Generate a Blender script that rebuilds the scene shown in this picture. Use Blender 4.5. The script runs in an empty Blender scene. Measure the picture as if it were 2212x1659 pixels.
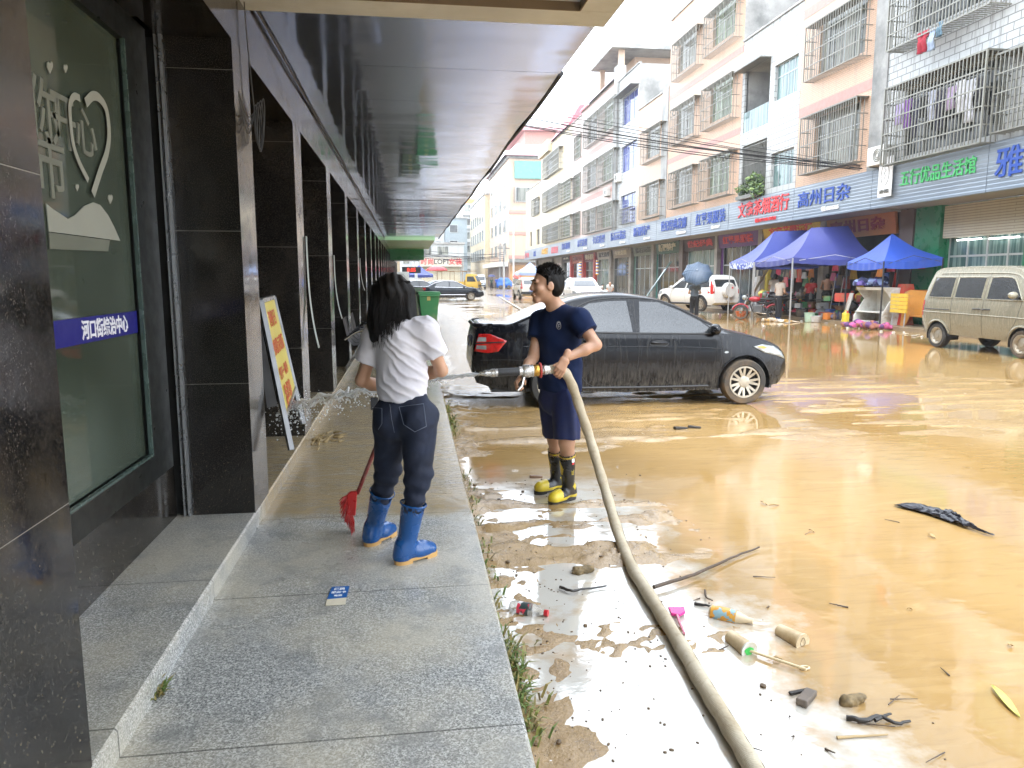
import bpy, math, random
import numpy as np
from mathutils import Vector, Matrix
from mathutils.bvhtree import BVHTree
from mathutils.geometry import delaunay_2d_cdt
S = bpy.context.scene
COL = S.collection
R = math.radians
PI = math.pi
random.seed(7)
rng = np.random.default_rng(7)

# ---------------------------------------------------------------- camera, sky, sun, exposure
CAMH = 1.66
PITCH, YAW = R(8.163), R(7.959)
cd = bpy.data.cameras.new('camera')
cd.sensor_width = 36; cd.lens = 36 * 1600 / 2212; cd.clip_start = .05; cd.clip_end = 3000
cam = bpy.data.objects.new('camera', cd); COL.objects.link(cam)
cam.location = (0, 0, CAMH); cam.rotation_euler = (R(90) - PITCH, 0, -YAW)
S.camera = cam
W = bpy.data.worlds.new("World"); S.world = W; W.use_nodes = True
wn, wl = W.node_tree.nodes, W.node_tree.links
bg = wn['Background']
sky = wn.new('ShaderNodeTexSky'); sky.sky_type = 'NISHITA'; sky.sun_disc = False
SUN_EL, SUN_AZ = R(62), R(200)
sky.sun_elevation = SUN_EL; sky.sun_rotation = SUN_AZ
sky.air_density = 1.0; sky.dust_density = 1.5; sky.ozone_density = 1.0
hs = wn.new('ShaderNodeHueSaturation'); hs.inputs['Saturation'].default_value = .22; hs.inputs['Value'].default_value = 1.0
tcw = wn.new('ShaderNodeTexCoord'); nzw = wn.new('ShaderNodeTexNoise')
nzw.inputs['Scale'].default_value = 2.2; nzw.inputs['Detail'].default_value = 6
rmw = wn.new('ShaderNodeMapRange'); rmw.inputs[1].default_value = .35; rmw.inputs[2].default_value = .7
rmw.inputs[3].default_value = .85; rmw.inputs[4].default_value = 1.25
mxw = wn.new('ShaderNodeMix'); mxw.data_type = 'RGBA'; mxw.blend_type = 'MULTIPLY'; mxw.inputs[0].default_value = 1
wl.new(tcw.outputs['Generated'], nzw.inputs['Vector']); wl.new(nzw.outputs[0], rmw.inputs[0])
ovc = wn.new('ShaderNodeMix'); ovc.data_type = 'RGBA'; ovc.inputs[0].default_value = .6; ovc.inputs[7].default_value = (13.2, 14.5, 16.2, 1)   # even cloud deck
wl.new(sky.outputs[0], hs.inputs['Color']); wl.new(hs.outputs[0], ovc.inputs[6]); wl.new(ovc.outputs[2], mxw.inputs[6]); wl.new(rmw.outputs[0], mxw.inputs[7])
wl.new(mxw.outputs[2], bg.inputs['Color']); bg.inputs['Strength'].default_value = .15
sd = bpy.data.lights.new('sun', 'SUN'); sd.energy = 1.0; sd.angle = R(14); sd.color = (1, .97, .93)
sun = bpy.data.objects.new('sun', sd); COL.objects.link(sun)
# nishita: sun_rotation measured clockwise from +Y
sdir = Vector((math.sin(SUN_AZ) * math.cos(SUN_EL), math.cos(SUN_AZ) * math.cos(SUN_EL), math.sin(SUN_EL)))
sun.rotation_euler = sdir.to_track_quat('Z', 'Y').to_euler(); sun.location = (0, 0, 40)
S.view_settings.view_transform = 'Standard'; S.view_settings.look = 'None'
S.view_settings.exposure = 1.58; S.view_settings.gamma = 1
S.render.engine = 'CYCLES'
S.cycles.use_denoising = True
S.cycles.max_bounces = 8; S.cycles.transparent_max_bounces = 12; S.cycles.caustics_reflective = False; S.cycles.caustics_refractive = False

# ---------------------------------------------------------------- helpers
FW = Vector((math.sin(YAW) * math.cos(PITCH), math.cos(YAW) * math.cos(PITCH), -math.sin(PITCH)))
RT = Vector((math.cos(YAW), -math.sin(YAW), 0)); UP = RT.cross(FW)
def ray(x, y): return FW + RT * ((x - 1106) / 1600) - UP * ((y - 829.5) / 1600)
def pz(x, y, z=0.):                       # measured photo point -> world point on a level
    d = ray(x, y); return Vector((0, 0, CAMH)) + d * ((z - CAMH) / d.z)
def py(x, y, Y):
    d = ray(x, y); return Vector((0, 0, CAMH)) + d * (Y / d.y)
def px(x, y, X):
    d = ray(x, y); return Vector((0, 0, CAMH)) + d * (X / d.x)

def lin(h):
    h = h.lstrip('#'); o = []
    for i in (0, 2, 4):
        c = int(h[i:i + 2], 16) / 255
        o.append(c / 12.92 if c <= .04045 else ((c + .055) / 1.055) ** 2.4)
    return tuple(o)
def col(c): return (lin(c) if isinstance(c, str) else tuple(c)) + (1,)

MATS = {}
class NT:
    def __init__(s, name):
        s.m = bpy.data.materials.new(name); s.m.use_nodes = True
        s.n, s.l = s.m.node_tree.nodes, s.m.node_tree.links
        s.b = s.n['Principled BSDF']; MATS[name] = s.m
    def node(s, t, ins=None, **at):
        n = s.n.new('ShaderNode' + t)
        for k, v in at.items(): setattr(n, k, v)
        for k, v in (ins or {}).items(): s.put(n.inputs[k], v)
        return n
    def put(s, sock, v):
        if hasattr(v, 'is_output') or isinstance(v, bpy.types.NodeSocket): s.l.new(v, sock)
        elif isinstance(v, (tuple, list)) and sock.type == 'RGBA' and len(v) == 3: sock.default_value = tuple(v) + (1,)
        elif sock.type == 'RGBA' and isinstance(v, (int, float)): sock.default_value = (v, v, v, 1)
        else: sock.default_value = v
    def pos(s, scale=(1, 1, 1), kind='Object', loc=(0, 0, 0), rot=(0, 0, 0)):
        tc = s.node('NewGeometry').outputs['Position'] if kind == 'World' else s.node('TexCoord').outputs[kind]
        return s.node('Mapping', {'Vector': tc, 'Scale': scale, 'Location': loc, 'Rotation': rot}).outputs[0]
    def noise(s, vec, scale, detail=4, rough=.5, dist=0):
        return s.node('TexNoise', {'Vector': vec, 'Scale': scale, 'Detail': detail, 'Roughness': rough, 'Distortion': dist}).outputs[0]
    def rng(s, v, a, b, c=0., d=1.):
        return s.node('MapRange', {0: v, 1: a, 2: b, 3: c, 4: d}).outputs[0]
    def mix(s, f, a, b, blend='MIX'):
        n = s.node('Mix', data_type='RGBA', blend_type=blend)
        s.put(n.inputs[0], f); s.put(n.inputs[6], a); s.put(n.inputs[7], b); return n.outputs[2]
    def math(s, op, a, b=0.):
        n = s.node('Math', operation=op); s.put(n.inputs[0], a); s.put(n.inputs[1], b); return n.outputs[0]
    def bump(s, h, strength=.3, dist=.01, prev=None):
        n = s.node('Bump', {'Height': h, 'Strength': strength, 'Distance': dist})
        if prev: s.l.new(prev, n.inputs['Normal'])
        return n.outputs[0]
    def set(s, **k):
        for a, v in k.items(): s.put(s.b.inputs[a.replace('_', ' ')], v)
        return s.m

def mat(name, c, rough=.5, metal=0., var=.12, vs=6., bump=0., bs=40., dirt=None, dz=None, **k):
    """plain surface with a noise mottle, optional fine bump and optional dirt stains of a shape of their own"""
    if name in MATS: return MATS[name]
    t = NT(name); c = col(c)[:3]; v = t.pos()
    base = c
    if var:
        n = t.noise(v, vs, 6, .6)
        base = t.mix(t.rng(n, .3, .7), tuple(x * (1 - var) for x in c), tuple(min(1, x * (1 + var)) for x in c))
    if dirt:
        n2 = t.noise(v, vs * .45, 8, .65)
        base = t.mix(t.rng(n2, .48, .68, 0, .8), base, dirt)
    t.set(Base_Color=base, Roughness=rough, Metallic=metal)
    if var: t.put(t.b.inputs['Roughness'], t.rng(t.noise(v, vs * 2, 4), .3, .7, max(0, rough - .08), min(1, rough + .1)))
    if bump: t.put(t.b.inputs['Normal'], t.bump(t.noise(v, bs, 5), bump, .01))
    for a, x in k.items(): t.put(t.b.inputs[a.replace('_', ' ')], x)
    return t.m

class MB:
    def __init__(s): s.v, s.f, s.mi, s.T, s.cur = [], [], [], Matrix(), 0
    def add(s, vs, fs):
        o = len(s.v); s.v += [s.T @ Vector(p) for p in vs]
        s.f += [[i + o for i in f] for f in fs]; s.mi += [s.cur] * len(fs); return s
    def box(s, x0, x1, y0, y1, z0, z1):
        return s.add([(x, y, z) for z in (z0, z1) for y in (y0, y1) for x in (x0, x1)],
                     [(0, 2, 3, 1), (4, 5, 7, 6), (0, 1, 5, 4), (2, 6, 7, 3), (0, 4, 6, 2), (1, 3, 7, 5)])
    def cbox(s, c, d, M=None):
        old = s.T; s.T = old @ Matrix.Translation(c) @ (M or Matrix())
        s.box(-d[0] / 2, d[0] / 2, -d[1] / 2, d[1] / 2, -d[2] / 2, d[2] / 2); s.T = old; return s
    def poly(s, pts): return s.add(pts, [list(range(len(pts)))])
    def prism(s, pts, h):                  # pts: 3d loop, h: 3d offset
        n = len(pts); h = Vector(h); q = [Vector(p) + h for p in pts]
        return s.add(list(pts) + q, [list(range(n))[::-1], list(range(n, 2 * n))] + [(i, (i + 1) % n, n + (i + 1) % n, n + i) for i in range(n)])
    def tube(s, pts, r, n=8, cap=True):
        pts = [Vector(p) for p in pts]; rs = r if isinstance(r, (list, tuple)) else [r] * len(pts)
        vs, fs = [], []; t0 = (pts[1] - pts[0]).normalized()
        a = t0.orthogonal().normalized()
        for i, p in enumerate(pts):
            t = (pts[min(i + 1, len(pts) - 1)] - pts[max(i - 1, 0)])
            t = t.normalized() if t.length > 1e-9 else t0
            a = (a - t * a.dot(t)); a = a.normalized() if a.length > 1e-6 else t.orthogonal().normalized(); b = t.cross(a)
            for k in range(n):
                th = 2 * PI * k / n; vs.append(p + (a * math.cos(th) + b * math.sin(th)) * rs[i])
        for i in range(len(pts) - 1):
            for k in range(n):
                fs.append((i * n + k, i * n + (k + 1) % n, (i + 1) * n + (k + 1) % n, (i + 1) * n + k))
        if cap: fs += [list(range(n))[::-1], list(range(len(vs) - n, len(vs)))]
        return s.add(vs, fs)
    def bar(s, a, b, w, d=None):            # square bar
        a, b = Vector(a), Vector(b); t = (b - a); L = t.length
        M = Matrix.Translation((a + b) / 2) @ t.to_track_quat('Z', 'Y').to_matrix().to_4x4()
        old = s.T; s.T = old @ M; d = d or w; s.box(-w / 2, w / 2, -d / 2, d / 2, -L / 2, L / 2); s.T = old; return s
    def lathe(s, prof, M=None, n=24, cap=True):   # prof: (r, z)
        old = s.T; s.T = old @ (M or Matrix()); vs = []; fs = []
        for r, z in prof:
            for k in range(n): vs.append((r * math.cos(2 * PI * k / n), r * math.sin(2 * PI * k / n), z))
        for i in range(len(prof) - 1):
            for k in range(n): fs.append((i * n + k, i * n + (k + 1) % n, (i + 1) * n + (k + 1) % n, (i + 1) * n + k))
        if cap: fs += [list(range(n))[::-1], list(range(len(vs) - n, len(vs)))]
        s.add(vs, fs); s.T = old; return s
    def grid(s, P):                         # P[i][j] of points
        ni, nj = len(P), len(P[0]); vs = [p for r in P for p in r]
        return s.add(vs, [(i * nj + j, i * nj + j + 1, (i + 1) * nj + j + 1, (i + 1) * nj + j) for i in range(ni - 1) for j in range(nj - 1)])
    def ball(s, c, r, n=10, M=None):
        rr = r if isinstance(r, (tuple, list)) else (r, r, r)
        old = s.T; s.T = old @ Matrix.Translation(c) @ (M or Matrix()) @ Matrix.Diagonal((*rr, 1))
        s.lathe([(max(1e-3, math.sin(PI * i / n)), -math.cos(PI * i / n)) for i in range(n + 1)], n=max(8, 2 * n)); s.T = old; return s
    def build(s, name, m, parent=None, smooth=None, bevel=0, local=False, kind=None, label=None):
        me = bpy.data.meshes.new(name)
        vs = s.v
        if parent is not None and not local:
            inv = WM[parent].inverted(); vs = [inv @ p for p in vs]
        me.from_pydata([tuple(p) for p in vs], [], s.f)
        for k in (m if isinstance(m, (list, tuple)) else [m]): me.materials.append(k)
        if isinstance(m, (list, tuple)): me.polygons.foreach_set('material_index', s.mi)
        me.validate()
        o = bpy.data.objects.new(name, me); COL.objects.link(o)
        if smooth is not None:
            me.polygons.foreach_set('use_smooth', [True] * len(me.polygons))
            me.set_sharp_from_angle(angle=R(smooth))
        if bevel:
            b = o.modifiers.new('bevel', 'BEVEL'); b.width = bevel; b.segments = 2; b.limit_method = 'ANGLE'; b.angle_limit = R(40)
        if parent is not None: o.parent = parent
        WM[o] = WM[parent] if parent is not None else Matrix()
        if kind: o['kind'] = kind
        if label: o['label'] = label
        me.update()
        return o
WM = {}
def thing(name, label, cat, loc=(0, 0, 0), rz=0, group=None):
    o = bpy.data.objects.new(name, None); COL.objects.link(o); o.empty_display_size = .1
    place(o, loc, rz); o['label'] = label; o['category'] = cat
    if group: o['group'] = group
    return o
def place(o, loc, rz=0, rx=0, ry=0):
    o.location = loc; o.rotation_euler = (rx, ry, rz)
    WM[o] = Matrix.Translation(Vector(loc)) @ o.rotation_euler.to_matrix().to_4x4()
def tag(o, label, cat, group=None):
    o['label'] = label; o['category'] = cat
    if group: o['group'] = group
    return o
def dup(o, loc, rz=0, label=None, keep=None):
    def cp(x, par):
        c = x.copy(); COL.objects.link(c); c.parent = par
        for ch in x.children: cp(ch, c)
        return c
    r = cp(o, None); place(r, loc, rz)
    if label: r['label'] = label
    return r
def text_mb(txt, size, M, extrude=.01, bold=0.0, align='CENTER', sx=1.):
    """lettering as a mesh: local x right, y up, z towards the reader"""
    c = bpy.data.curves.new('txt', 'FONT'); c.body = txt; c.size = size; c.extrude = extrude; c.offset = bold
    c.align_x = align; c.align_y = 'CENTER'; c.resolution_u = 2
    o = bpy.data.objects.new('txt', c); COL.objects.link(o)
    me = bpy.data.meshes.new_from_object(o.evaluated_get(bpy.context.evaluated_depsgraph_get()))
    mb = MB(); mb.T = M @ Matrix.Diagonal((sx, 1, 1, 1))
    mb.add([v.co.copy() for v in me.vertices], [list(p.vertices) for p in me.polygons])
    bpy.data.objects.remove(o); bpy.data.curves.remove(c); bpy.data.meshes.remove(me)
    return mb
def frame_m(o, right, up):                 # matrix with x=right, y=up, z=right x up
    r = Vector(right).normalized(); u = Vector(up).normalized(); n = r.cross(u)
    return Matrix(((r.x, u.x, n.x, o[0]), (r.y, u.y, n.y, o[1]), (r.z, u.z, n.z, o[2]), (0, 0, 0, 1)))
def vnoise(x, y, seed=0):                  # value noise, numpy
    def h(a, b): 
        v = np.sin(a * 127.1 + b * 311.7 + seed * 74.7) * 43758.5453; return v - np.floor(v)
    xi, yi = np.floor(x), np.floor(y); xf, yf = x - xi, y - yi
    u, v = xf * xf * (3 - 2 * xf), yf * yf * (3 - 2 * yf)
    return (h(xi, yi) * (1 - u) + h(xi + 1, yi) * u) * (1 - v) + (h(xi, yi + 1) * (1 - u) + h(xi + 1, yi + 1) * u) * v
def fbm(x, y, o=5, seed=0, g=.5):
    s, a, t = 0, 1, 0
    for i in range(o): s = s + a * vnoise(x * 2 ** i, y * 2 ** i, seed + i); t += a; a *= g
    return s / t
def ss(a, b, x): t = np.clip((x - a) / (b - a), 0, 1); return t * t * (3 - 2 * t)
def spline(pts, n=8):                      # Catmull-Rom
    P = [Vector(p) for p in pts]; P = [P[0] * 2 - P[1]] + P + [P[-1] * 2 - P[-2]]; o = []
    for i in range(1, len(P) - 2):
        for k in range(n):
            t = k / n; a, b, c, d = P[i - 1:i + 3]
            o.append(.5 * ((2 * b) + (c - a) * t + (2 * a - 5 * b + 4 * c - d) * t * t + (3 * b - a - 3 * c + d) * t ** 3))
    return o + [P[-2]]
# ---------------------------------------------------------------- setting: road, mud, water, pavement
def m_mud():
    t = NT('wet_mud'); v = t.pos(kind='World')
    n1 = t.noise(v, 1.3, 6, .6); n2 = t.noise(v, 14, 6, .65)
    c = t.mix(t.rng(n1, .3, .7), (.25, .155, .06), (.34, .225, .095))
    c = t.mix(t.rng(n2, .55, .75, 0, .6), c, (.085, .05, .022))
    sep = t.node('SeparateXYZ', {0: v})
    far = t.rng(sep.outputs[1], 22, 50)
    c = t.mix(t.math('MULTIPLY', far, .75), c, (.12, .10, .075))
    b = t.bump(t.noise(v, 48, 6, .65), .9, .008); b = t.bump(t.noise(v, 9, 4), .35, .02, b)
    return t.set(Base_Color=c, Roughness=t.rng(n2, .3, .7, .06, .3), IOR=1.8, Normal=b)
def m_water():
    t = NT('muddy_water'); v = t.pos(kind='World')
    n1 = t.noise(v, .45, 5, .55, .6); n2 = t.noise(t.pos((1, 2.6, 1), 'World'), 2.2, 6, .6, 1.2)
    c = t.mix(t.rng(n1, .35, .65), (.305, .19, .070), (.365, .235, .095))
    c = t.mix(t.rng(n2, .55, .72, 0, .5), c, (.42, .29, .135))
    st3 = t.noise(t.pos((1.2, 7, 1), 'World'), 2.1, 7, .7, .8); c = t.mix(t.rng(st3, .5, .68, 0, .4), c, (.20, .12, .045))
    gx = t.node('SeparateXYZ', {0: v}); wob = t.math('MULTIPLY', t.math('SUBTRACT', t.noise(v, 1.7, 6, .65), .5), 1.5)
    slab = t.math('MULTIPLY', t.rng(t.math('ADD', gx.outputs[0], wob), 1.75, 1.45), t.rng(t.math('ADD', gx.outputs[1], wob), 6.4, 5.2))   # wet gutter slabs, paled further with painted-in white sky reflection
    c = t.mix(t.math('MULTIPLY', slab, t.rng(t.noise(v, 3.1, 5, .6), .36, .5, .35, .95)), c, (.50, .48, .43))
    # rain rings
    vo = t.node('TexVoronoi', {'Vector': v, 'Scale': 1.5, 'Randomness': 1}); d = vo.outputs['Distance']
    ringsz = t.rng(t.node('SeparateColor', {0: vo.outputs['Color']}).outputs[0], 0, 1, .02, .13)
    ring = t.math('MULTIPLY', t.math('SINE', t.math('MULTIPLY', d, 330)), t.math('LESS_THAN', d, ringsz))
    b = t.bump(ring, .12, .002)
    b = t.bump(t.noise(t.pos((1, 1.8, 1), 'World'), 5, 3, .5, .4), .05, .02, b)
    b = t.bump(t.noise(t.pos((1, 1.4, 1), 'World'), 34, 4, .55), t.rng(n1, .45, .62, .02, .13), .006, b)
    churn = t.math('MULTIPLY', t.rng(gx.outputs[0], 3.2, 2.2), t.rng(gx.outputs[1], 6.8, 8.2))
    b = t.bump(t.noise(t.pos((1, 2.2, 1), 'World'), 11, 6, .65), t.math('MULTIPLY', churn, .8), .02, b)
    t.set(Base_Color=c, Roughness=.025, IOR=1.95, Normal=b)
    return t.m
def m_granite():
    t = NT('grey_granite'); v = t.pos(kind='World')
    s1 = t.noise(v, 170, 2, .5); s2 = t.noise(v, 85, 3, .6); big = t.noise(v, 1.6, 5, .55); mid = t.noise(v, 5, 5, .6)
    c = t.mix(t.rng(s1, .36, .62), (.12, .125, .125), (.60, .60, .57))
    c = t.mix(t.rng(s2, .5, .62, 0, .65), c, (.10, .11, .11))
    c = t.mix(t.rng(big, .4, .62, 0, .55), c, (.50, .45, .34))
    c = t.mix(t.rng(mid, .52, .7, 0, .6), c, (.18, .185, .18))
    sep = t.node('SeparateXYZ', {0: v}); y = sep.outputs[1]; x = sep.outputs[0]
    # slab joints
    fy = t.math('ABSOLUTE', t.math('SUBTRACT', t.math('FRACT', t.math('DIVIDE', t.math('SUBTRACT', y, 2.36 - .6), 1.2)), .5))
    joint = t.math('LESS_THAN', fy, .0035)
    c = t.mix(t.math('MULTIPLY', joint, .6), c, (.02, .02, .018))
    # flood film of thin brown water
    edge = t.math('ADD', y, t.math('MULTIPLY', t.math('SUBTRACT', t.noise(v, 2.4, 6, .6), .5), .55))
    film = t.math('MULTIPLY', t.rng(edge, 4.68, 4.86), t.rng(y, 13, 26, 1, .55))
    streak = t.noise(t.pos((1.2, 3.5, 1), 'World'), 2.6, 6, .65, 1.6)
    film = t.math('MULTIPLY', film, t.rng(streak, .3, .55, .35, .9))
    c = t.mix(film, c, t.mix(t.rng(streak, .35, .65), (.27, .19, .085), (.37, .28, .15)))
    wet = t.rng(t.noise(v, 1.1, 5, .6), .4, .62, .36, .14)
    ro = t.mix(t.rng(edge, 4.68, 4.86), wet, .06)
    b = t.bump(s1, .08, .002)
    wv = t.noise(t.pos((1.5, 2.6, 1), 'World'), 9, 6, .6, 1.2)
    b = t.bump(t.math('MULTIPLY', wv, t.rng(edge, 4.68, 5.2)), .35, .012, b)
    return t.set(Base_Color=c, Roughness=ro, Normal=b, IOR=1.5)
def m_black_granite():
    t = NT('polished_black_granite'); v = t.pos(kind='World')
    s = t.noise(v, 210, 2); c = t.mix(t.rng(s, .5, .7), (.005, .005, .005), (.06, .05, .04))
    c = t.mix(t.rng(t.noise(v, 2.2, 6, .6), .48, .7, 0, .4), c, (.06, .05, .04))
    z = t.node('SeparateXYZ', {0: v}).outputs[2]
    f = t.math('ABSOLUTE', t.math('SUBTRACT', t.math('FRACT', t.math('DIVIDE', t.math('SUBTRACT', z, 1.03 - .45), .9)), .5))
    c = t.mix(t.math('LESS_THAN', f, .0016), c, (.16, .15, .13))
    b = t.bump(t.noise(v, 1.1, 3), .06, .03)
    # splashed mud on the lower part
    sp = t.math('MULTIPLY', t.rng(z, .2, 1.2, 1, 0), t.rng(t.noise(v, 60, 4, .7), .6, .72))
    c = t.mix(t.math('MULTIPLY', sp, .7), c, (.3, .24, .15))
    ro = t.rng(t.noise(v, 5, 8, .7), .35, .7, .05, .26)
    return t.set(Base_Color=c, Roughness=ro, Normal=b, IOR=1.56)
def m_soffit(name, c, metal=.55, rough=.13):
    t = NT(name); v = t.pos(kind='World'); y = t.node('SeparateXYZ', {0: v}).outputs[1]
    f = t.math('ABSOLUTE', t.math('SUBTRACT', t.math('FRACT', t.math('DIVIDE', t.math('SUBTRACT', y, 6.55 - .6), 1.2)), .5))
    cc = t.mix(t.rng(t.noise(v, .8, 5), .3, .7, 0, .5), c, tuple(x * 1.25 for x in c))
    cc = t.mix(t.math('LESS_THAN', f, .0025), cc, (.01, .01, .012))
    wob = t.noise(t.pos((.5, 1.0, 1), 'World'), 1.3, 2, .4)
    b = t.bump(wob, .22, .06)
    b = t.bump(t.math('SINE', t.math('MULTIPLY', y, 2 * PI / 1.2)), .02, .02, b)
    return t.set(Base_Color=cc, Roughness=t.rng(t.noise(v, .5, 3), .35, .65, rough * .7, rough * 1.5), Metallic=metal, Normal=b)
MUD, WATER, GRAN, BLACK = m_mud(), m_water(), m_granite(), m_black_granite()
CONC = mat('stained_concrete', (.34, .335, .32), .8, vs=1.2, var=.2, dirt=(.12, .125, .12))

def kerb_x(y): return .375 + .008 * (y - 2) if y < 14 else .47
def mud_h(X, Y):
    n = fbm(X * 2.2, Y * 2.2, 5, 3); nf = fbm(X * 11, Y * 11, 4, 9); rid = fbm(X * .9, Y * 4.2, 5, 5)
    h = -.022 + .018 * (n - .5) * 2
    k = X - (.375 + .008 * (Y - 2))
    near = 1 - ss(5, 8, Y)
    # heap along the kerb
    h = h + ss(.55, .1, k) * (.022 + .03 * (nf - .45))
    # scattered mud crusts in the shallow strip
    m = ss(.25, .6, k) * ss(2.4, 1.2, k) * near
    big = ss(.42, .62, fbm(X * 1.5, Y * 1.9, 3, 41)); rg = 1 - np.abs(fbm(X * 5.2, Y * 8.5, 5, 21) - .5) * 9
    h = h + m * big * (.030 * np.clip(rg, 0, 1) + .020 * (nf - .5)) * ss(2.2, 2.9, Y)
    m2 = ss(3.6, 4.4, Y) * ss(6.0, 5.0, Y) * ss(2.4, 1.2, X)
    h = h + m2 * (.034 * ss(.45, .62, rid) + .012 * (nf - .5))
    # churned ridges before and round the car
    m3 = ss(6.3, 7.4, Y) * ss(13.5, 10.5, Y) * ss(11.5, 9, X)
    h = h + m3 * (.034 * ss(.41, .57, rid) + .030 * (fbm(X * 1.1, Y * 12, 4, 17) - .5) + .014 * (nf - .5))
    tr = np.exp(-((Y - 7.9 - .03 * X) / .16) ** 2) + np.exp(-((Y - 8.5 - .02 * X) / .12) ** 2)
    h = h + ss(2, 3, X) * ss(10, 8, X) * tr * (.02 * (rid - .3))
    m4 = ss(12, 16, Y) * ss(10, 5, X)
    h = h + m4 * (.06 * (fbm(X * .6, Y * 1.3, 5, 33) - .42))
    h = h + ss(30, 45, Y) * .02
    return h
xs = np.concatenate([[-120, -30, -6, -1, .2], np.arange(.33, 2.6, .022), np.arange(2.6, 6, .05), np.arange(6, 16, .16), np.arange(16, 30, 1.), np.geomspace(30, 500, 12)])
ys = np.concatenate([[-30, -8, -2, .6], np.arange(1.2, 6.2, .028), np.arange(6.2, 10.5, .04), np.arange(10.5, 16, .09), np.arange(16, 60, .5), np.geomspace(60, 900, 18)])
XX, YY = np.meshgrid(xs, ys); ZZ = mud_h(XX, YY)
ny, nx = XX.shape
me = bpy.data.meshes.new('road'); idx = np.arange(ny * nx).reshape(ny, nx)
q = np.stack([idx[:-1, :-1], idx[:-1, 1:], idx[1:, 1:], idx[1:, :-1]], -1).reshape(-1, 4)
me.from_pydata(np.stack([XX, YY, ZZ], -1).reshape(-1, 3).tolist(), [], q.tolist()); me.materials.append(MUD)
me.polygons.foreach_set('use_smooth', [True] * len(me.polygons))
road = bpy.data.objects.new('road', me); COL.objects.link(road); road['kind'] = 'structure'
wmb = MB(); wmb.poly([(.3, -20, 0), (40, -20, 0), (40, 75, 0), (.3, 75, 0)])
wmb.build('water', WATER, kind='structure')

# near pavement with its kerb
mb = MB(); Ys = [-6, 0, 2, 4.75, 8, 14, 30, 75]
for a, b in zip(Ys[:-1], Ys[1:]):
    xa, xb = kerb_x(a), kerb_x(b)
    mb.add([(-.985, a, .12), (xa - .012, a, .12), (xb - .012, b, .12), (-.985, b, .12), (xa, a, .108), (xb, b, .108), (xa, a, -.1), (xb, b, -.1)],
           [(0, 1, 2, 3), (1, 4, 5, 2), (4, 6, 7, 5)])
mb.build('pavement', GRAN, kind='structure')
m_line = mat('worn_white_paint', (.26, .24, .19), .5, vs=3, dirt=(.25, .17, .08))
mb = MB(); a, b = pz(1079, 641, .022), pz(1130, 671, .022)
mb.prism([a + Vector((-.1, 0, .01)), a + Vector((.1, 0, .01)), b + Vector((.08, 0, .01)), b + Vector((-.08, 0, .01))], (0, 0, .004))
mb.build('road_marking', m_line, kind='structure')

# ---------------------------------------------------------------- left arcade building
FX = -.96
alum = mat('brushed_aluminium', (.55, .56, .57), .3, metal=.9, var=.05)
bld = thing('arcade_building', 'dark office arcade of polished black granite piers with a glossy soffit over the pavement', 'building', (-2, 20, 0))
mb = MB()
piers = [(1.72, 2.18), (4.6, 5.05), (6.88, 7.34)] + [(9.55 + 2.75 * i, 10.02 + 2.75 * i) for i in range(24)]
for a, b in piers: 
    p = MB(); p.box(-1.37, FX, a, b, .2, 3.0); p.build('pier', BLACK, bld)
m = MB(); m.box(-1.5, FX, -4, 76, 3.0, 3.62); m.build('lintel', BLACK, bld)
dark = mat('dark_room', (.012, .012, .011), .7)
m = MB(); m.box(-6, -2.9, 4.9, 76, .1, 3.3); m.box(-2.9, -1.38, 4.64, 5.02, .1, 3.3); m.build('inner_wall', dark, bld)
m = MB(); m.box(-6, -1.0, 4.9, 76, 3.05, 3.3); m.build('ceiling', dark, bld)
# raised granite threshold with a bevelled front edge
m = MB(); EX = FX + .006
m.poly([(-1.8, -4, .222), (EX - .01, -4, .222), (EX - .01, 76, .222), (-1.8, 76, .222)])
m.poly([(EX - .01, -4, .222), (EX, -4, .212), (EX, 76, .212), (EX - .01, 76, .222)]); m.poly([(EX, -4, .212), (EX, -4, .1), (EX, 76, .1), (EX, 76, .212)])
m.build('threshold', GRAN, bld)
# soffit, its edge trim, the cream canopy
SOF = m_soffit('soffit_panel', (.24, .31, .52), .78, .08)
m = MB()
for i in range(40):
    y0 = 4.15 + 1.2 * i
    if y0 > 32: break
    m.box(FX, 1.33 + .004 * i, max(y0, 5.06) + .003, y0 + 1.197, 3.40, 3.44)
m.build('soffit', SOF, bld)
m = MB(); m.tube([(1.35 + .0033 * i + .015 * math.sin(i * 1.7), 6.6 + 1.2 * i, 3.41 + .01 * math.sin(i * 2.3)) for i in range(24)], .026, 6)
m.build('edge_trim', mat('black_rubber', (.015, .015, .017), .6), bld)
cream = mat('cream_painted_board', (.60, .63, .68), .6, vs=2, dirt=(.40, .41, .40))
m = MB(); m.box(FX, 1.32, 4.78, 5.05, 3.30, 3.52); m.box(1.10, 1.32, -4, 4.775, 3.30, 3.52); m.build('canopy_frame', cream, bld)
m = MB(); m.box(FX, 1.095, -4, 4.775, 3.35, 3.5); m.build('canopy_panel', mat('cream_panel', (.60, .63, .68), .6, vs=2), bld)
m = MB(); m.box(1.09, 1.097, -4, 4.77, 3.296, 3.35); m.box(FX, 1.09, 4.768, 4.775, 3.296, 3.35); m.build('canopy_reveal', mat('brown_trim', (.16, .12, .08), .6), bld)
m = MB(); m.box(FX - 4, FX, -4, 76, 3.66, 9.5); m.build('upper_wall', CONC, bld)
m = MB(); m.box(-4, FX, -4, 1.715, .1, 3.0); m.build('side_wall', BLACK, bld)
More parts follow.
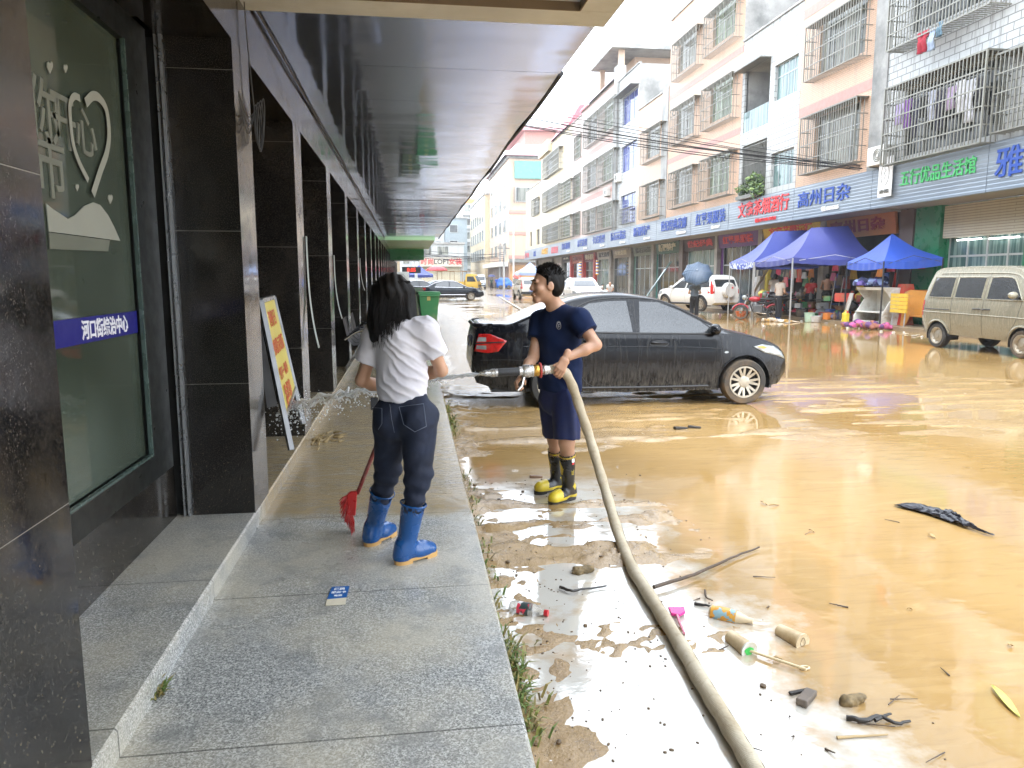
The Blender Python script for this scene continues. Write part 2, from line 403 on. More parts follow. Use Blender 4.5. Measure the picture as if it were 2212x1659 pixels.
# green end canopies
grn = mat('green_board', (.22, .38, .20), .4, vs=.8, dirt=(.35, .4, .3)); dg = mat('deep_green_board', (.02, .16, .05), .3, vs=1)
m = MB(); m.box(FX, 1.24, 33.6, 43.9, 3.3, 3.5); m.build('green_soffit', grn, bld)
m = MB(); m.box(FX, .98, 44, 44.3, 2.68, 3.4); m.box(FX, .95, 44.35, 60, 2.95, 3.3); m.build('green_fascia', dg, bld)
# the window in the first bay
glass = NT('window_glass')
glass.set(Base_Color=glass.mix(glass.rng(glass.noise(glass.pos(), .9, 3), .35, .65), (.05, .065, .045), (.12, .15, .12)), Roughness=.04, IOR=1.45, Alpha=.55)
GLASS = glass.m
frm = mat('black_window_frame', (.008, .009, .008), .35)
m = MB(); m.box(-1.8, -1.42, 1.4, 4.6, .222, .56); m.build('window_base', BLACK, bld)
m = MB(); m.box(-1.46, -1.39, 1.4, 4.5, .56, .70); m.box(-1.46, -1.39, 4.17, 4.5, .70, 2.85); m.box(-1.46, -1.39, 1.4, 4.5, 2.85, 3.04)
m.box(-2.9, -1.46, 4.5, 4.64, .2, 3.2)
win = m.build('window', frm, bld)
m = MB(); m.box(-1.405, -1.385, 4.155, 4.17, .70, 2.85); m.box(-1.405, -1.385, 1.4, 4.155, .70, .712); m.build('frame_bead', mat('green_bead', (.06, .09, .08), .25), win)
m = MB(); m.box(-1.43, -1.424, 1.4, 4.155, .712, 2.85); m.build('pane', GLASS, win)
m = MB(); m.box(-1.372, -1.362, 4.575, 4.597, .225, 3.0); m.box(-1.345, -1.328, 4.57, 4.597, .225, 3.0); m.build('door_jamb', alum, bld)
m = MB(); m.box(-1.4, FX - .4, 4.30, 4.5, 3.0, 3.06); m.build('head_rail', mat('brown_wood', (.10, .05, .02), .5), bld)
# dim room behind
room = mat('olive_room', (.12, .13, .075), .8, vs=1)
m = MB(); m.box(-5.2, -5.1, -3, 6, .2, 3.3); m.build('room_wall', room, bld)
m = MB(); m.box(-5.1, -1.47, -3, 4.9, .1, .2); m.build('room_floor', mat('room_floor', (.12, .12, .1), .3), bld)
m = MB(); m.box(-5.1, -1.47, -3, 6, 3.25, 3.35); m.build('room_ceiling', room, bld)
# frosted lettering, hearts and the blue strip on the glass (read from the street: right = -y... seen obliquely)
frost = mat('frosted_vinyl', (.27, .28, .24), .6, var=.05)
def glassM(y, z): return frame_m((-1.421, y, z), (0, 1, 0), (0, 0, 1))
def win_pt(x, y): p = px(x, y, -1.421); return p.y, p.z
def wdecal(name, pts, m=frost, d=.004, X=-1.421):
    b = MB(); b.prism([(X, *win_pt(x, y)) for x, y in pts], (d, 0, 0)); return b.build(name, m, win)
# big heart outline as a ribbon
hp = [(163, 266), (172, 232), (168, 212), (155, 208), (146, 226), (147, 260), (153, 310), (166, 350), (186, 390)]
hq = [(180, 222), (196, 207), (212, 214), (226, 240), (231, 290), (226, 330), (212, 370), (196, 420)]
for pts, w in ((hp[2:], .015), (hq, .021)):
    c3 = spline([(-1.411, *win_pt(x, y)) for x, y in pts], 6)
    b = MB(); P = []
    for i, p in enumerate(c3):
        tg = (c3[min(i + 1, len(c3) - 1)] - c3[max(0, i - 1)]).normalized(); nn = Vector((1, 0, 0)).cross(tg); P.append([p + nn * w, p - nn * w])
    b.grid(P); b.build('heart_outline', frost, win)
wdecal('white_panel', [(98, 440), (110, 450), (130, 463), (145, 473), (160, 465), (180, 445), (200, 437), (215, 443), (232, 465), (245, 490), (258, 520), (104, 500)])
wdecal('frost_band', [(104, 502), (236, 519), (232, 543), (106, 538)], mat('frost_dim', (.13, .14, .11), .6))
for (x, y, s) in ((106, 145, 12), (140, 148, 8), (165, 405, 7), (237, 430, 9)):
    wdecal('small_heart', [(x + s * .5 * a, y + s * c) for a, c in ((0, 1.2), (-1, 0), (-1, -.7), (-.5, -1.1), (0, -.6), (.5, -1.1), (1, -.7), (1, 0))])
for ch, (x, y), sz in (('你', (95, 250), .27), ('开', (137, 270), .25), ('心', (186, 295), .23), ('市', (110, 370), .28)):
    yy, zz = win_pt(x, y); text_mb(ch, sz, glassM(yy, zz), .003, .002).build('lettering', mat('frosted_letters', (.16, .17, .14), .6), win)
blue = mat('blue_vinyl', (.012, .012, .15), .35, var=.05); white = mat('white_vinyl', (.75, .75, .78), .4, var=.03)
m = MB(); m.box(-1.422, -1.416, 1.4, 4.15, 1.373, 1.487); st = m.build('name_strip', blue, win)
y0 = win_pt(179, 718)[0]; y1 = win_pt(270, 703)[0]
text_mb('河口街综治中心', .092, glassM((y0 + y1) / 2, 1.425) @ Matrix.Translation((0, 0, .006)), .001, .002, sx=(y1 - y0) / (.092 * 6.4)).build('lettering', white, st)
# ---------------------------------------------------------------- the row of shop houses across the street
def m_wall(name, c, bw, bh, mortar, stain=.5, mcol=None):
    t = NT(name); v = t.pos(kind='World'); s = t.node('SeparateXYZ', {0: v})
    uv = t.node('CombineXYZ', {0: t.math('ADD', s.outputs[1], s.outputs[0]), 1: s.outputs[2]}).outputs[0]
    br = t.node('TexBrick', {'Vector': uv, 'Scale': 1, 'Mortar Size': mortar, 'Brick Width': bw, 'Row Height': bh, 'Bias': -.3,
                             'Color1': c, 'Color2': tuple(x * .93 for x in c), 'Mortar': mcol or tuple(x * .55 for x in c)})
    cc = br.outputs['Color']
    st = t.noise(t.pos((1, 2.2, .16), 'World'), 1.6, 7, .65); st2 = t.noise(v, .5, 5)
    cc = t.mix(t.math('MULTIPLY', t.rng(st, .52, .72), stain), cc, (.17, .16, .14))
    cc = t.mix(t.math('MULTIPLY', t.rng(st2, .5, .7), stain * .4), cc, tuple(x * .7 for x in c))
    return t.set(Base_Color=cc, Roughness=.45)
PEACH = m_wall('peach_brick_tile', (.58, .375, .25), .22, .07, .006, .35)
PEACH2 = m_wall('pale_peach_tile', (.58, .41, .29), .2, .1, .006, .4)
WTILE = m_wall('white_ceramic_tile', (.43, .44, .43), .42, .21, .016, .9, (.16, .16, .155))
WTILE2 = m_wall('weathered_white_tile', (.42, .43, .42), .5, .25, .016, .8, (.2, .2, .19))
CREAM = m_wall('cream_render', (.56, .46, .30), 3, 3, .002, .4)
PINK = m_wall('pale_pink_render', (.53, .40, .35), 3, 3, .002, .35)
GREYW = m_wall('pale_grey_render', (.44, .46, .46), 3, 3, .002, .6)
BAND = mat('dusky_pink_band', (.42, .22, .18), .5)
ALUW = mat('grey_window_frame', (.42, .44, .44), .35, metal=.4, var=.05)
BLUEW = mat('blue_window_frame', (.25, .3, .42), .4)
STEEL = mat('galvanised_bars', (.22, .215, .185), .4, metal=.5, var=.15, vs=3)
STEELD = mat('dull_bars', (.20, .20, .18), .5, metal=.4, var=.2, vs=3)
def m_pane(name, a, b):
    t = NT(name); v = t.pos((1, 3, .12), 'World'); n = t.noise(v, 2.3, 4, .6)
    return t.set(Base_Color=t.mix(t.rng(n, .42, .58), a, b), Roughness=.08, IOR=1.5)
P_DARK = m_pane('dark_pane', (.012, .014, .014), (.06, .07, .07)); P_GREEN = m_pane('curtained_green_pane', (.04, .07, .035), (.18, .25, .13))
P_BLUE = m_pane('blue_pane', (.03, .04, .16), (.10, .12, .32)); P_TEAL = m_pane('teal_pane', (.05, .10, .10), (.18, .26, .25)); P_CURT = m_pane('curtained_pane', (.03, .035, .03), (.24, .25, .21))
def wall_holes(mb, X, y0, y1, z0, z1, holes, depth=.16, uv=None):
    us = sorted({y0, y1, *[h[0] for h in holes], *[h[1] for h in holes]}); vs = sorted({z0, z1, *[h[2] for h in holes], *[h[3] for h in holes]})
    us = [u for u in us if y0 <= u <= y1]; vs = [v for v in vs if z0 <= v <= z1]
    for a, b in zip(us[:-1], us[1:]):
        for c, d in zip(vs[:-1], vs[1:]):
            m = ((a + b) / 2, (c + d) / 2)
            if not any(h[0] < m[0] < h[1] and h[2] < m[1] < h[3] for h in holes):
                mb.poly([(X, a, c), (X, a, d), (X, b, d), (X, b, c)])
    for h in holes:
        a, b, c, d = h[:4]; e = X + depth
        for p in ([(X, a, c), (e, a, c), (e, a, d), (X, a, d)], [(X, b, c), (X, b, d), (e, b, d), (e, b, c)],
                  [(X, a, c), (X, b, c), (e, b, c), (e, a, c)], [(X, a, d), (e, a, d), (e, b, d), (X, b, d)]): mb.poly(p)
def window(par, X, a, b, c, d, pane=P_CURT, fm=ALUW, n=3, tr=.62):
    e = X + .12; w = .035; m = MB()
    m.box(e, e + .05, a, a + w, c, d); m.box(e, e + .05, b - w, b, c, d); m.box(e + .002, e + .05, a + w, b - w, c, c + w); m.box(e + .002, e + .05, a + w, b - w, d - w, d)
    for i in range(1, n): y = a + (b - a) * i / n; m.box(e + .004, e + .046, y - w / 2, y + w / 2, c + w, d - w)
    if tr: z = c + (d - c) * tr; m.box(e + .006, e + .044, a + w, b - w, z - w / 2, z + w / 2)
    f = m.build('window', fm, par); p = MB(); p.box(e + .02, e + .03, a + .01, b - .01, c + .01, d - .01); p.build('pane', pane, f); return f
def cage(par, X, a, b, c, d, depth=.45, step=.13, m=STEEL, w=.018, rails=4, scroll=False, name='window_cage'):
    """barred steel cage hung in front of a window, wall plane X, front plane X-depth"""
    f = X - depth; mb = MB()
    for z in [c + (d - c) * i / rails for i in range(rails + 1)]:
        mb.bar((f, a, z), (f, b, z), w * 1.3); mb.bar((f, a, z), (X, a, z), w * 1.3); mb.bar((f, b, z), (X, b, z), w * 1.3)
    n = int((b - a) / step)
    for i in range(n + 1): y = a + (b - a) * i / n; mb.bar((f, y, c), (f, y, d), w * (1.8 if i in (0, n) else 1)); mb.bar((f, y, c), (X, y, c), w)
    k = max(2, int(depth / step))
    for y in (a, b):
        for i in range(1, k): x = X - depth * i / k; mb.bar((x, y, c), (x, y, d), w)
    mb.box(f - .02, X, a - .03, b + .03, d + .01, d + .03)
    if scroll:
        q = int((b - a) / .45)
        for i in range(q):
            y = a + (b - a) * (i + .5) / q; h = min(.42, (d - c) * .22)
            for s in (-1, 1):
                mb.tube([(f - .015, y + s * (.02 + .15 * math.sin(t * PI / 6)), d - .04 - h * (t / 6)) for t in range(7)], w * .75, 4, False)
    return mb.build(name, m, par)
def house(label, y0, y1, zt, front, wins=(), base=3.95, cols=None, roof=True, extra_holes=(), Xf=15.6, side=None, depth=9):
    h = thing('shop_house', label, 'building', (Xf, (y0 + y1) / 2, 0), 0, 'shop houses in the row across the street')
    m = MB(); holes = [w[:4] for w in wins] + list(extra_holes)
    wall_holes(m, Xf, y0, y1, base, zt, holes); m.build('wall', front, h)
    m = MB(); B = Xf + depth
    m.poly([(Xf, y0, base), (Xf, y0, zt), (B, y0, zt), (B, y0, base)]); m.poly([(Xf, y1, base), (B, y1, base), (B, y1, zt), (Xf, y1, zt)])
    m.poly([(Xf + .3, y0, zt - .6), (Xf + .3, y1, zt - .6), (B, y1, zt - .6), (B, y0, zt - .6)]); m.poly([(Xf + .3, y0, zt - .6), (Xf + .3, y0, zt), (Xf + .3, y1, zt), (Xf + .3, y1, zt - .6)])
    m.poly([(Xf, y0, zt), (Xf, y1, zt), (Xf + .3, y1, zt), (Xf + .3, y0, zt)]); m.build('side_wall', side or CONC, h)
    m = MB(); m.poly([(Xf, y0, base), (Xf, y1, base), (17.1, y1, base), (17.1, y0, base)]); m.build('arcade_ceiling', mat('arcade_ceiling', (.3, .29, .27), .7, vs=1), h)
    m = MB(); m.box(Xf - .07, Xf + .12, y0 - .02, y1 + .02, zt + .002, zt + .09); m.build('parapet_coping', CONC, h)
    for w in wins:
        a, b, c, d, k = w[:5]
        window(h, Xf, a, b, c, d, *{'peach': (P_GREEN, ALUW, 4), 'plain': (P_TEAL, ALUW, 4, .66), 'blue': (P_BLUE, BLUEW, 3, .68), 'dark': (P_DARK, STEELD, 5), 'curt': (P_CURT, ALUW, 4), 'grn': (P_GREEN, ALUW, 3)}[k])
        if len(w) > 5 and w[5]:
            cg = w[5]; s = (Xf - cg.get('depth', .45)) / Xf
            A, Bb, Cc, Dd = cg.get('r', (a - .05, b + .05, c - .08, d + .08)); off = 1 if 'r' in cg else 0
            if off: A, Bb, Cc, Dd = A * s, Bb * s, CAMH + (Cc - CAMH) * s, CAMH + (Dd - CAMH) * s
            cage(h, Xf, A, Bb, Cc, Dd, cg.get('depth', .45), cg.get('step', .13), cg.get('m', STEEL), cg.get('w', .018), cg.get('rails', 4), cg.get('scroll', False))
    return h
def C(r=None, **k):
    if r: k['r'] = r
    return k
hA = house('white tiled shop house with wide barred balconies full of laundry, nearest in the row', 8, 23.3, 16.4, WTILE,
    [(18.3, 22.3, 5.45, 7.45, 'dark', C((19.05, 23.4, 5.33, 7.75), depth=.6, step=.135, w=.026, rails=5)), (18.3, 22.3, 9.1, 11.0, 'dark', C((19.1, 23.5, 8.95, 11.3), depth=.6, step=.135, w=.026, rails=5)),
     (13.6, 17.6, 5.5, 7.4, 'grn', C((14.3, 18.7, 5.5, 7.5), step=.14, w=.024)), (13.6, 17.6, 9.1, 11.0, 'grn')])
m = MB(); m.box(15.56, 16.1, 23.31, 24.09, 3.95, 16.4); m.build('party_column', CONC, hA)
hB = house('peach tiled shop house with one broad caged window per floor', 24.1, 28.88, 16.4, PEACH,
    [(24.7, 27.6, 5.75, 7.75, 'curt', C((25, 28.72, 5.72, 7.9), step=.15, w=.022, rails=4)), (24.7, 27.6, 9.3, 11.2, 'curt', C((25.05, 28.7, 9.28, 11.3), step=.15, w=.022)), (24.7, 27.6, 12.9, 14.8, 'curt')])
def band(h, y0, y1, *zs):
    for a, b in zs: m = MB(); m.box(15.592, 15.6, y0, y1, a, b); m.build('pink_band', BAND, h)
band(hB, 24.1, 28.88, (7.95, 8.3), (11.65, 12))
hC = house('narrow white tiled shop house with open balconies and sliding windows', 28.9, 34.2, 12.4, WTILE2,
    [(29.15, 31.08, 9.07, 10.53, 'plain'), (29.15, 31.05, 5.49, 6.92, 'plain')], extra_holes=[(31.5, 33.95, 8.3, 11.05), (31.5, 33.95, 4.95, 7.7)])
m = MB()
for z0, z1 in ((8.3, 11.05), (4.95, 7.7)):
    m.poly([(17.2, 31.4, z0), (17.2, 31.4, z1), (17.2, 34.1, z1), (17.2, 34.1, z0)]); m.poly([(15.7, 31.5, z0), (15.7, 31.5, z1), (17.2, 31.5, z1), (17.2, 31.5, z0)])
    m.poly([(15.7, 33.95, z0), (17.2, 33.95, z0), (17.2, 33.95, z1), (15.7, 33.95, z1)]); m.poly([(15.7, 31.5, z1), (17.2, 31.5, z1), (17.2, 33.95, z1), (15.7, 33.95, z1)]); m.poly([(15.7, 31.5, z0), (17.2, 31.5, z0), (17.2, 33.95, z0), (15.7, 33.95, z0)])
m.build('balcony_recess', CONC, hC)
m = MB(); m.box(15.62, 15.64, 31.5, 33.95, 8.3, 9.2); m.build('balcony_glass', P_TEAL, hC)
m = MB()
for i in range(18): y = 31.55 + i * 2.35 / 17; m.bar((15.66, y, 4.95), (15.66, y, 7.7), .022)
for z in (5.9, 6.8, 7.6): m.bar((15.66, 31.5, z), (15.66, 33.95, z), .026)
m.build('balcony_bars', STEELD, hC)
m = MB(); m.box(15.1, 15.6, 31.5, 34.1, 11.0, 11.06); m.build('balcony_awning', STEELD, hC)
m = MB(); m.box(19, 24.6, 29.2, 34.1, 12.4, 16.5); m.build('stair_tower', CONC, hC)
win3 = [(5.73, 7.83), (9.36, 11.45), (13.06, 15.1)]
hD = house('tall peach tiled shop house with six caged windows in two columns', 34.22, 44.15, 16.5, PEACH,
    [(40.1, 42.8, c + .15, d - .05, 'curt', C((40.2, 43.95, c, d), step=.15, scroll=True)) for c, d in win3] + [(35.3, 37.9, c + .15, d - .05, 'peach', C((35.5, 39.2, c, d), step=.15, scroll=True)) for c, d in win3])
band(hD, 34.22, 44.15, (8.35, 8.65), (12, 12.3))
m = MB(); m.box(15.55, 16.2, 44.2, 45.25, 3.95, 12.9); m.build('party_column', CONC, hD)
hE = house('low peach tiled shop house between concrete columns with two caged windows', 45.3, 50.08, 12.75, PEACH,
    [(45.6, 48.3, c + .15, d - .05, 'curt', C((45.7, 49.6, c, d), step=.16)) for c, d in ((5.53, 7.72), (9.13, 11.2))])
hF = house('white tiled shop house with blue glazed windows', 50.1, 55.0, 15.8, WTILE2,
    [(50.4, 54.0, c, d, 'blue') for c, d in ((5.5, 7.55), (9.15, 11), (12.45, 14.4))])
m = MB(); m.box(15.0, 15.6, 50.2, 54.5, 14.5, 14.56); m.build('window_awning', STEELD, hF)
cage(hF, 15.6, 50.5, 53.2, 5.45, 6.5, .35, .17, STEELD)
m = MB(); m.box(15.45, 16.1, 55.02, 55.9, 3.95, 17.0); m.build('party_column', CONC, hF)
r3 = ((5.5, 7.5), (9.1, 11.4), (12.9, 15.2))
hG = house('pale pink shop house with caged windows and a roof pavilion', 55.95, 66.85, 16.1, PINK,
    [(56.2, 59.5, c + .1, d - .05, 'peach', C((56.2, 60.9, c, d), step=.2, scroll=True, w=.024)) for c, d in r3] + [(61.4, 64.6, c + .1, d - .05, 'dark', C((61.4, 66.2, c, d), step=.2, scroll=True, w=.024)) for c, d in r3])
band(hG, 55.95, 66.85, (8.2, 8.6), (11.9, 12.3))
m = MB(); m.box(15.1, 21, 55.3, 62, 18.3, 18.6); m.build('pavilion_roof', CONC, hG)
for x in (15.8, 20):
    for y in (55.8, 61.3): m = MB(); m.box(x, x + .4, y, y + .4, 15.4, 18.3); m.build('pavilion_post', PEACH2, hG)
m = MB(); m.box(17.5, 21, 57.5, 61, 15.5, 18.3); m.build('pavilion_room', PEACH2, hG)
m = MB(); m.poly([(15.3, 55.9, 16.12), (15.3, 66.9, 16.12), (16.2, 66.9, 17.1), (16.2, 55.9, 17.1)]); m.poly([(16.2, 55.9, 17.1), (16.2, 66.9, 17.1), (16.25, 66.9, 16.12), (16.25, 55.9, 16.12)]); m.build('sloping_parapet', mat('lavender_tile', (.42, .33, .36), .5), hG)
hH = house('narrow pale pink shop house with one grilled window per floor', 66.9, 70.65, 15.9, PINK,
    [(66.95, 69.5, c, d, 'grn', C(depth=.08, step=.25, w=.03)) for c, d in ((5.6, 7.55), (9, 10.95), (12.45, 14.35))])
hI = house('cream shop house with many caged windows and a red tiled roof turret', 70.7, 87.0, 15.9, CREAM,
    [(71.3, 75.0, c + .1, d - .05, 'grn', C((71.3, 76.5, c, d), step=.3, w=.03, m=STEEL, rails=6)) for c, d in ((5.6, 7.7), (9.1, 11.1))] +
    [(77, 84.0, c + .1, d - .05, 'dark', C((77, 86.3, c, d), step=.25, w=.03, scroll=True)) for c, d in ((5.6, 7.5), (9.1, 11.3), (12.8, 15))])
m = MB(); m.box(15.2, 15.6, 81, 86.9, 15.2, 16.4); m.build('eaves_box', CREAM, hI)
m = MB(); m.add([(15.3, 71, 15.95), (15.3, 80, 15.95), (19, 80, 15.95), (19, 71, 15.95), (16.6, 72, 18), (16.6, 79, 18), (18, 79, 18), (18, 72, 18)], [(0, 1, 5, 4), (1, 2, 6, 5), (2, 3, 7, 6), (3, 0, 4, 7), (4, 5, 6, 7)])
RTILE = m_wall('red_roof_tile', (.36, .07, .09), .25, .3, .03, .2); m.build('turret_roof', RTILE, hI)
hJ = house('low cream shop house at the far end of the row', 87.05, 98.2, 12.7, CREAM, [(88, 92.3, 9.2, 11, 'dark', C(depth=.3, step=.3, w=.03)), (88, 90, 5.6, 7.4, 'dark'), (93.5, 95, 5.6, 7.4, 'dark')])
# far pavement
m = MB(); m.box(15.35, 30, 8, 98.5, -.05, .12); m.build('far_pavement', mat('muddy_concrete', (.22, .17, .11), .35, vs=1.5, var=.3, dirt=(.16, .10, .045)), kind='structure')
# fascia signboards
def m_fascia():
    t = NT('corrugated_fascia'); v = t.pos(kind='World'); s = t.node('SeparateXYZ', {0: v})
    f = t.math('FRACT', t.math('DIVIDE', s.outputs[2], .115))
    n = t.noise(t.pos((1, .35, 2), 'World'), 1.1, 5)
    c = t.mix(t.rng(n, .35, .65), (.16, .19, .225), (.23, .265, .30)); c = t.mix(t.rng(f, .82, .9), c, (.20, .24, .29))
    c = t.mix(t.rng(s.outputs[2], 3.95, 4.35, .45, 0), c, (.15, .20, .27))
    return t.set(Base_Color=c, Roughness=.32, Metallic=.25, Normal=t.bump(t.rng(f, .75, 1, 1, 0), .6, .02))
FASC = m_fascia()
SB = mat('blue_letter', (.012, .06, .33), .4, var=.05); SR = mat('red_letter', (.62, .03, .035), .4, var=.05); SG = mat('green_letter', (.05, .42, .12), .4, var=.05); SW = mat('white_letter', (.8, .8, .8), .4, var=.03); SY = mat('yellow_letter', (.75, .4, .03), .4, var=.05)
SK = mat('dark_letter', (.02, .02, .02), .4, var=.05); SDR = mat('dark_red_letter', (.22, .012, .02), .4, var=.05); SCR = mat('cream_letter', (.6, .56, .42), .4, var=.05)
def facM(y, z, X=15.42): return frame_m((X, y, z), (0, -1, 0), (0, 0, 1))
def sign(name, label, y0, y1, z0, z1, m, texts=(), X0=15.42, X1=15.59, tilt=0., group=None, bold=.012):
    t = thing(name, label, 'sign', (X0, (y0 + y1) / 2, z0), 0, group)
    mb = MB(); mb.prism([(X0 - tilt, y0, z1), (X0 - tilt, y1, z1), (X0, y1, z0), (X0, y0, z0)][::-1], (X1 - X0, 0, 0)); mb.build('board', m, t)
    for tx, ya, yb, zc, h, lm in texts:            # ya: left end as read (far), yb: right end (near)
        n = len(tx); adv = 1.0 if ord(tx[0]) > 255 else .62
        X = X0 - tilt * (zc - z0) / (z1 - z0)
        M = frame_m((X, (ya + yb) / 2, zc), (0, -1, 0), (-tilt, 0, z1 - z0))
        text_mb(tx, h, M @ Matrix.Translation((0, -h * .06, .02 if X0 < 16 else .012)), .012, bold * h, sx=abs(ya - yb) / (h * n * adv)).build('lettering', lm, t)
    return t
gf = 'signboards along the corrugated fascia'
sign('fascia_sign', 'corrugated fascia board with big blue 雅诗 letters, nearest the camera', 8, 18.45, 3.93, 5.2, FASC, [('雅诗', 18.2, 16.3, 4.62, .82, SB)], group=gf)
sign('fascia_sign', 'corrugated fascia board with green 五行优品生活馆 letters', 18.47, 23.5, 3.93, 5.2, FASC, [('五行优品生活馆', 22.05, 18.85, 4.72, .5, SG)], group=gf)
sign('fascia_sign', 'corrugated fascia board with blue 高州日杂 letters', 23.52, 28.6, 3.94, 5.21, FASC, [('高州日杂', 28.3, 24.7, 4.68, .62, SB), ('电话:18507663665', 27, 24.9, 4.2, .2, SW)], group=gf)
sign('fascia_sign', 'corrugated fascia board with red 文鑫茶烟酒行 letters', 28.62, 34.75, 3.95, 5.2, FASC, [('文鑫茶烟酒行', 33.7, 28.95, 4.74, .72, SR), ('电话:18977711651 88976721', 32.8, 29.1, 4.17, .2, SR)], group=gf)
sign('fascia_sign', 'corrugated fascia board with blue 红苹果服装 letters', 34.8, 39.6, 3.96, 5.2, FASC, [('红苹果服装', 38.9, 35.1, 4.7, .68, SB), ('电话:13435878599', 37.2, 35.3, 4.2, .2, SW)], group=gf)
for nm, y0, y1, ya, yb, c in (('世纪经典发廊', 39.64, 45.3, 44.9, 39.9, SB), ('新疆特产', 45.34, 50.9, 50.5, 46.2, SB), ('陈石云茶店', 50.94, 56.7, 56.3, 51.6, SB), ('卡尼造型', 56.74, 62.3, 62.0, 57.3, SB), ('易艺造型', 62.34, 68.6, 67.6, 63.1, SB), ('美乐服装', 68.64, 74.95, 74.6, 70.0, SB)):
    sign('fascia_sign', 'corrugated fascia board with blue %s letters' % nm, y0, y1, 3.96, 5.2, FASC, [(nm, ya - .4, yb + .3, 4.72, .66, c), ('电话:13450678599', (ya + yb) / 2, yb - .2, 4.2, .2, SW)], group=gf)
sign('fascia_sign', 'corrugated fascia board with pinkish red 茶烟酒 letters', 75.0, 80.4, 3.96, 5.2, FASC, [('茶烟酒', 79.8, 76, 4.55, .75, mat('pink_red_letter', (.62, .1, .12), .4))], group=gf)
sign('fascia_sign', 'corrugated fascia board with orange yellow 水果批发 letters', 80.45, 86.2, 3.96, 5.2, FASC, [('水果批发', 85.6, 81.6, 4.6, .7, SY)], group=gf)
sign('fascia_sign', 'corrugated fascia board with small blue 北京 letters at the far end', 86.25, 98.3, 3.96, 5.2, FASC, [('北京', 91.2, 89.4, 4.55, .7, SB), ('烤鸭', 97.6, 94.6, 4.5, .7, mat('pink_red_letter', (.62, .1, .12), .4))], group=gf)
t = sign('logo_poster', 'white poster with a thin oval drawing on the corrugated fascia', 22.32, 23.0, 4.25, 5.5, SW, [('五行书院', 22.9, 22.42, 4.42, .13, STEELD)], X0=15.30, X1=15.33)
m = MB(); m.tube([(15.29, 22.66 + .2 * math.cos(a), 4.95 + .33 * math.sin(a)) for a in np.linspace(0, 2 * PI, 30)], .008, 5); m.tube([(15.29, 22.66 + .04 * math.sin(3 * a), 5.2 - .08 * a) for a in np.linspace(0, 5, 14)], .007, 5); m.build('oval_drawing', STEELD, t)
# shop fronts behind the arcade
def col_(par, y0, y1, x0=16.85, x1=17.09, m=None): 
    b = MB(); b.box(x0, x1, y0, y1, .1, 3.948); b.build('arcade_pillar', m, par)
GP = mat('green_pillar_tile', (.015, .17, .075), .3, vs=2, dirt=(.05, .12, .06)); GD = mat('grey_pillar', (.30, .27, .23), .5, vs=2, dirt=(.12, .1, .08)); BR = mat('brown_pillar', (.11, .075, .06), .5, vs=2)
REDP = mat('red_pillar', (.42, .05, .04), .5, vs=2); PUR = mat('purple_board', (.11, .03, .16), .4)
for par, a, b, m_ in ((hA, 21.95, 23.15, GP), (hA, 17.6, 18.6, GP), (hB, 23.25, 23.95, BR), (hC, 28.6, 29.0, GD), (hD, 34.1, 34.5, GD), (hD, 39.3, 39.65, GD), (hE, 44.5, 45.1, BR), (hF, 50.0, 50.5, GD), (hG, 55.3, 55.8, GD), (hG, 61, 61.5, GD), (hH, 66.4, 66.9, REDP), (hI, 71, 71.5, REDP), (hI, 76.3, 76.9, REDP), (hI, 81, 81.6, GD), (hJ, 87, 87.6, GD), (hJ, 97.4, 98, GD)): col_(par, a, b, m=m_)
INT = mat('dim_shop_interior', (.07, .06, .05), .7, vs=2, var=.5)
def shopfront(par, y0, y1, fc, kind, top=3.3, pm=P_DARK):
    w = MB(); X = 17.1
    w.box(X, X + .2, y0, y0 + .25, .12, 3.94); w.box(X, X + .2, y1 - .25, y1, .12, 3.94); w.box(X + .01, X + .2, y0 + .25, y1 - .25, top, 3.94); w.build('shopfront', fc, par)
    a, b = y0 + .27, y1 - .27
    if kind == 'open':
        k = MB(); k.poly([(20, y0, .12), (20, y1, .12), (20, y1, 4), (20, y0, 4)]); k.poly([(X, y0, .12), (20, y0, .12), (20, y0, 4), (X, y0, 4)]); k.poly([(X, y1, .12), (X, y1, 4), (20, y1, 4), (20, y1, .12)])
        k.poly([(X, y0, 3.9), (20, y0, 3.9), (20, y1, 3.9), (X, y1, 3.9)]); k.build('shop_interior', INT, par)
    else:
        f = MB(); n = 4
        for i in range(n + 1): y = a + (b - a) * i / n; f.box(X + .03, X + .1, y - .03, y + .03, .13, top)
        f.box(X + .035, X + .1, a, b, 2.3, 2.36); f.box(X + .035, X + .1, a, b, .13, .3); g = f.build('glazed_front', ALUW if kind == 'glass' else STEELD, par)
        p = MB(); p.box(X + .05, X + .07, a, b, .14, top); p.build('pane', pm, g)
shopfront(hA, 14, 18.3, GP, 'glass', 3.5, P_TEAL)
shopfront(hA, 18.4, 22.1, GP, 'glass', 3.5, P_TEAL)
m = MB(); m.box(16.92, 17.06, 18.65, 21.9, 2.9, 3.9); m.build('roller_shutter', m_wall('cream_slats', (.45, .43, .36), 8, .08, .012, .3), hA)
lamp_m = NT('fluorescent_tube'); lamp_m.set(Base_Color=(1, 1, 1), Emission_Color=(.95, 1, .97), Emission_Strength=4)
m = MB(); m.tube([(17.04, 19.0, 2.8), (17.04, 20.1, 2.8)], .02, 6); m.tube([(17.04, 20.4, 2.82), (17.04, 21.4, 2.82)], .02, 6); m.build('fluorescent_lamp', lamp_m.m, hA)
shopfront(hB, 24.0, 28.85, BR, 'open'); shopfront(hC, 28.9, 34.1, mat('yellow_frontage', (.5, .38, .06), .5), 'open')
shopfront(hD, 34.5, 39.3, PUR, 'glass', pm=P_DARK); shopfront(hD, 39.6, 44.5, BR, 'glass', pm=P_TEAL)
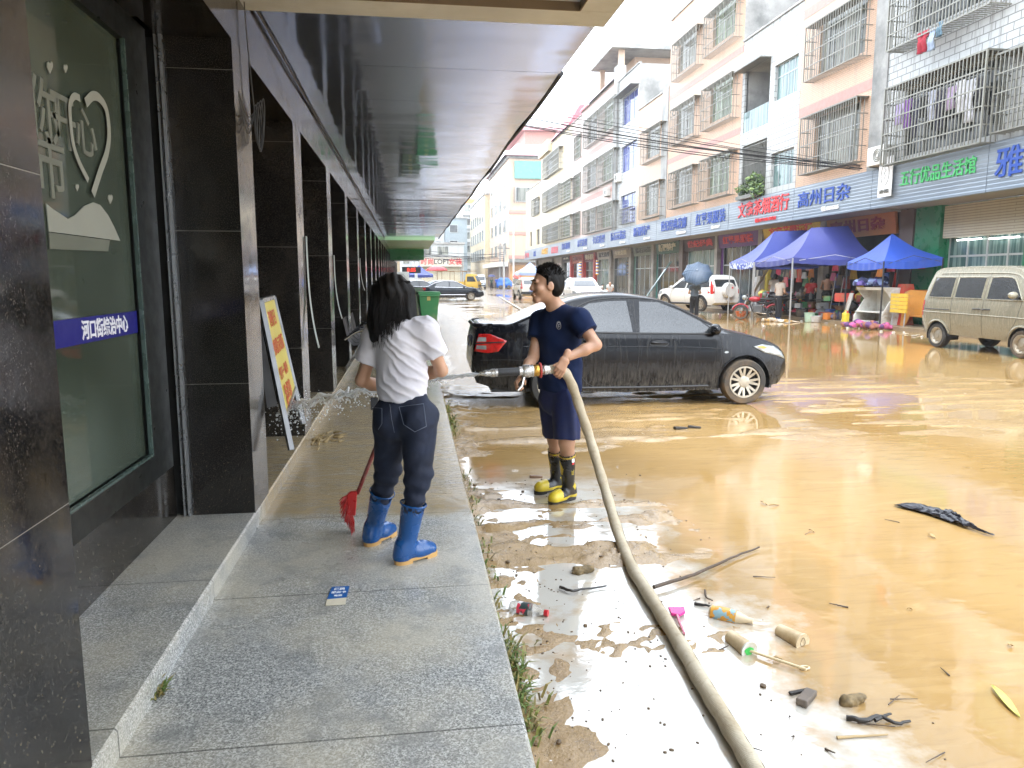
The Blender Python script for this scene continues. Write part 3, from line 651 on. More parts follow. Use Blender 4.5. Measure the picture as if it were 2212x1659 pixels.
shopfront(hE, 45.1, 50.1, mat('teal_frontage', (.03, .2, .15), .4), 'glass', pm=P_DARK); shopfront(hF, 50.2, 55.2, mat('olive_frontage', (.10, .19, .13), .4), 'glass', pm=P_DARK)
shopfront(hG, 56, 61, GD, 'dark'); shopfront(hG, 61.2, 66.5, GD, 'glass', pm=P_TEAL); shopfront(hH, 66.6, 71, REDP, 'dark'); shopfront(hI, 71.2, 76.4, REDP, 'dark'); shopfront(hI, 76.6, 81.2, GD, 'dark'); shopfront(hI, 81.3, 87, GD, 'dark'); shopfront(hJ, 87, 98, GD, 'dark')
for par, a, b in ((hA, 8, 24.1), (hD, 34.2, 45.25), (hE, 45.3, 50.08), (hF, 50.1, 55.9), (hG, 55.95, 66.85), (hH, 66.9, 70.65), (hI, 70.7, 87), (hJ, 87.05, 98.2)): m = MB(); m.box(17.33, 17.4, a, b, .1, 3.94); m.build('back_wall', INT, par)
gs = 'shop signs under the arcade'
def ss_(nm, lab, y0, y1, m, lm, txt, h=.42, z0=3.25, z1=4.02, tilt=.12):
    sign('shop_sign', lab, y0, y1, z0, z1, m, [(txt, y1 - (y1 - y0) * .12, y0 + (y1 - y0) * .12, (z0 + z1) / 2, h, lm)], X0=16.98, X1=17.08, tilt=tilt, group=gs, bold=.03)
ORA = mat('faded_orange_board', (.40, .15, .045), .5, vs=1.5, dirt=(.3, .14, .06))
ss_('o', 'faded orange shop sign with dark red 高州日杂 letters', 24.3, 28.9, ORA, SDR, '高州日杂', .5, 3.2, 4.02)
ss_('y', 'yellow shop sign with red 文鑫茶烟酒行 letters above the tents', 29.1, 34.1, mat('yellow_board', (.62, .42, .05), .5), SR, '文鑫茶烟酒行', .44, 3.5, 4.0)
ss_('p', 'purple shop sign with red letters', 34.6, 39.3, PUR, SR, '红苹果服装', .42)
ss_('b', 'dark brown shop sign with red 世纪经典 letters', 39.5, 44.5, mat('dark_brown_board', (.06, .035, .035), .5), SR, '世纪经典', .42)
ss_('g', 'dark green shop sign with white 新疆特产 letters', 45.3, 49.7, mat('dark_green_board', (.04, .10, .07), .5), SCR, '新疆特产', .5)
ss_('v', 'olive green shop sign with thin dark letters', 50.3, 54.9, mat('olive_board', (.18, .21, .15), .5), SK, '陈石云茶', .4)
ss_('t', 'tan shop sign with pale letters', 56.1, 60.6, mat('tan_board', (.28, .24, .19), .5), SCR, '卡尼造型', .38)
ss_('w', 'light grey shop sign with black letters', 61, 65.8, mat('light_grey_board', (.42, .41, .38), .5), SK, '易艺造型', .42)
ss_('d', 'maroon shop sign with white letters', 66, 70.9, mat('maroon_board', (.14, .02, .03), .5), SCR, '美乐服装', .5, 3.15)
ss_('r', 'brick red shop sign with dark letters', 71.2, 76.4, mat('brick_red_board', (.38, .09, .06), .5), SDR, '茶烟酒行', .42, 3.1)
ss_('k', 'small dark shop sign with a white surround', 77.5, 80.9, mat('black_board', (.02, .02, .025), .5), SCR, '水果', .2, 3.4)
# barber poles, air conditioners, plants on the facade
for i, (y, X) in enumerate(((66.9, 16.0), (61.5, 16.2))):
    t = thing('barber_pole', ['striped barber pole beside the maroon shop sign', 'striped barber pole beside the tan shop sign'][i], 'barber pole', (X, y, 1.9), 0, 'barber poles'); b = [MB(), MB(), MB()]
    for k in range(40):
        mbk = b[(k // 3) % 3]; mbk.lathe([(.13, 1.9 + k * .03), (.13, 1.93 + k * .03)], Matrix.Translation((X - .35, y, 0)), 10, False)
    for q, c in zip(b, (SY, SW, SB)): q.build('stripe', c, t)
def aircon(loc, label):
    t = thing('air_conditioner', label, 'air conditioner', loc, 0, 'air conditioners on the shop houses'); m = MB(); x, y, z = loc
    m.box(x - .35, x, y - .45, y + .45, z, z + .6); m.build('casing', mat('aircon_white', (.62, .62, .58), .5, vs=3, dirt=(.4, .36, .28)), t, bevel=.02)
    g = MB()
    for r in (.08, .14, .2): g.tube([(x - .36, y - .1 + r * math.cos(a), z + .3 + r * math.sin(a)) for a in np.linspace(0, 2 * PI, 16)], .012, 4)
    g.build('fan_grille', STEELD, t); 
    for s in (-.35, .35): g = MB(); g.bar((x - .3, y + s, z - .02), (x, y + s, z - .02), .03); g.build('bracket', STEELD, t)
    return t
aircon((15.55, 23.1, 5.3), 'white air conditioner beside the lower laundry balcony'); aircon((15.6, 57.3, 7.9), 'white air conditioner on the pale pink shop house'); aircon((15.6, 54.3, 8.6), 'white air conditioner beside a blue window')
LEAF = [mat('leaf_green_%s' % k, c, .5, var=.3) for k, c in (('mid', (.07, .13, .025)), ('light', (.13, .19, .04)), ('dark', (.035, .075, .018)))]
def foliage(mb, c, r, n, s, rnd=random):
    for _ in range(n):
        while True:
            p = Vector((rnd.uniform(-1, 1), rnd.uniform(-1, 1), rnd.uniform(-1, 1)))
            if p.length < 1: break
        p = Vector((p.x * r[0], p.y * r[1], p.z * r[2])) + Vector(c); a = Vector((rnd.gauss(0, 1), rnd.gauss(0, 1), rnd.gauss(0, 1))).normalized(); b = a.orthogonal().normalized(); k = s * rnd.uniform(.6, 1.3)
        mb.cur = rnd.randrange(3); mb.poly([p - a * k, p + b * k * .35, p + a * k, p - b * k * .35])
t = thing('balcony_plant', 'bushy green potted plants on the low balcony of the narrow white house', 'plant', (15.3, 32.5, 5)); m = MB()
for y, z, r in ((31.9, 5.6, .55), (32.4, 5.5, .5), (33.2, 5.3, .35), (31.7, 5.1, .45)): foliage(m, (15.35, y, z + .34), (.32, r * .8, r * .75), 130, .12)
m.build('foliage', LEAF, t); m = MB(); m.box(15.2, 15.55, 31.6, 33.6, 5.22, 5.38); m.build('planter', STEELD, t)
# laundry: each garment on its own
cl = [((.55, .45, .7), 'pale lilac shirt'), ((.22, .08, .35), 'purple shirt'), ((.03, .03, .06), 'navy shirt'), ((.02, .02, .02), 'black trousers'), ((.5, .52, .6), 'grey blue shirt'), ((.03, .03, .05), 'dark jacket'), ((.5, .38, .55), 'mauve dress'), ((.75, .74, .76), 'white shirt'), ((.66, .66, .7), 'long white shirt'), ((.04, .04, .05), 'black coat')]
def garment(y, z, w, h, c, label, X=15.25, long=False):
    m = MB(); P = []
    for i in range(9):
        r = []
        for j in range(9):
            u, v = i / 8 - .5, j / 8; ww = w * (1.5 if v < .3 and not long else 1) * (.85 + .2 * v)
            r.append((X + .05 * math.sin(u * 14 + y * 3) * (v + .2) + .02 * math.sin(v * 9), y + u * ww, z - v * h * (1 if abs(u) < .4 or v < .3 or long else .97)))
        P.append(r)
    m.grid(P); o = m.build('garment', mat('cloth_' + label.replace(' ', '_'), c, .85, var=.2, vs=9), smooth=60)
    s = o.modifiers.new('thick', 'SOLIDIFY'); s.thickness = .012; tag(o, label, 'laundry', 'laundry on the barred balconies'); return o
for i, (c, n) in enumerate(cl): garment(22.1 - i * .37, 7.0 + .05 * math.sin(i * 2), .3, .62 + .25 * (i % 3), c, n + ' drying in the lower barred balcony')
garment(20.9, 8.75, .4, .6, (.28, .015, .03), 'dark red cloth hanging under the upper balcony', 15.0); garment(20.5, 8.7, .25, .6, (.3, .36, .45), 'pale blue cloth hanging under the upper balcony', 15.0, True); garment(20.2, 8.8, .2, .4, (.1, .17, .22), 'teal cloth hanging under the upper balcony', 15.0, True)
garment(20.6, 10.4, .35, .9, (.6, .6, .66), 'white towel hanging in the upper barred balcony', 15.2, True)
m = MB(); m.tube([(15.25, 18.3, 7.05), (15.25, 22.5, 7.05)], .012, 5); tag(m.build('clothes_rail', ALUW), 'thin clothes rail inside the lower barred balcony', 'clothes rail')
# ---------------------------------------------------------------- far end of the street
def block(label, x0, x1, y0, y1, z1, m, wx=(), wy=(), pane=P_CURT, base=0, name='far_building', group=None):
    b = thing(name, label, 'building', ((x0 + x1) / 2, (y0 + y1) / 2, 0), 0, group)
    k = MB(); k.box(x0, x1, y0, y1, base, z1); k.build('wall', m, b)
    k = MB(); k.box(x0 - .25, x1 + .25, y0 - .25, y1 + .25, z1 + .002, z1 + .35); k.build('roof_edge', CONC, b)
    for face, ws in (('x', wx), ('y', wy)):
        for (a, c, d, e) in ws:
            f = MB(); p = MB()
            if face == 'x': f.box(x0 - .1, x0 - .002, a, c, d, e); p.box(x0 - .13, x0 - .101, a + .12, c - .12, d + .1, e - .1)
            else: f.box(a, c, y0 - .1, y0 - .002, d, e); p.box(a + .12, c - .12, y0 - .13, y0 - .101, d + .1, e - .1)
            w = f.build('window', ALUW, b); p.build('pane', pane, w)
    return b
fl = [4.6 + 3.6 * i for i in range(5)]
b1 = block('pale peach corner building with a pink tiled roof beyond the side street', 15.6, 32, 115, 142, 19.6, PEACH2,
    wx=[(118 + 6 * i, 121 + 6 * i, z + .6, z + 2.6) for i in range(4) for z in fl[:4]], wy=[(16.6, 24, 16.7, 19.1), (16.6, 23, 13.2, 15.4)])
m = MB(); m.box(16.4, 24.2, 114.6, 114.85, 16.6, 19.2); m.build('green_glazing', mat('green_glazing', (.10, .27, .22), .2, vs=2), b1)
cage(b1, 16.4, 114.6, 114.8, 13, 15.4, .1, .1)
m = MB()
for i in range(28): x = 16.4 + i * .28; m.bar((x, 114.5, 12.9), (x, 114.5, 15.4), .05)
m.build('window_bars', STEEL, b1)
PINKR = m_wall('pink_roof_tile', (.52, .27, .28), .5, .4, .04, .2)
m = MB(); m.add([(14.8, 114.2, 19.95), (33, 114.2, 19.95), (33, 143, 19.95), (14.8, 143, 19.95), (17, 116.5, 22), (31, 116.5, 22), (31, 141, 22), (17, 141, 22)], [(0, 1, 5, 4), (1, 2, 6, 5), (2, 3, 7, 6), (3, 0, 4, 7), (4, 5, 6, 7)]); m.build('roof', PINKR, b1)
m = MB(); m.box(18.5, 30, 118, 135, 22, 24.2); m.build('penthouse', mat('pink_wall', (.5, .25, .2), .6), b1)
m = MB(); m.box(17.6, 31, 117, 136, 24.2, 24.7); m.build('penthouse_roof', PINKR, b1)
for z in (11.4, 8.2, 4.6): m = MB(); m.box(15.55, 32.05, 114.9, 115, z, z + .5); m.build('pink_band', BAND, b1)
for z in (8.9, 5.3):
    m = MB(); m.prism([(20.5 + 1.6 * math.cos(a), 114.85, z + 1 + 1.7 * math.sin(a)) for a in np.linspace(0, PI, 14)] + [(18.9, 114.85, z - .6), (22.1, 114.85, z - .6)], (0, .14, 0)); w = m.build('arched_window', PEACH, b1)
    m = MB(); m.prism([(20.5 + 1.2 * math.cos(a), 114.8, z + 1 + 1.3 * math.sin(a)) for a in np.linspace(0, PI, 14)] + [(19.3, 114.8, z - .4), (21.7, 114.8, z - .4)], (0, .04, 0)); m.build('pane', P_GREEN, w)
m = MB(); m.box(14.2, 15.5, 115.2, 142, 3.4, 4.1); m.build('awning', mat('white_awning', (.6, .6, .56), .5, vs=.5), b1)
m = MB(); m.box(15.2, 15.59, 115.4, 142, .1, 3.4); m.build('shop_frontage', mat('dim_far_shops', (.12, .08, .06), .6, vs=.4, var=.7), b1)
m = MB(); m.box(15.62, 31.9, 114.3, 114.98, 4, 4.55); m.build('side_awning', STEELD, b1)
m = MB(); m.box(15.7, 31.9, 114.7, 114.98, .1, 3.6); m.build('side_frontage', mat('ochre_frontage', (.36, .2, .08), .6, vs=.4, var=.5), b1)
block('long cream building down the street past the pink roof', 14.8, 30, 143, 176, 17.2, CREAM, wx=[(145 + 5 * i, 148 + 5 * i, z + .5, z + 2.7) for i in range(6) for z in fl[:4]])
b2 = block('slender pale tower with an orange parapet at the far end', 15.2, 21, 205, 218, 21.2, GREYW, wx=[(206 + 4 * i, 208.5 + 4 * i, z, z + 2) for i in range(3) for z in fl], wy=[(15.6, 18, z, z + 2.2) for z in fl])
m = MB(); m.box(15.1, 21.2, 204.9, 218.1, 21.5, 22.8); m.build('parapet', mat('orange_parapet', (.62, .26, .06), .6), b2)
m = MB()
for z in fl: m.box(15.0, 18.4, 204, 205, z - .6, z + .3)
m.build('balcony', WTILE2, b2)
block('grey walled block closing the street behind the shuttered shop', -2, 9.2, 186, 200, 19, GREYW, wy=[(-1 + 2.6 * i, .6 + 2.6 * i, z + .4, z + 2.4) for i in range(4) for z in fl])
block('tall dark grey narrow building beside the shuttered shop', 9.3, 14.2, 178, 196, 15.5, mat('blue_grey_wall', (.22, .27, .3), .7, vs=.3), wy=[(10, 12, z + .4, z + 2.2) for z in fl[:3]], pane=P_DARK)
b3 = block('shuttered shop with a cream signboard of red letters at the street end', 2.2, 11.4, 152, 166, 8.4, GREYW, wy=[(2.6, 5, 6.2, 8), (6, 8.4, 6.2, 8)])
t = sign('street_end_sign', 'cream signboard with red letters above the far roller shutter', -.01, .01, 0, .01, SCR)
for c in list(t.children): bpy.data.objects.remove(c)
place(t, (6.6, 151, 4)); m = MB(); m.box(2.6, 10.9, 151, 151.6, 3.9, 5.7); m.build('board', mat('cream_board', (.66, .62, .52), .5), t)
for tx, x, c in (('时尚', 4.0, SR), ('LOFT', 6.9, SK), ('女装', 9.6, SR)): text_mb(tx, 1.35, frame_m((x, 150.95, 4.8), (1, 0, 0), (0, 0, 1)), .02, .02).build('lettering', c, t)
m = MB(); m.box(2.8, 10.6, 151.8, 151.98, .1, 3.8); m.build('roller_shutter', m_wall('cream_shutter', (.62, .58, .44), 9, .25, .03, .2), b3)
block('plain cream block along the left side beyond the arcade', -16, -1.4, 84, 150, 9, CREAM, wx=[])
block('unseen pale block added behind the viewer to darken reflections', -12, 26, -52, -42, 13, GREYW)  # added out of view so the black saloon mirrors a wall, not bright sky
# lamp post, poles, wires
WHITEP = mat('white_painted_steel', (.62, .63, .62), .4, var=.05)
t = thing('street_lamp', 'tall slim white street lamp post at the far corner', 'street lamp', (14.9, 105, 0)); m = MB(); m.tube([(14.9, 105, 0), (14.9, 105, 6), (14.9, 105, 10)], [.14, .11, .08], 10); m.build('pole', WHITEP, t, smooth=40)
m = MB(); m.tube([(14.9, 105, 9.9), (14.3, 105, 10.3), (13.2, 105, 10.4)], .05, 6); m.build('arm', WHITEP, t); m = MB(); m.box(12.5, 13.3, 104.85, 105.15, 10.32, 10.45); m.build('lamp_head', WHITEP, t, bevel=.03)
for i, (X, Y, h, l) in enumerate(((13.9, 108, 6.4, 'concrete utility pole carrying cables near the blue tarpaulin'), (14.6, 118, 7, 'concrete utility pole behind the white street lamp'), (.9, 78, 4.6, 'white post beside the market tent'))):
    t = thing('utility_pole', l, 'pole', (X, Y, 0)); m = MB(); m.tube([(X, Y, 0), (X, Y, h)], [.17, .13], 8); m.build('pole', WHITEP if i == 2 else CONC, t, smooth=40); m = MB(); m.box(X - .9, X + .9, Y - .06, Y + .06, h - .6, h - .45); m.build('crossarm', STEELD, t)
RUB = mat('black_cable', (.012, .012, .014), .6, var=.05)
def wire(a, b, sag, r, label, group):
    a, b = Vector(a), Vector(b); m = MB(); m.tube([a.lerp(b, k / 24) - Vector((0, 0, sag * 4 * (k / 24) * (1 - k / 24))) for k in range(25)], r, 5)
    return tag(m.build('overhead_cable', RUB, smooth=60), label, 'cable', group)
for i in range(11):
    wire((-1, 21 + .2 * i, 6.95 + .10 * math.sin(i * 2.1)), (15.3, 24 + .08 * math.sin(i), 5.36 + .08 * math.cos(i * 1.7)), .05 + .07 * (i % 6), .006 + .004 * (i % 3), 'black cable in the bundle slung across the near street', 'black cables across the near street')
for i in range(9):
    wire((-1.3, 92 + i, 4.6 + .28 * (i % 4)), (14, 108, 4.1 + .3 * (i % 5)), .3 + .15 * (i % 3), .03, 'thin dark wire crossing the far end of the street', 'wires at the far end of the street')
# ---------------------------------------------------------------- vehicles
TYRE = mat('muddy_tyre', (.035, .033, .03), .8, vs=5, var=.3, dirt=(.17, .11, .055), bump=.3, bs=30)
RIMM = mat('muddy_alloy', (.40, .36, .29), .4, metal=.5, vs=6, var=.2, dirt=(.24, .17, .09))
CARGL = NT('tinted_car_glass'); _v = CARGL.pos(); CARGL.set(Base_Color=CARGL.mix(CARGL.rng(CARGL.noise(CARGL.pos((60, 60, 3)), 2, 6, .65), .38, .68), (.014, .017, .02), (.055, .06, .066)), Roughness=.06, IOR=1.6, Coat_Weight=.6, Coat_Roughness=.03); CARGL = CARGL.m
BLKP = mat('black_plastic', (.014, .014, .015), .45, var=.1, vs=8)
LAMPW = mat('headlamp_lens', (.30, .32, .32), .1, metal=.35, vs=12, var=.3); LAMPR = mat('tail_lamp_red', (.42, .012, .01), .12, vs=14, var=.5, IOR=1.6); LAMPO = mat('amber_lens', (.6, .22, .02), .2)
PLATE = mat('blue_number_plate', (.02, .07, .4), .4, var=.05); CHROME = mat('chrome_trim', (.7, .7, .72), .15, metal=1, var=.05)
def m_paint(name, c, dirtc, amt, rough=.12, metal=.0):
    """gloss paint carrying dried mud: runs down the sides, heavier low down"""
    t = NT(name); v = t.pos(); z = t.node('SeparateXYZ', {0: v}).outputs[2]
    st = t.noise(t.pos((30, 30, 1.3)), 1.6, 6, .7); st2 = t.noise(t.pos((6, 6, .8)), 1.5, 5, .6); pt = t.noise(v, 2.2, 6, .6)
    low = t.rng(z, .2, .62, 1, 0); a = t.math('MULTIPLY', t.rng(st, .48, .68), t.rng(st2, .4, .66, .08, 1))
    lo2 = t.math('MULTIPLY', low, t.rng(t.noise(t.pos((18, 18, 1)), 2, 6, .7), .4, .62)); f = t.math('MAXIMUM', t.math('MULTIPLY', a, amt), t.math('MULTIPLY', lo2, min(1, amt * 2.2)))
    f = t.math('MAXIMUM', f, t.math('MULTIPLY', t.rng(pt, .5, .75), amt * .12))
    return t.set(Base_Color=t.mix(f, c, dirtc), Metallic=metal, Roughness=t.math('ADD', rough, t.math('MULTIPLY', f, .45)), Coat_Weight=.1, Coat_Roughness=t.math('ADD', .03, t.math('MULTIPLY', f, .4)), IOR=1.36)
def interp(pts, n=10):
    s = spline([(p[0], p[1], 0) for p in pts], n); X = np.array([p.x for p in s]); Z = np.array([p.y for p in s]); o = np.argsort(X, kind='stable')
    return lambda x: float(np.interp(x, X[o], Z[o]))
class Car:
    def __init__(s, name, label, loc, rz, top, bot, W, belt, wheels, wr, paint, tumble=.32, crown=.06, endtaper=(.55, .16, .14), group=None, cat='car', rim='spoke', arch=.055, wlip=None, pw=.55, nx=90):
        s.root = thing(name, label, cat, loc, rz, group); s.L0, s.L1 = top[0][0], top[-1][0]
        ft = interp(top, 6); fb = lambda x: float(np.interp(x, [p[0] for p in bot], [p[1] for p in bot])); fbelt = lambda x: float(np.interp(x, [p[0] for p in belt], [p[1] for p in belt]))
        xe, ta, tb = endtaper
        def wid(x):
            m = (s.L0 + s.L1) / 2; h = (s.L1 - s.L0) / 2; u = abs(x - m) / h; t = ta if x < m else tb
            k = 0 if u < xe else (u - xe) / (1 - xe); return W * (1 - t * k ** 2.6)
        def ys(x, z):
            w = wid(x); b = fbelt(x); zb = fb(x); zm = zb + (b - zb) * .62
            if z <= zm: return w * (1 - .10 * ((zm - z) / max(.05, zm - zb)) ** 2)
            if z <= b: return w * (1 - .035 * ((z - zm) / max(.05, b - zm)) ** 2)
            return w * .965 - tumble * (z - b) - .10 * (z - b) ** 2
        s.ys, s.ft = ys, ft
        u = np.linspace(-1, 1, nx); xs = np.sin(u * PI / 2 * .93) / math.sin(PI / 2 * .93); xs = (s.L0 + s.L1) / 2 + (s.L1 - s.L0) / 2 * (xs * .45 + u * .55)
        R1, R2, R3 = 12, 7, 8; rows = []
        for x in xs:
            zt, zb, b = ft(x), fb(x), fbelt(x); cr = min(crown, (zt - zb) * .4); zs = zt - cr; b2 = min(b, zs)
            r = [(0., zb)] + [(ys(x, z), z) for z in np.linspace(zb, b2, R1)] + [(ys(x, z), z) for z in np.linspace(b2 + 1e-3, zs, R2 + 1)[1:]]
            y0 = ys(x, zs)
            for k in range(1, R3 + 1):
                t = PI / 2 * k / R3; r.append((y0 * math.cos(t) ** pw if k < R3 else 0., zs + (zt - zs) * math.sin(t) ** pw))
            rows.append([Vector((x, y, z)) for y, z in r])
        N = len(rows[0]); s.wheels = wheels; A = wr + arch
        ins = [[any((p.x - wx) ** 2 + (p.z - wr) ** 2 < A * A for wx in wheels) and j <= R1 + 1 for j, p in enumerate(r)] for r in rows]
        for r, q in zip(ins, rows): r[0] = r[1]
        drop = set(); touch = set()
        for i in range(len(rows) - 1):
            for j in range(N - 1):
                c = [(i, j), (i + 1, j), (i + 1, j + 1), (i, j + 1)]; k = [ins[a][b] for a, b in c]
                if all(k): drop.add((i, j))
                else: touch |= {cc for cc, kk in zip(c, k) if kk}
        for (i, j) in touch:
            if j == 0: continue
            p = rows[i][j]; wx = min(wheels, key=lambda w: abs(w - p.x)); d = Vector((p.x - wx, 0, p.z - wr)); d = d.normalized() if d.length > 1e-4 else Vector((0, 0, 1))
            q = Vector((wx, 0, wr)) + d * A; q.y = ys(q.x, q.z) if j > 0 else 0; rows[i][j] = q
        mb = MB()
        for sg in (1, -1):
            vs = [Vector((p.x, p.y * sg, p.z)) for r in rows for p in r]; fs = []
            for i in range(len(rows) - 1):
                for j in range(N - 1):
                    if (i, j) in drop: continue
                    f = (i * N + j, (i + 1) * N + j, (i + 1) * N + j + 1, i * N + j + 1); fs.append(f if sg < 0 else f[::-1])
            mb.add(vs, fs)
            for e in (0, len(rows) - 1): mb.add([Vector((p.x, p.y * sg, p.z)) for p in rows[e]], [list(range(N)) if (e == 0) == (sg < 0) else list(range(N))[::-1]])
        s.body = mb.build('body', paint, s.root, smooth=38, local=True)
        s.bvh = BVHTree.FromPolygons([tuple(v) for v in mb.v], mb.f)
        # wheel wells and floor
        k = MB(); k.box(s.L0 + .25, s.L1 - .25, -W * .8, W * .8, fb(0) + .01, fb(0) + .05)
        for wx in wheels:
            for sg in (1, -1):
                P = [[(wx + A * math.cos(a), sg * (y), wr + A * math.sin(a)) for a in np.linspace(-.25, PI + .25, 18)] for y in (ys(wx, wr + A) - .015, W - .34)]
                k.grid(P)
                k.poly([(wx + A * math.cos(a), sg * (W - .34), wr + A * math.sin(a)) for a in np.linspace(0, PI, 14)])
        k.build('underbody', BLKP, s.root, local=True)
        for wx in wheels:
            for sg in (1, -1): s.wheel(wx, sg * (W - .105), wr, sg, rim)
    def wheel(s, x, y, r, sg, rim):
        old = WM[s.root]; M = Matrix.Translation((x, y, r)) @ Matrix.Rotation(-sg * PI / 2, 4, 'X')
        t = MB(); t.T = M; w = .095; q = r * .70
        t.lathe([(q, -w), (r * .93, -w), (r * .985, -w * .75), (r, -w * .4), (r, w * .4), (r * .985, w * .75), (r * .93, w), (q + .012, w), (q, w * .8), (q, -w)], n=40, cap=False)
        wh = t.build('wheel', TYRE, s.root, smooth=40, local=True)
        k = MB(); k.T = M; k.lathe([(q, w * .78), (q * .94, w * .55), (q * .92, -w * .2), (.02, -w * .2)], n=40, cap=False)
        kk = k.build('rim_barrel', mat('dark_rim', (.05, .045, .04), .6, vs=4), wh, smooth=40, local=True)
        k = MB(); k.T = M
        k.lathe([(q * 1.0, w * .72), (q * 1.0, w * .95), (q * .9, w * .95), (q * .88, w * .7)], n=40, cap=False)
        if rim == 'spoke':
            for i in range(7):
                for d in (-.13, .13):
                    a = 2 * PI * i / 7 + d * .9; b = 2 * PI * i / 7 + d * 1.5
                    k.prism([(.06 * math.cos(a - .3), .06 * math.sin(a - .3), w * .5), (q * .92 * math.cos(b - .075), q * .92 * math.sin(b - .075), w * .78), (q * .92 * math.cos(b + .075), q * .92 * math.sin(b + .075), w * .78), (.06 * math.cos(a + .3), .06 * math.sin(a + .3), w * .5)], (0, 0, .016))
            k.lathe([(.075, w * .4), (.075, w * .72), (.05, w * .8), (.001, w * .8)], n=20, cap=False)
            for i in range(5): a = 2 * PI * i / 5; k.lathe([(.008, w * .7), (.008, w * .84), (.001, w * .84)], Matrix.Translation((.056 * math.cos(a), .056 * math.sin(a), 0)), 8, False)
        else:
            k.lathe([(q * .9, w * .75), (q * .7, w * .35), (q * .55, w * .5), (q * .3, w * .55), (q * .28, w * .75), (.001, w * .78)], n=40, cap=False)
            for i in range(10): a = 2 * PI * i / 10; k.cbox((q * .74 * math.cos(a), q * .74 * math.sin(a), w * .47), (.03, .02, .02), Matrix.Rotation(a, 4, 'Z'))
        k.build('rim', RIMM, wh, smooth=40, local=True)
    def decal(s, name, pts, m, axis='y', sg=-1, off=.004, cell=.05, par=None, thick=0, smooth_n=0):
        """a panel cut to a 2d outline and laid on the body; axis is the direction it is pressed along"""
        P = [Vector(p) for p in pts]
        if smooth_n: P = [Vector((q.x, q.y)) for q in spline([(*p, 0) for p in P + [P[0]]], smooth_n)][:-1]
        Q = []
        for a, b in zip(P, P[1:] + P[:1]):
            n = max(1, int((b - a).length / cell)); Q += [a.lerp(b, i / n) for i in range(n)]
        E = [(i, (i + 1) % len(Q)) for i in range(len(Q))]; I = []
        x0, x1 = min(p.x for p in Q), max(p.x for p in Q); y0, y1 = min(p.y for p in Q), max(p.y for p in Q)
        def inside(p):
            c = False
            for a, b in zip(Q, Q[1:] + Q[:1]):
                if (a.y > p.y) != (b.y > p.y) and p.x < (b.x - a.x) * (p.y - a.y) / (b.y - a.y) + a.x: c = not c
            return c
        gx = x0 + cell / 2
        while gx < x1:
            gy = y0 + cell / 2
            while gy < y1:
                p = Vector((gx, gy))
                if inside(p) and min((p - q).length for q in Q) > cell * .45: I.append(p)
                gy += cell
            gx += cell
        v, _, f, *_r = delaunay_2d_cdt(Q + I, E, [list(range(len(Q)))], 1, 1e-5)
        out = []
        for p in v:
            if axis == 'y': o, d = Vector((p.x, sg * 5, p.y)), Vector((0, -sg, 0))
            elif axis == 'x': o, d = Vector((sg * 8, p.x, p.y)), Vector((-sg, 0, 0))
            else: o, d = Vector((p.x, p.y, 8)), Vector((0, 0, -1))
            h = s.bvh.ray_cast(o, d)
            q = h[0] if h[0] else s.bvh.find_nearest(o + d * 5)[0]; out.append(q - d * off)
        mb = MB(); ax = {'y': 1, 'x': 0, 'z': 2}[axis]
        fs = []
        for t in f:
            a, b, c = (out[i] for i in t); n = (b - a).cross(c - a)
            fs.append(list(t) if n[ax] * (sg if axis != 'z' else 1) > 0 else list(t)[::-1])
        mb.add(out, fs); o = mb.build(name, m, par or s.root, smooth=50, local=True)
        if thick: q = o.modifiers.new('thick', 'SOLIDIFY'); q.thickness = thick; q.offset = 1
        return o
    def both(s, name, pts, m, **k): return [s.decal(name, pts, m, sg=g, **k) for g in (-1, 1)]
    def seam(s, name, pts, m, w=.007, sg=-1, axis='y', par=None, n=6):
        P = spline([(*p, 0) for p in pts], n) if len(pts) > 2 else [Vector((*pts[0], 0)).lerp(Vector((*pts[1], 0)), i / 12) for i in range(13)]
        out = []
        for p in P:
            o, d = (Vector((p.x, sg * 5, p.y)), Vector((0, -sg, 0))) if axis == 'y' else (Vector((sg * 8, p.x, p.y)), Vector((-sg, 0, 0))) if axis == 'x' else (Vector((p.x, p.y, 8)), Vector((0, 0, -1)))
            h = s.bvh.ray_cast(o, d)
            if h[0]: out.append(h[0] - d * w * .15)
        if len(out) < 2: return None
        mb = MB(); mb.tube(out, w / 2, 5); return mb.build(name, m, par or s.root, smooth=60, local=True)
    def mirror(s, x, z, m, W):
        for g in (-1, 1):
            k = MB(); k.T = Matrix.Translation((x, g * (W + .09), z)); k.ball((0, 0, 0), (.07, .11, .075), 8); o = k.build('wing_mirror', m, s.root, smooth=60, local=True)
            k = MB(); k.T = Matrix.Translation((x, g * (W - .02), z - .04)); k.ball((0, 0, 0), (.05, .1, .03), 6); k.build('mirror_stalk', BLKP, o, smooth=60, local=True)
    def handle(s, x, z, m, g):
        y = s.ys(x, z) * g; k = MB(); k.tube([(x - .11, y, z), (x - .09, y + g * .03, z), (x, y + g * .04, z), (x + .09, y + g * .03, z), (x + .11, y, z)], .014, 8); return k.build('door_handle', m, s.root, smooth=60, local=True)
def ell(cx, cz, a, b, n=20): return [(cx + a * math.cos(t), cz + b * math.sin(t)) for t in np.linspace(0, 2 * PI, n, endpoint=False)]
def rr(x0, x1, z0, z1, r, n=4):
    o = []
    for cx, cz, a in ((x1 - r, z1 - r, 0), (x0 + r, z1 - r, PI / 2), (x0 + r, z0 + r, PI), (x1 - r, z0 + r, 1.5 * PI)): o += [(cx + r * math.cos(a + PI / 2 * k / n), cz + r * math.sin(a + PI / 2 * k / n)) for k in range(n + 1)]
    return o
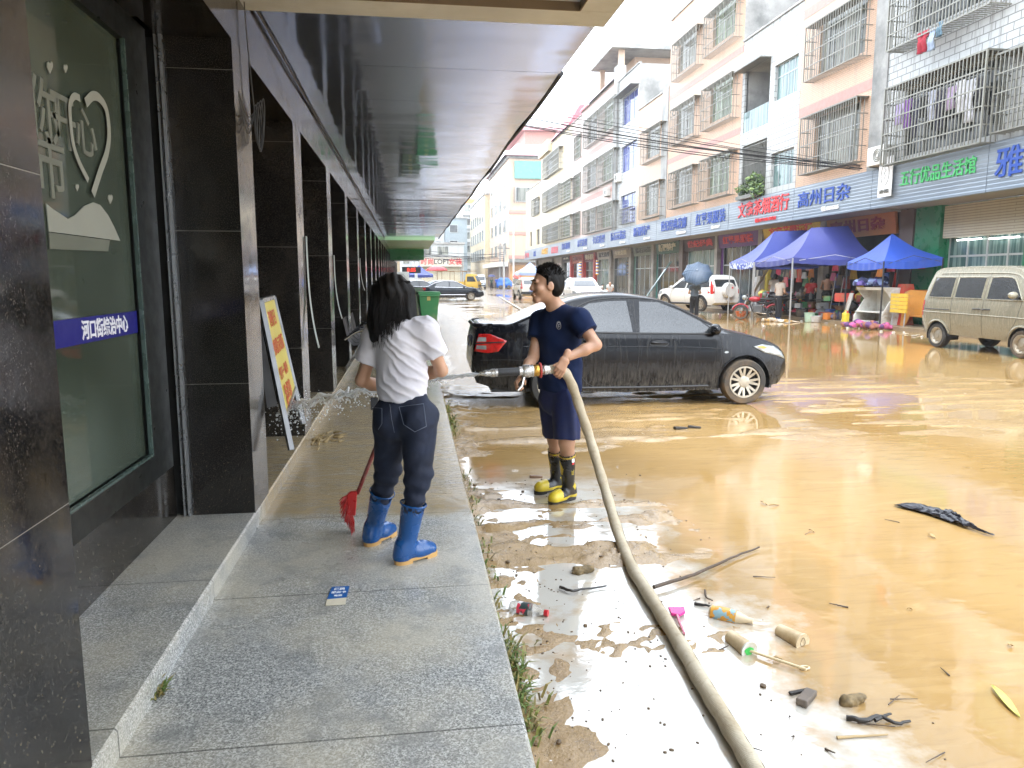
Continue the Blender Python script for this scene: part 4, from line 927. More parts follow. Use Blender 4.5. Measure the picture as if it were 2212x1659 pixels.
def plate(car, txt, sg, z, y=0):
    par = car.decal('number_plate', [(y - .22, z - .07), (y + .22, z - .07), (y + .22, z + .07), (y - .22, z + .07)], PLATE, 'x', sg, .02, .2)
    h = car.bvh.ray_cast(Vector((sg * 8, y, z)), Vector((-sg, 0, 0)))[0]
    if h: text_mb(txt, .11, frame_m((h.x + sg * .03, y, z), (0, sg, 0), (0, 0, 1)), .001, .002, sx=.95).build('lettering', SW, par, local=True)
# --- main black saloon
BLACKC = m_paint('black_paint_muddy', (.0025, .003, .0055), (.24, .23, .20), .16)
a = Car('black_saloon', 'black mud streaked saloon car parked across the road behind the man with the hose', (3.12, 10.0, 0), -.025,
    [(-2.31, .62), (-2.30, .78), (-2.26, 1.0), (-2.2, 1.08), (-1.95, 1.10), (-1.74, 1.12), (-1.35, 1.285), (-.95, 1.42), (-.45, 1.47), (0, 1.43), (.35, 1.33), (.68, 1.17), (1.0, 1.015), (1.35, .93), (1.68, .83), (1.84, .75), (1.93, .62), (1.965, .46)],
    [(-2.31, .5), (-2.25, .32), (-2.0, .25), (-1.6, .2), (0, .19), (1.5, .2), (1.85, .24), (1.965, .38)], .845, [(-2.31, .98), (-.8, .965), (.9, .93), (1.2, .9), (1.96, .74)], (-1.275, 1.275), .30, BLACKC, tumble=.40, crown=.07, endtaper=(.45, .20, .30))
DGL = CARGL
for g in (-1, 1):
    wf = a.decal('side_window', [(-.16, .965), (-.13, 1.355), (.12, 1.345), (.40, 1.235), (.66, 1.1), (.86, .955), (.5, .955)], DGL, sg=g)
    a.decal('side_window', [(-1.0, .985), (-1.03, 1.20), (-.80, 1.33), (-.55, 1.36), (-.30, 1.365), (-.25, .97)], DGL, sg=g); a.decal('quarter_light', [(-1.28, 1.04), (-1.06, 1.18), (-1.04, .99), (-1.2, .99)], DGL, sg=g)
    a.decal('quarter_light', [(.91, .945), (1.08, .93), (.72, 1.075)], DGL, sg=g)
    for nm, pts in (('door_seam', [(-.205, 1.37), (-.20, 1.0), (-.17, .75), (-.18, .5), (-.17, .27)]), ('door_seam', [(.87, .955), (.93, .86), (.95, .6), (.93, .3)]), ('door_seam', [(-1.28, 1.06), (-1.05, .93), (-.93, .7), (-.95, .5), (-.86, .34), (-.75, .27)])): a.seam(nm, pts, BLKP, sg=g)
    a.seam('window_trim', [(-1.3, 1.03), (-.6, .965), (.2, .95), (.87, .94)], BLKP, .022, sg=g); a.seam('window_trim', [(-1.3, 1.04), (-1.03, 1.24), (-.75, 1.37), (-.3, 1.40), (.12, 1.37), (.45, 1.24), (.72, 1.1), (1.05, .94)], BLKP, .018, sg=g)
    a.seam('crease', [(-1.7, .80), (-.6, .79), (.5, .77), (1.0, .74)], BLACKC, .014, sg=g)
    a.seam('sill_trim', [(-.9, .255), (0, .25), (.95, .255)], BLKP, .03, sg=g)
    a.handle(.1, .83, BLACKC, g); a.handle(-.78, .86, BLACKC, g); a.decal('handle_recess', ell(.1, .82, .13, .045), BLKP, sg=g, off=.002)
    tl = a.decal('tail_light', [(-2.28, .735), (-2.22, .955), (-2.08, .955), (-1.87, .87), (-1.98, .735), (-2.1, .715)], LAMPR, sg=g, off=.008, cell=.03, thick=.012)
    a.decal('white_lens', [(-2.245, .86), (-2.225, .915), (-2.13, .915), (-2.13, .86)], LAMPW, sg=g, off=.022, par=tl); a.decal('white_lens', [(-2.26, .765), (-2.25, .81), (-2.13, .81), (-2.13, .76)], LAMPW, sg=g, off=.022, par=tl); a.decal('lens_divider', [(-2.27, .825), (-2.26, .845), (-1.92, .865), (-1.90, .85)], BLKP, sg=g, off=.024, par=tl)
    hl = a.decal('headlight', [(1.38, .765), (1.52, .79), (1.70, .76), (1.84, .68), (1.90, .58), (1.75, .635), (1.55, .68)], LAMPW, sg=g, off=.006, cell=.03, thick=.01); a.decal('indicator', [(1.42, .765), (1.52, .775), (1.6, .745), (1.54, .73)], LAMPO, sg=g, off=.02, par=hl)
    a.decal('side_repeater', ell(1.0, .70, .03, .014), LAMPW, sg=g, off=.008); a.decal('fog_lamp_recess', ell(1.8, .40, .05, .04), BLKP, sg=g, off=.004)
    a.decal('mud_flap', [(.93, .16), (.99, .16), (.985, .34), (.94, .34)], BLKP, sg=g, off=.01)
    a.seam('arch_lip', [(1.275 + .37 * math.cos(t), .30 + .37 * math.sin(t)) for t in np.linspace(.1, PI - .1, 12)], BLACKC, .02, sg=g, n=3); a.seam('arch_lip', [(-1.275 + .37 * math.cos(t), .30 + .37 * math.sin(t)) for t in np.linspace(.1, PI - .1, 12)], BLACKC, .02, sg=g, n=3)
    a.seam('bumper_seam', [(1.44, .66), (1.52, .6), (1.55, .5)], BLKP, .006, sg=g); a.seam('bumper_seam', [(-1.62, .62), (-1.9, .63), (-2.2, .62)], BLKP, .006, sg=g)
a.decal('windscreen', [(-.6, 1.0), (-.5, 1.37), (.5, 1.37), (.6, 1.0)], DGL, 'x', 1); a.decal('rear_window', [(-.58, 1.13), (-.45, 1.40), (.45, 1.40), (.58, 1.13)], DGL, 'x', -1)
a.decal('boot_lip', [(-.68, 1.03), (-.68, 1.07), (.68, 1.07), (.68, 1.03)], BLACKC, 'x', -1, .03, thick=.02); plate(a, '粤K·20518', -1, .82); a.decal('grille', rr(-.45, .45, .52, .66, .04), BLKP, 'x', 1)
a.mirror(.82, 1.0, BLACKC, .80); a.seam('wiper', [(.98, -.5), (1.0, 0), (.99, .5)], BLKP, .02, axis='z')
# --- silver van
VANP = m_paint('beige_silver_paint', (.28, .265, .205), (.19, .14, .075), .6, .25, .25)
v = Car('minivan', 'muddy beige microvan with a raised roof parked at the right edge', (0, 0, 0), 0,
    [(-1.93, .5), (-1.92, .9), (-1.84, 1.3), (-1.70, 1.72), (-1.60, 1.86), (-1.3, 1.915), (0, 1.925), (.75, 1.88), (1.05, 1.74), (1.42, 1.28), (1.58, 1.12), (1.78, 1.0), (1.88, .8), (1.9, .5)],
    [(-1.93, .42), (-1.8, .34), (1.75, .32), (1.9, .4)], .78, [(-1.93, 1.18), (1.3, 1.16), (1.9, .95)], (-1.28, 1.22), .29, VANP, tumble=.17, crown=.055, endtaper=(.7, .10, .2), rim='disc', pw=.45)
for g in (-1, 1):
    for pts in ([(-1.66, 1.24), (-1.57, 1.62), (-1.5, 1.67), (-.93, 1.67), (-.89, 1.62), (-.89, 1.24), (-.93, 1.20), (-1.62, 1.20)], [(-.79, 1.24), (-.79, 1.62), (-.75, 1.67), (.0, 1.67), (.04, 1.62), (.04, 1.24), (0, 1.20), (-.75, 1.20)], [(.18, 1.22), (.18, 1.62), (.22, 1.67), (.72, 1.67), (.9, 1.55), (1.13, 1.22), (1.1, 1.19), (.22, 1.19)]):
        w = v.decal('side_window', pts, DGL, sg=g); v.seam('window_rubber', pts + [pts[0]], VANP, .03, sg=g, par=w, n=2)
    for pts in ([(-.84, 1.74), (-.85, 1.2), (-.85, .75), (-.84, .42)], [(.11, 1.74), (.11, 1.2), (.11, .7), (.11, .38)], [(1.16, 1.2), (1.1, .9), (1.02, .7), (.9, .55), (.8, .38)]): v.seam('door_seam', pts, BLKP, sg=g)
    v.seam('door_rail', [(-1.8, .92), (-.9, .92)], BLKP, .02, sg=g); v.seam('crease', [(-1.86, .85), (0, .84), (1.6, .82)], VANP, .022, sg=g); v.seam('roof_gutter', [(-1.7, 1.76), (0, 1.77), (.8, 1.74), (1.1, 1.6)], VANP, .035, sg=g)
    for c in (-1.28, 1.22): v.seam('arch_lip', [(c + .37 * math.cos(t), .29 + .37 * math.sin(t)) for t in np.linspace(.12, PI - .12, 14)], VANP, .055, sg=g, n=3)
    v.handle(.22, .97, BLKP, g); v.handle(-.05, .97, BLKP, g); v.decal('fuel_flap', rr(.02 - .62, .02 - .46, .55, .7, .02), VANP, sg=g, off=.006); v.decal('tail_light', [(-1.9, .75), (-1.86, 1.12), (-1.80, 1.12), (-1.83, .75)], LAMPR, sg=g, off=.006); v.decal('headlight', rr(1.66, 1.85, .82, .98, .03), LAMPW, sg=g, off=.006)
v.decal('windscreen', [(-.6, 1.25), (-.52, 1.72), (.52, 1.72), (.6, 1.25)], DGL, 'x', 1); v.decal('rear_window', rr(-.55, .55, 1.25, 1.65, .06), DGL, 'x', -1); v.decal('rear_bumper', rr(-.7, .7, .42, .6, .04), BLKP, 'x', -1, .02); v.mirror(1.05, 1.3, VANP, .80); plate(v, '粤K·6A512', -1, .8)
vw = pz(2030, 751), pz(2205, 773.5); place(v.root, (vw[0].x + .72, (vw[0].y + vw[1].y) / 2, 0), R(-90) + .0)
# --- white off-roader with the spare wheel
WPA = m_paint('white_paint', (.62, .62, .60), (.35, .30, .22), .2); PEARL = m_paint('pearl_paint', (.50, .48, .44), (.35, .30, .22), .3)
def suv(name, label, loc, rz, paint, spare=False, group='white cars parked down the street', H=1.72, platet='粤K·30699'):
    k = H / 1.72
    c = Car(name, label, loc, rz, [(-2.12, .5), (-2.11, .9), (-2.06, 1.15), (-1.92, 1.5 * k), (-1.78, 1.66 * k), (-1.2, 1.72 * k), (-.2, 1.71 * k), (.25, 1.6 * k), (.75, 1.26), (1.0, 1.12), (1.6, 1.04), (1.95, .93), (2.1, .72), (2.15, .5)],
        [(-2.12, .42), (-1.9, .3), (1.9, .28), (2.15, .4)], .90, [(-2.12, 1.08), (.8, 1.02), (1.2, 1.0), (2.15, .88)], (-1.3, 1.32), .35, paint, tumble=.28, crown=.06, endtaper=(.5, .12, .26), group=group, pw=.5, arch=.06)
    for g in (-1, 1):
        for pts in ([(-1.82, 1.14), (-1.72, 1.5 * k), (-1.2, 1.54 * k), (-1.15, 1.12)], [(-1.08, 1.1), (-1.1, 1.54 * k), (-.32, 1.56 * k), (-.25, 1.08)], [(-.17, 1.08), (-.22, 1.56 * k), (.12, 1.53 * k), (.72, 1.12), (.7, 1.07)]): c.decal('side_window', pts, DGL, sg=g)
        for pts in ([(-.21, 1.6), (-.2, .9), (-.2, .35)], [(.78, 1.1), (.85, .8), (.84, .35)], [(-1.15, 1.5), (-1.1, 1.0), (-1.0, .75), (-.85, .4)]): c.seam('door_seam', pts, BLKP, sg=g)
        c.seam('sill_trim', [(-.9, .36), (.9, .35)], BLKP, .09, sg=g); c.decal('tail_light', [(-2.1, .82), (-2.05, 1.15), (-1.86, 1.45), (-1.82, 1.4), (-1.9, 1.1), (-1.95, .84)], LAMPR, sg=g, off=.008); c.decal('headlight', [(1.55, .93), (1.9, .9), (2.08, .75), (1.85, .74), (1.6, .8)], LAMPW, sg=g, off=.008)
        c.handle(0, .97, paint, g); c.handle(-.95, .98, paint, g)
        for q in (-1.3, 1.32): c.seam('arch_lip', [(q + .42 * math.cos(t), .35 + .42 * math.sin(t)) for t in np.linspace(.05, PI - .05, 12)], BLKP, .05, sg=g, n=3)
        c.decal('headlight_front', [(g * .5, .80), (g * .72, .93), (g * .80, .86), (g * .78, .78)], LAMPW, 'x', 1, .008); c.decal('rear_lamp', [(g * .72, .85), (g * .72, 1.3), (g * .82, 1.3), (g * .86, .85)], LAMPR, 'x', -1, .008)
        c.seam('roof_rail', [(-1.7, g * .6), (0, g * .62)], CHROME, .04, axis='z')
    c.decal('windscreen', [(-.66, 1.16), (-.56, 1.55 * k), (.56, 1.55 * k), (.66, 1.16)], DGL, 'x', 1); c.decal('rear_window', rr(-.62, .62, 1.16, 1.5 * k, .06), DGL, 'x', -1); c.decal('rear_bumper', rr(-.82, .82, .42, .62, .05), BLKP if not spare else paint, 'x', -1, .03); c.decal('front_bumper', rr(-.75, .75, .38, .56, .04), BLKP, 'x', 1, .006)
    c.decal('grille', [(-.42, .68), (-.48, .86), (.48, .86), (.42, .68)], BLKP, 'x', 1, .008); c.seam('grille_bar', [(-.44, .77), (.44, .77)], CHROME, .03, 1, 'x'); c.seam('hood_badge', ell(0, .8, .055, .055, 12) + [(.055, .8)], CHROME, .014, 1, 'x', n=2)
    plate(c, platet, -1, .72 if not spare else .52); plate(c, platet, 1, .6); c.mirror(.7, 1.12, paint, .9)
    if spare:
        k2 = MB(); k2.T = Matrix.Translation((-2.1, -.05, 1.0)) @ Matrix.Rotation(-PI / 2, 4, 'Y'); k2.lathe([(.36, 0), (.37, .08), (.35, .17), (.30, .21), (.26, .205), (.001, .215)], n=36); sp = k2.build('spare_wheel_cover', paint, c.root, smooth=35, local=True)
        k2 = MB(); k2.T = Matrix.Translation((-2.318, -.16, 1.12)); k2.box(-.004, .004, -.045, .045, -.04, .04); k2.build('red_badge', SR, sp, local=True)
        k2 = MB(); k2.T = Matrix.Translation((-2.315, -.05, 1.0)); k2.tube([(0, .3 * math.cos(a), .3 * math.sin(a)) for a in np.linspace(-1.2, 1.4, 16)], .008, 5); k2.build('cover_line', mat('grey_letter', (.3, .3, .3), .4), sp, local=True)
    return c
suv('offroad_car', 'white off-roader seen from behind with a covered spare wheel on its tailgate', (14.1, 35.2, .08), R(90 + 19), WPA, True)
suv('parked_suv', 'pearly white estate car seen from behind, left of the head of the man in navy', (9.25, 57.6, 0), R(91), PEARL, False, platet='粤K·75E20', H=1.68)
suv('parked_suv', 'white estate car facing the camera behind the roof of the black saloon', (10.2, 43, 0), R(-93), WPA, False, H=1.66, platet='粤K·M3826')
def saloon(name, label, loc, rz, paint, trim=CHROME, group=None, s=1.0, H=1.46):
    c = Car(name, label, loc, rz, [(-2.35, .6), (-2.33, .85), (-2.25, 1.0), (-1.75, 1.06), (-1.2, 1.32), (-.7, 1.44), (-.2, H), (.25, 1.42), (.75, 1.2), (1.15, 1.0), (1.7, .92), (2.1, .8), (2.3, .66), (2.36, .45)],
        [(-2.35, .45), (-2.1, .26), (0, .2), (2.0, .22), (2.36, .36)], .88, [(-2.35, .96), (1.0, .93), (2.36, .74)], (-1.36, 1.38), .31, paint, tumble=.38, crown=.07, endtaper=(.5, .16, .26), group=group)
    for g in (-1, 1):
        for pts in ([(-1.28, 1.0), (-1.2, 1.18), (-.8, 1.36), (-.28, 1.39), (-.26, .98)], [(-.18, .98), (-.2, 1.39), (.2, 1.36), (.6, 1.18), (.95, .97)]): c.decal('side_window', pts, DGL, sg=g)
        c.seam('window_trim', [(-1.36, .99), (-1.2, 1.22), (-.75, 1.4), (-.2, 1.42), (.3, 1.36), (.7, 1.17), (1.02, .96), (0, .955), (-1.3, .985)], trim, .025, sg=g, n=5)
        for pts in ([(-.22, 1.4), (-.2, .8), (-.2, .28)], [(.98, .96), (1.02, .7), (1.0, .28)], [(-1.3, 1.0), (-1.0, .75), (-.9, .3)]): c.seam('door_seam', pts, BLKP, sg=g)
        c.seam('side_strip', [(-2.1, .5), (-1.75, .5)], trim, .025, sg=g); c.seam('side_strip', [(-.9, .42), (.95, .42)], trim, .03, sg=g); c.decal('headlight', [(1.75, .8), (2.05, .76), (2.25, .62), (2.0, .62)], LAMPW, sg=g, off=.008); c.decal('tail_light', [(-2.33, .75), (-2.28, .93), (-1.95, .92), (-2.0, .75)], LAMPR, sg=g, off=.008); c.handle(.05, .82, paint, g); c.handle(-.95, .84, paint, g)
        c.decal('headlight_front', [(g * .42, .66), (g * .5, .77), (g * .8, .75), (g * .82, .64)], LAMPW, 'x', 1, .008)
    c.decal('windscreen', [(-.62, 1.02), (-.5, 1.38), (.5, 1.38), (.62, 1.02)], DGL, 'x', 1); c.decal('rear_window', [(-.58, 1.09), (-.45, 1.36), (.45, 1.36), (.58, 1.09)], DGL, 'x', -1); c.mirror(.85, 1.0, paint, .86); c.decal('grille', rr(-.35, .35, .5, .72, .04), BLKP, 'x', 1, .006); c.decal('lower_intake', rr(-.6, .6, .36, .46, .03), BLKP, 'x', 1, .006); plate(c, '粤K·25831', 1, .48); plate(c, '粤K·25831', -1, .62)
    return c
NAVYC = m_paint('dark_navy_paint', (.006, .010, .018), (.2, .18, .15), .25)
saloon('dark_saloon', 'dark navy saloon with chrome window trim crossing the far road', (3.25, 55.9, 0), R(2), NAVYC)
saloon('dark_saloon', 'black saloon half hidden behind the far dark navy saloon', (1.0, 61.5, 0), R(12), m_paint('black_paint_far', (.008, .008, .009), (.2, .18, .15), .25))
saloon('pale_saloon', 'pale blue green car whose roof shows behind the far navy saloon', (3.2, 68, 0), R(5), m_paint('pale_teal_paint', (.30, .40, .42), (.3, .25, .2), .2))
saloon('white_saloon', 'white saloon facing the camera just right of the head of the man in navy', (11.3, 53, 0), R(-95), WPA, group='white cars parked down the street')
saloon('silver_saloon', 'silver white car beside the blue market tent', (.9, 75, 0), R(-100), m_paint('silver_blue_paint', (.42, .47, .52), (.3, .25, .2), .2))
def truck(name, label, loc, rz, cab, bed, rack=False):
    c = Car(name, label, loc, rz, [(.75, .6), (.76, 1.5), (.8, 1.98), (.95, 2.08), (1.5, 2.08), (1.75, 1.95), (2.05, 1.25), (2.15, .95), (2.2, .6)], [(.75, .4), (2.2, .38)], .85, [(.75, 1.2), (2.2, 1.15)], (1.5,), .33, cab, tumble=.1, crown=.07, endtaper=(.6, .05, .16), cat='truck', rim='disc', pw=.4, nx=50)
    for g in (-1, 1): c.decal('side_window', [(.95, 1.25), (.95, 1.8), (1.65, 1.8), (1.92, 1.25)], DGL, sg=g); c.decal('headlight', rr(g * .6 - .14, g * .6 + .14, .72, .92, .03), LAMPW, 'x', 1, .01); c.wheel(-1.5, g * .74, .33, g, 'disc')
    c.decal('windscreen', rr(-.68, .68, 1.28, 1.86, .06), DGL, 'x', 1); c.decal('bumper', rr(-.8, .8, .45, .62, .03), BLKP, 'x', 1, .02); c.decal('grille', rr(-.4, .4, .75, .9, .03), BLKP, 'x', 1, .01); c.mirror(1.8, 1.5, BLKP, .9); plate(c, '粤K·88126', 1, .54)
    k = MB(); k.box(-2.4, .7, -.85, .85, .72, .82); k.box(-2.4, .7, -.85, -.81, .82, 1.25); k.box(-2.4, .7, .81, .85, .82, 1.25); k.box(-2.4, -2.36, -.81, .81, .82, 1.25); k.box(.66, .7, -.81, .81, .82, 1.4); k.build('cargo_bed', bed, c.root, local=True); k = MB(); k.box(-2.2, 1.2, -.3, .3, .45, .7); k.build('chassis', BLKP, c.root, local=True)
    if rack:
        k = MB()
        for x in (-2.3, -.9, .5): 
            for g in (-.8, .8): k.bar((x, g, 1.2), (x, g, 2.3), .05)
            k.bar((x, -.8, 2.3), (x, .8, 2.3), .05)
        for g in (-.8, -.3, .3, .8): k.bar((-2.5, g, 2.35), (1.6, g, 2.35), .05)
        k.build('load_rack', mat('rusty_rack', (.25, .15, .06), .6), c.root, local=True)
    return c
YEL = m_paint('yellow_paint', (.52, .34, .07), (.3, .2, .1), .25)
truck('yellow_truck', 'yellow crew truck with a load rack behind the far navy saloon', (5.6, 80, 0), R(-20), YEL, YEL, True)
truck('small_truck', 'small white and blue truck facing the camera far down the street', (10.7, 111, 0), R(-95), m_paint('white_blue_paint', (.5, .55, .6), (.3, .25, .2), .2), mat('blue_bed', (.05, .15, .45), .5))
# motorcycle under the first tent
def motorcycle(label, loc, rz, tank):
    t = thing('motorcycle', label, 'motorcycle', loc, rz, 'motorcycles by the tents'); old = WM[t]
    for x, nm in ((-.62, 'wheel'), (.64, 'wheel')):
        k = MB(); M = Matrix.Translation((x, 0, .29)) @ Matrix.Rotation(PI / 2, 4, 'X'); k.lathe([(.21, -.045), (.27, -.05), (.29, 0), (.27, .05), (.21, .045), (.21, -.045)], M, 26, False); w = k.build(nm, TYRE, t, smooth=40, local=True)
        k = MB(); k.lathe([(.05, -.05), (.05, .05)], M, 12)
        for i in range(10): a = 2 * PI * i / 10; k.bar((x, 0, .29), (x + .21 * math.cos(a), 0, .29 + .21 * math.sin(a)), .008)
        k.build('spokes', CHROME, w, local=True)
    k = MB(); k.tube([(.64, 0, .29), (.50, 0, .62), (.40, 0, .9)], .03, 8); k.build('fork', CHROME, t, smooth=50, local=True)
    k = MB(); k.tube(spline([(.38, 0, .86), (.1, 0, .72), (-.3, 0, .66), (-.8, 0, .78)]), .035, 8); k.tube([(.38, 0, .86), (.2, 0, .35), (-.3, 0, .3), (-.62, 0, .29)], .028, 8); k.build('frame', BLKP, t, smooth=50, local=True)
    k = MB(); k.ball((.12, 0, .82), (.24, .13, .11), 10); k.build('fuel_tank', tank, t, smooth=60, local=True); k = MB(); k.ball((-.35, 0, .83), (.36, .12, .06), 10); k.build('seat', BLKP, t, smooth=60, local=True)
    k = MB(); k.cbox((0, 0, .45), (.36, .26, .3)); k.ball((.1, 0, .6), (.13, .1, .13), 8); k.build('engine', mat('engine_metal', (.12, .12, .12), .4, metal=.7), t, bevel=.02, local=True)
    k = MB(); k.tube([(.42, -.36, 1.02), (.40, -.15, 1.0), (.40, .15, 1.0), (.42, .36, 1.02)], .016, 8); k.build('handlebar', CHROME, t, smooth=50, local=True); k = MB(); k.ball((.52, 0, .88), (.1, .1, .1), 8); k.build('headlight', LAMPW, t, smooth=60, local=True)
    k = MB(); k.tube([(.1, -.14, .3), (-.3, -.16, .26), (-.85, -.16, .34)], [.025, .035, .05], 8); k.build('exhaust', CHROME, t, smooth=50, local=True); k = MB(); k.cbox((-.92, 0, .72), (.03, .22, .16)); k.build('number_plate', mat('yellow_plate', (.7, .42, .03), .4), t, local=True)
    k = MB(); k.tube([(.64 + .33 * math.cos(a), 0, .29 + .33 * math.sin(a)) for a in np.linspace(.3, 2.6, 10)], .04, 6); k.tube([(-.62 + .33 * math.cos(a), 0, .29 + .33 * math.sin(a)) for a in np.linspace(.6, 2.9, 10)], .045, 6); k.build('mudguard', tank, t, smooth=60, local=True)
    k = MB(); k.ball((-.98, 0, .6), (.04, .06, .04), 6); k.build('tail_light', LAMPR, t, smooth=60, local=True)
    return t
motorcycle('red motorcycle standing under the left blue tent, closest to the road', (13.75, 27.9, 0), R(150), mat('red_tank', (.3, .01, .015), .2)); motorcycle('black motorcycle with a grey tank parked deeper under the left blue tent', (15.1, 28.9, .1), R(170), mat('dark_grey_tank', (.05, .05, .06), .25))
# ---------------------------------------------------------------- people: smooth-blended bodies as one surface
class Field:
    def __init__(s, lo, hi, h):
        s.lo = np.array(lo, float); s.h = h; s.n = np.maximum(4, np.ceil((np.array(hi) - s.lo) / h).astype(int) + 1)
        s.ax = [s.lo[i] + h * np.arange(s.n[i]) for i in range(3)]; s.F = np.full(s.n, .5, np.float32)
    def sl(s, lo, hi):
        a = np.clip(np.floor((np.array(lo) - s.lo) / s.h).astype(int), 0, s.n); b = np.clip(np.ceil((np.array(hi) - s.lo) / s.h).astype(int) + 1, 0, s.n)
        return tuple(slice(int(i), int(j)) for i, j in zip(a, b))
    def pts(s, q): return np.meshgrid(s.ax[0][q[0]], s.ax[1][q[1]], s.ax[2][q[2]], indexing='ij')
    def put(s, q, d, k, mode='u'):
        f = s.F[q]
        if f.size == 0: return
        if mode == 'u':
            if k > 0: hh = np.clip(.5 + .5 * (f - d) / k, 0, 1); s.F[q] = f * (1 - hh) + d * hh - k * hh * (1 - hh)
            else: s.F[q] = np.minimum(f, d)
        else:
            d = -d
            if k > 0: hh = np.clip(.5 - .5 * (f - d) / k, 0, 1); s.F[q] = f * (1 - hh) + d * hh + k * hh * (1 - hh)
            else: s.F[q] = np.maximum(f, d)
    def cap(s, a, b, ra, rb=None, k=.02, flat=None, mode='u', planes=()):
        rb = ra if rb is None else rb; a, b = np.array(a, float), np.array(b, float); m = max(ra, rb) + k + .03
        q = s.sl(np.minimum(a, b) - m, np.maximum(a, b) + m); X, Y, Z = s.pts(q)
        P = [X - a[0], Y - a[1], Z - a[2]]; ba = b - a
        if flat is not None:
            n, fct = flat; n = np.array(n, float); n /= np.linalg.norm(n); c = (1 / fct - 1)
            dt = P[0] * n[0] + P[1] * n[1] + P[2] * n[2]; P = [P[i] + n[i] * dt * c for i in range(3)]; ba = ba + n * (ba @ n) * c
        L = max(1e-9, ba @ ba); t = np.clip((P[0] * ba[0] + P[1] * ba[1] + P[2] * ba[2]) / L, 0, 1)
        d = np.sqrt((P[0] - t * ba[0]) ** 2 + (P[1] - t * ba[1]) ** 2 + (P[2] - t * ba[2]) ** 2) - (ra + (rb - ra) * t)
        for o, nn in planes: d = np.maximum(d, (X - o[0]) * nn[0] + (Y - o[1]) * nn[1] + (Z - o[2]) * nn[2])
        s.put(q, d, k, mode); return s
    def ell(s, c, r, M=None, k=.02, mode='u', planes=()):
        c = np.array(c, float); r = np.array(r, float); m = r.max() + k + .03; q = s.sl(c - m, c + m); X, Y, Z = s.pts(q)
        P = [X - c[0], Y - c[1], Z - c[2]]
        if M is not None: A = np.array(M); P = [P[0] * A[0][i] + P[1] * A[1][i] + P[2] * A[2][i] for i in range(3)]
        k0 = np.sqrt(sum((P[i] / r[i]) ** 2 for i in range(3))); k1 = np.sqrt(sum((P[i] / r[i] ** 2) ** 2 for i in range(3))); d = k0 * (k0 - 1) / np.maximum(k1, 1e-6)
        for o, nn in planes: d = np.maximum(d, (X - o[0]) * nn[0] + (Y - o[1]) * nn[1] + (Z - o[2]) * nn[2])
        s.put(q, d, k, mode); return s
    def cut(s, o, n):
        X, Y, Z = np.meshgrid(*s.ax, indexing='ij'); s.F = np.maximum(s.F, (X - o[0]) * n[0] + (Y - o[1]) * n[1] + (Z - o[2]) * n[2]); return s
    def mesh(s):
        F = s.F; F[0] = F[-1] = .5; F[:, 0] = F[:, -1] = .5; F[:, :, 0] = F[:, :, -1] = .5; I = F < 0
        c = [(i, j, k) for i in (0, 1) for j in (0, 1) for k in (0, 1)]; n = s.n - 1
        cnt = sum(I[i:i + n[0], j:j + n[1], k:k + n[2]].astype(np.int8) for i, j, k in c); act = np.argwhere((cnt > 0) & (cnt < 8))
        if len(act) == 0: return [], []
        V = np.stack([F[act[:, 0] + i, act[:, 1] + j, act[:, 2] + k] for i, j, k in c], 1); C = np.array(c, float)
        S_ = np.zeros((len(act), 3)); N_ = np.zeros(len(act))
        for a in range(8):
            for b in range(a + 1, 8):
                if abs(C[a] - C[b]).sum() != 1: continue
                m = (V[:, a] < 0) != (V[:, b] < 0); t = V[m, a] / (V[m, a] - V[m, b]); S_[m] += C[a] + (C[b] - C[a]) * t[:, None]; N_[m] += 1
        verts = s.lo + s.h * (act + S_ / N_[:, None]); idx = np.full(n, -1, np.int64); idx[tuple(act.T)] = np.arange(len(act)); fs = []
        for ax in range(3):
            sa = [slice(1, -1)] * 3; sa[ax] = slice(0, -1); sb = list(sa); sb[ax] = slice(1, None); A, B = I[tuple(sa)], I[tuple(sb)]
            e = np.argwhere(A != B); fl = A[tuple(e.T)]; o = np.array([0 if i == ax else 1 for i in range(3)]); e = e + o; u, v = [(1, 2), (2, 0), (0, 1)][ax]
            def g(du, dv): p = e.copy(); p[:, u] += du; p[:, v] += dv; return idx[tuple(p.T)]
            qd = np.stack([g(-1, -1), g(0, -1), g(0, 0), g(-1, 0)], 1); qd[~fl] = qd[~fl][:, ::-1]; fs.append(qd)
        return verts, np.concatenate(fs)
def sdf_obj(name, fields, m, parent, disp=None, smooth=70, sel=None, iters=1):
    vs, fs = np.zeros((0, 3)), np.zeros((0, 4), int)
    for f in (fields if isinstance(fields, list) else [fields]):
        a, b = f.mesh()
        if len(a): fs = np.concatenate([fs, b + len(vs)]); vs = np.concatenate([vs, a])
    for _ in range(iters):                 # light smoothing
        acc = np.zeros_like(vs); n = np.zeros(len(vs))
        for i in range(4): np.add.at(acc, fs[:, i], vs[fs[:, (i + 1) % 4]]); np.add.at(n, fs[:, i], 1)
        vs = vs * .5 + .5 * acc / np.maximum(n, 1)[:, None]
    if disp is not None:
        nn = np.zeros_like(vs); fn = np.cross(vs[fs[:, 2]] - vs[fs[:, 0]], vs[fs[:, 3]] - vs[fs[:, 1]])
        for i in range(4): np.add.at(nn, fs[:, i], fn)
        nn /= np.maximum(1e-9, np.linalg.norm(nn, axis=1))[:, None]; vs = vs + nn * disp(vs, nn)[:, None]
    mb = MB(); mb.v = [Vector(v) for v in vs]; mb.f = fs.tolist(); mb.mi = [0] * len(fs)
    if sel is not None: 
        ce = vs[fs].mean(1); keep = sel(ce); mb.f = fs[keep].tolist(); mb.mi = [0] * len(mb.f)
    return mb.build(name, m, parent, smooth=smooth)
A3 = lambda v: np.array(v, float)
def nrm(v): v = A3(v); return v / np.linalg.norm(v)
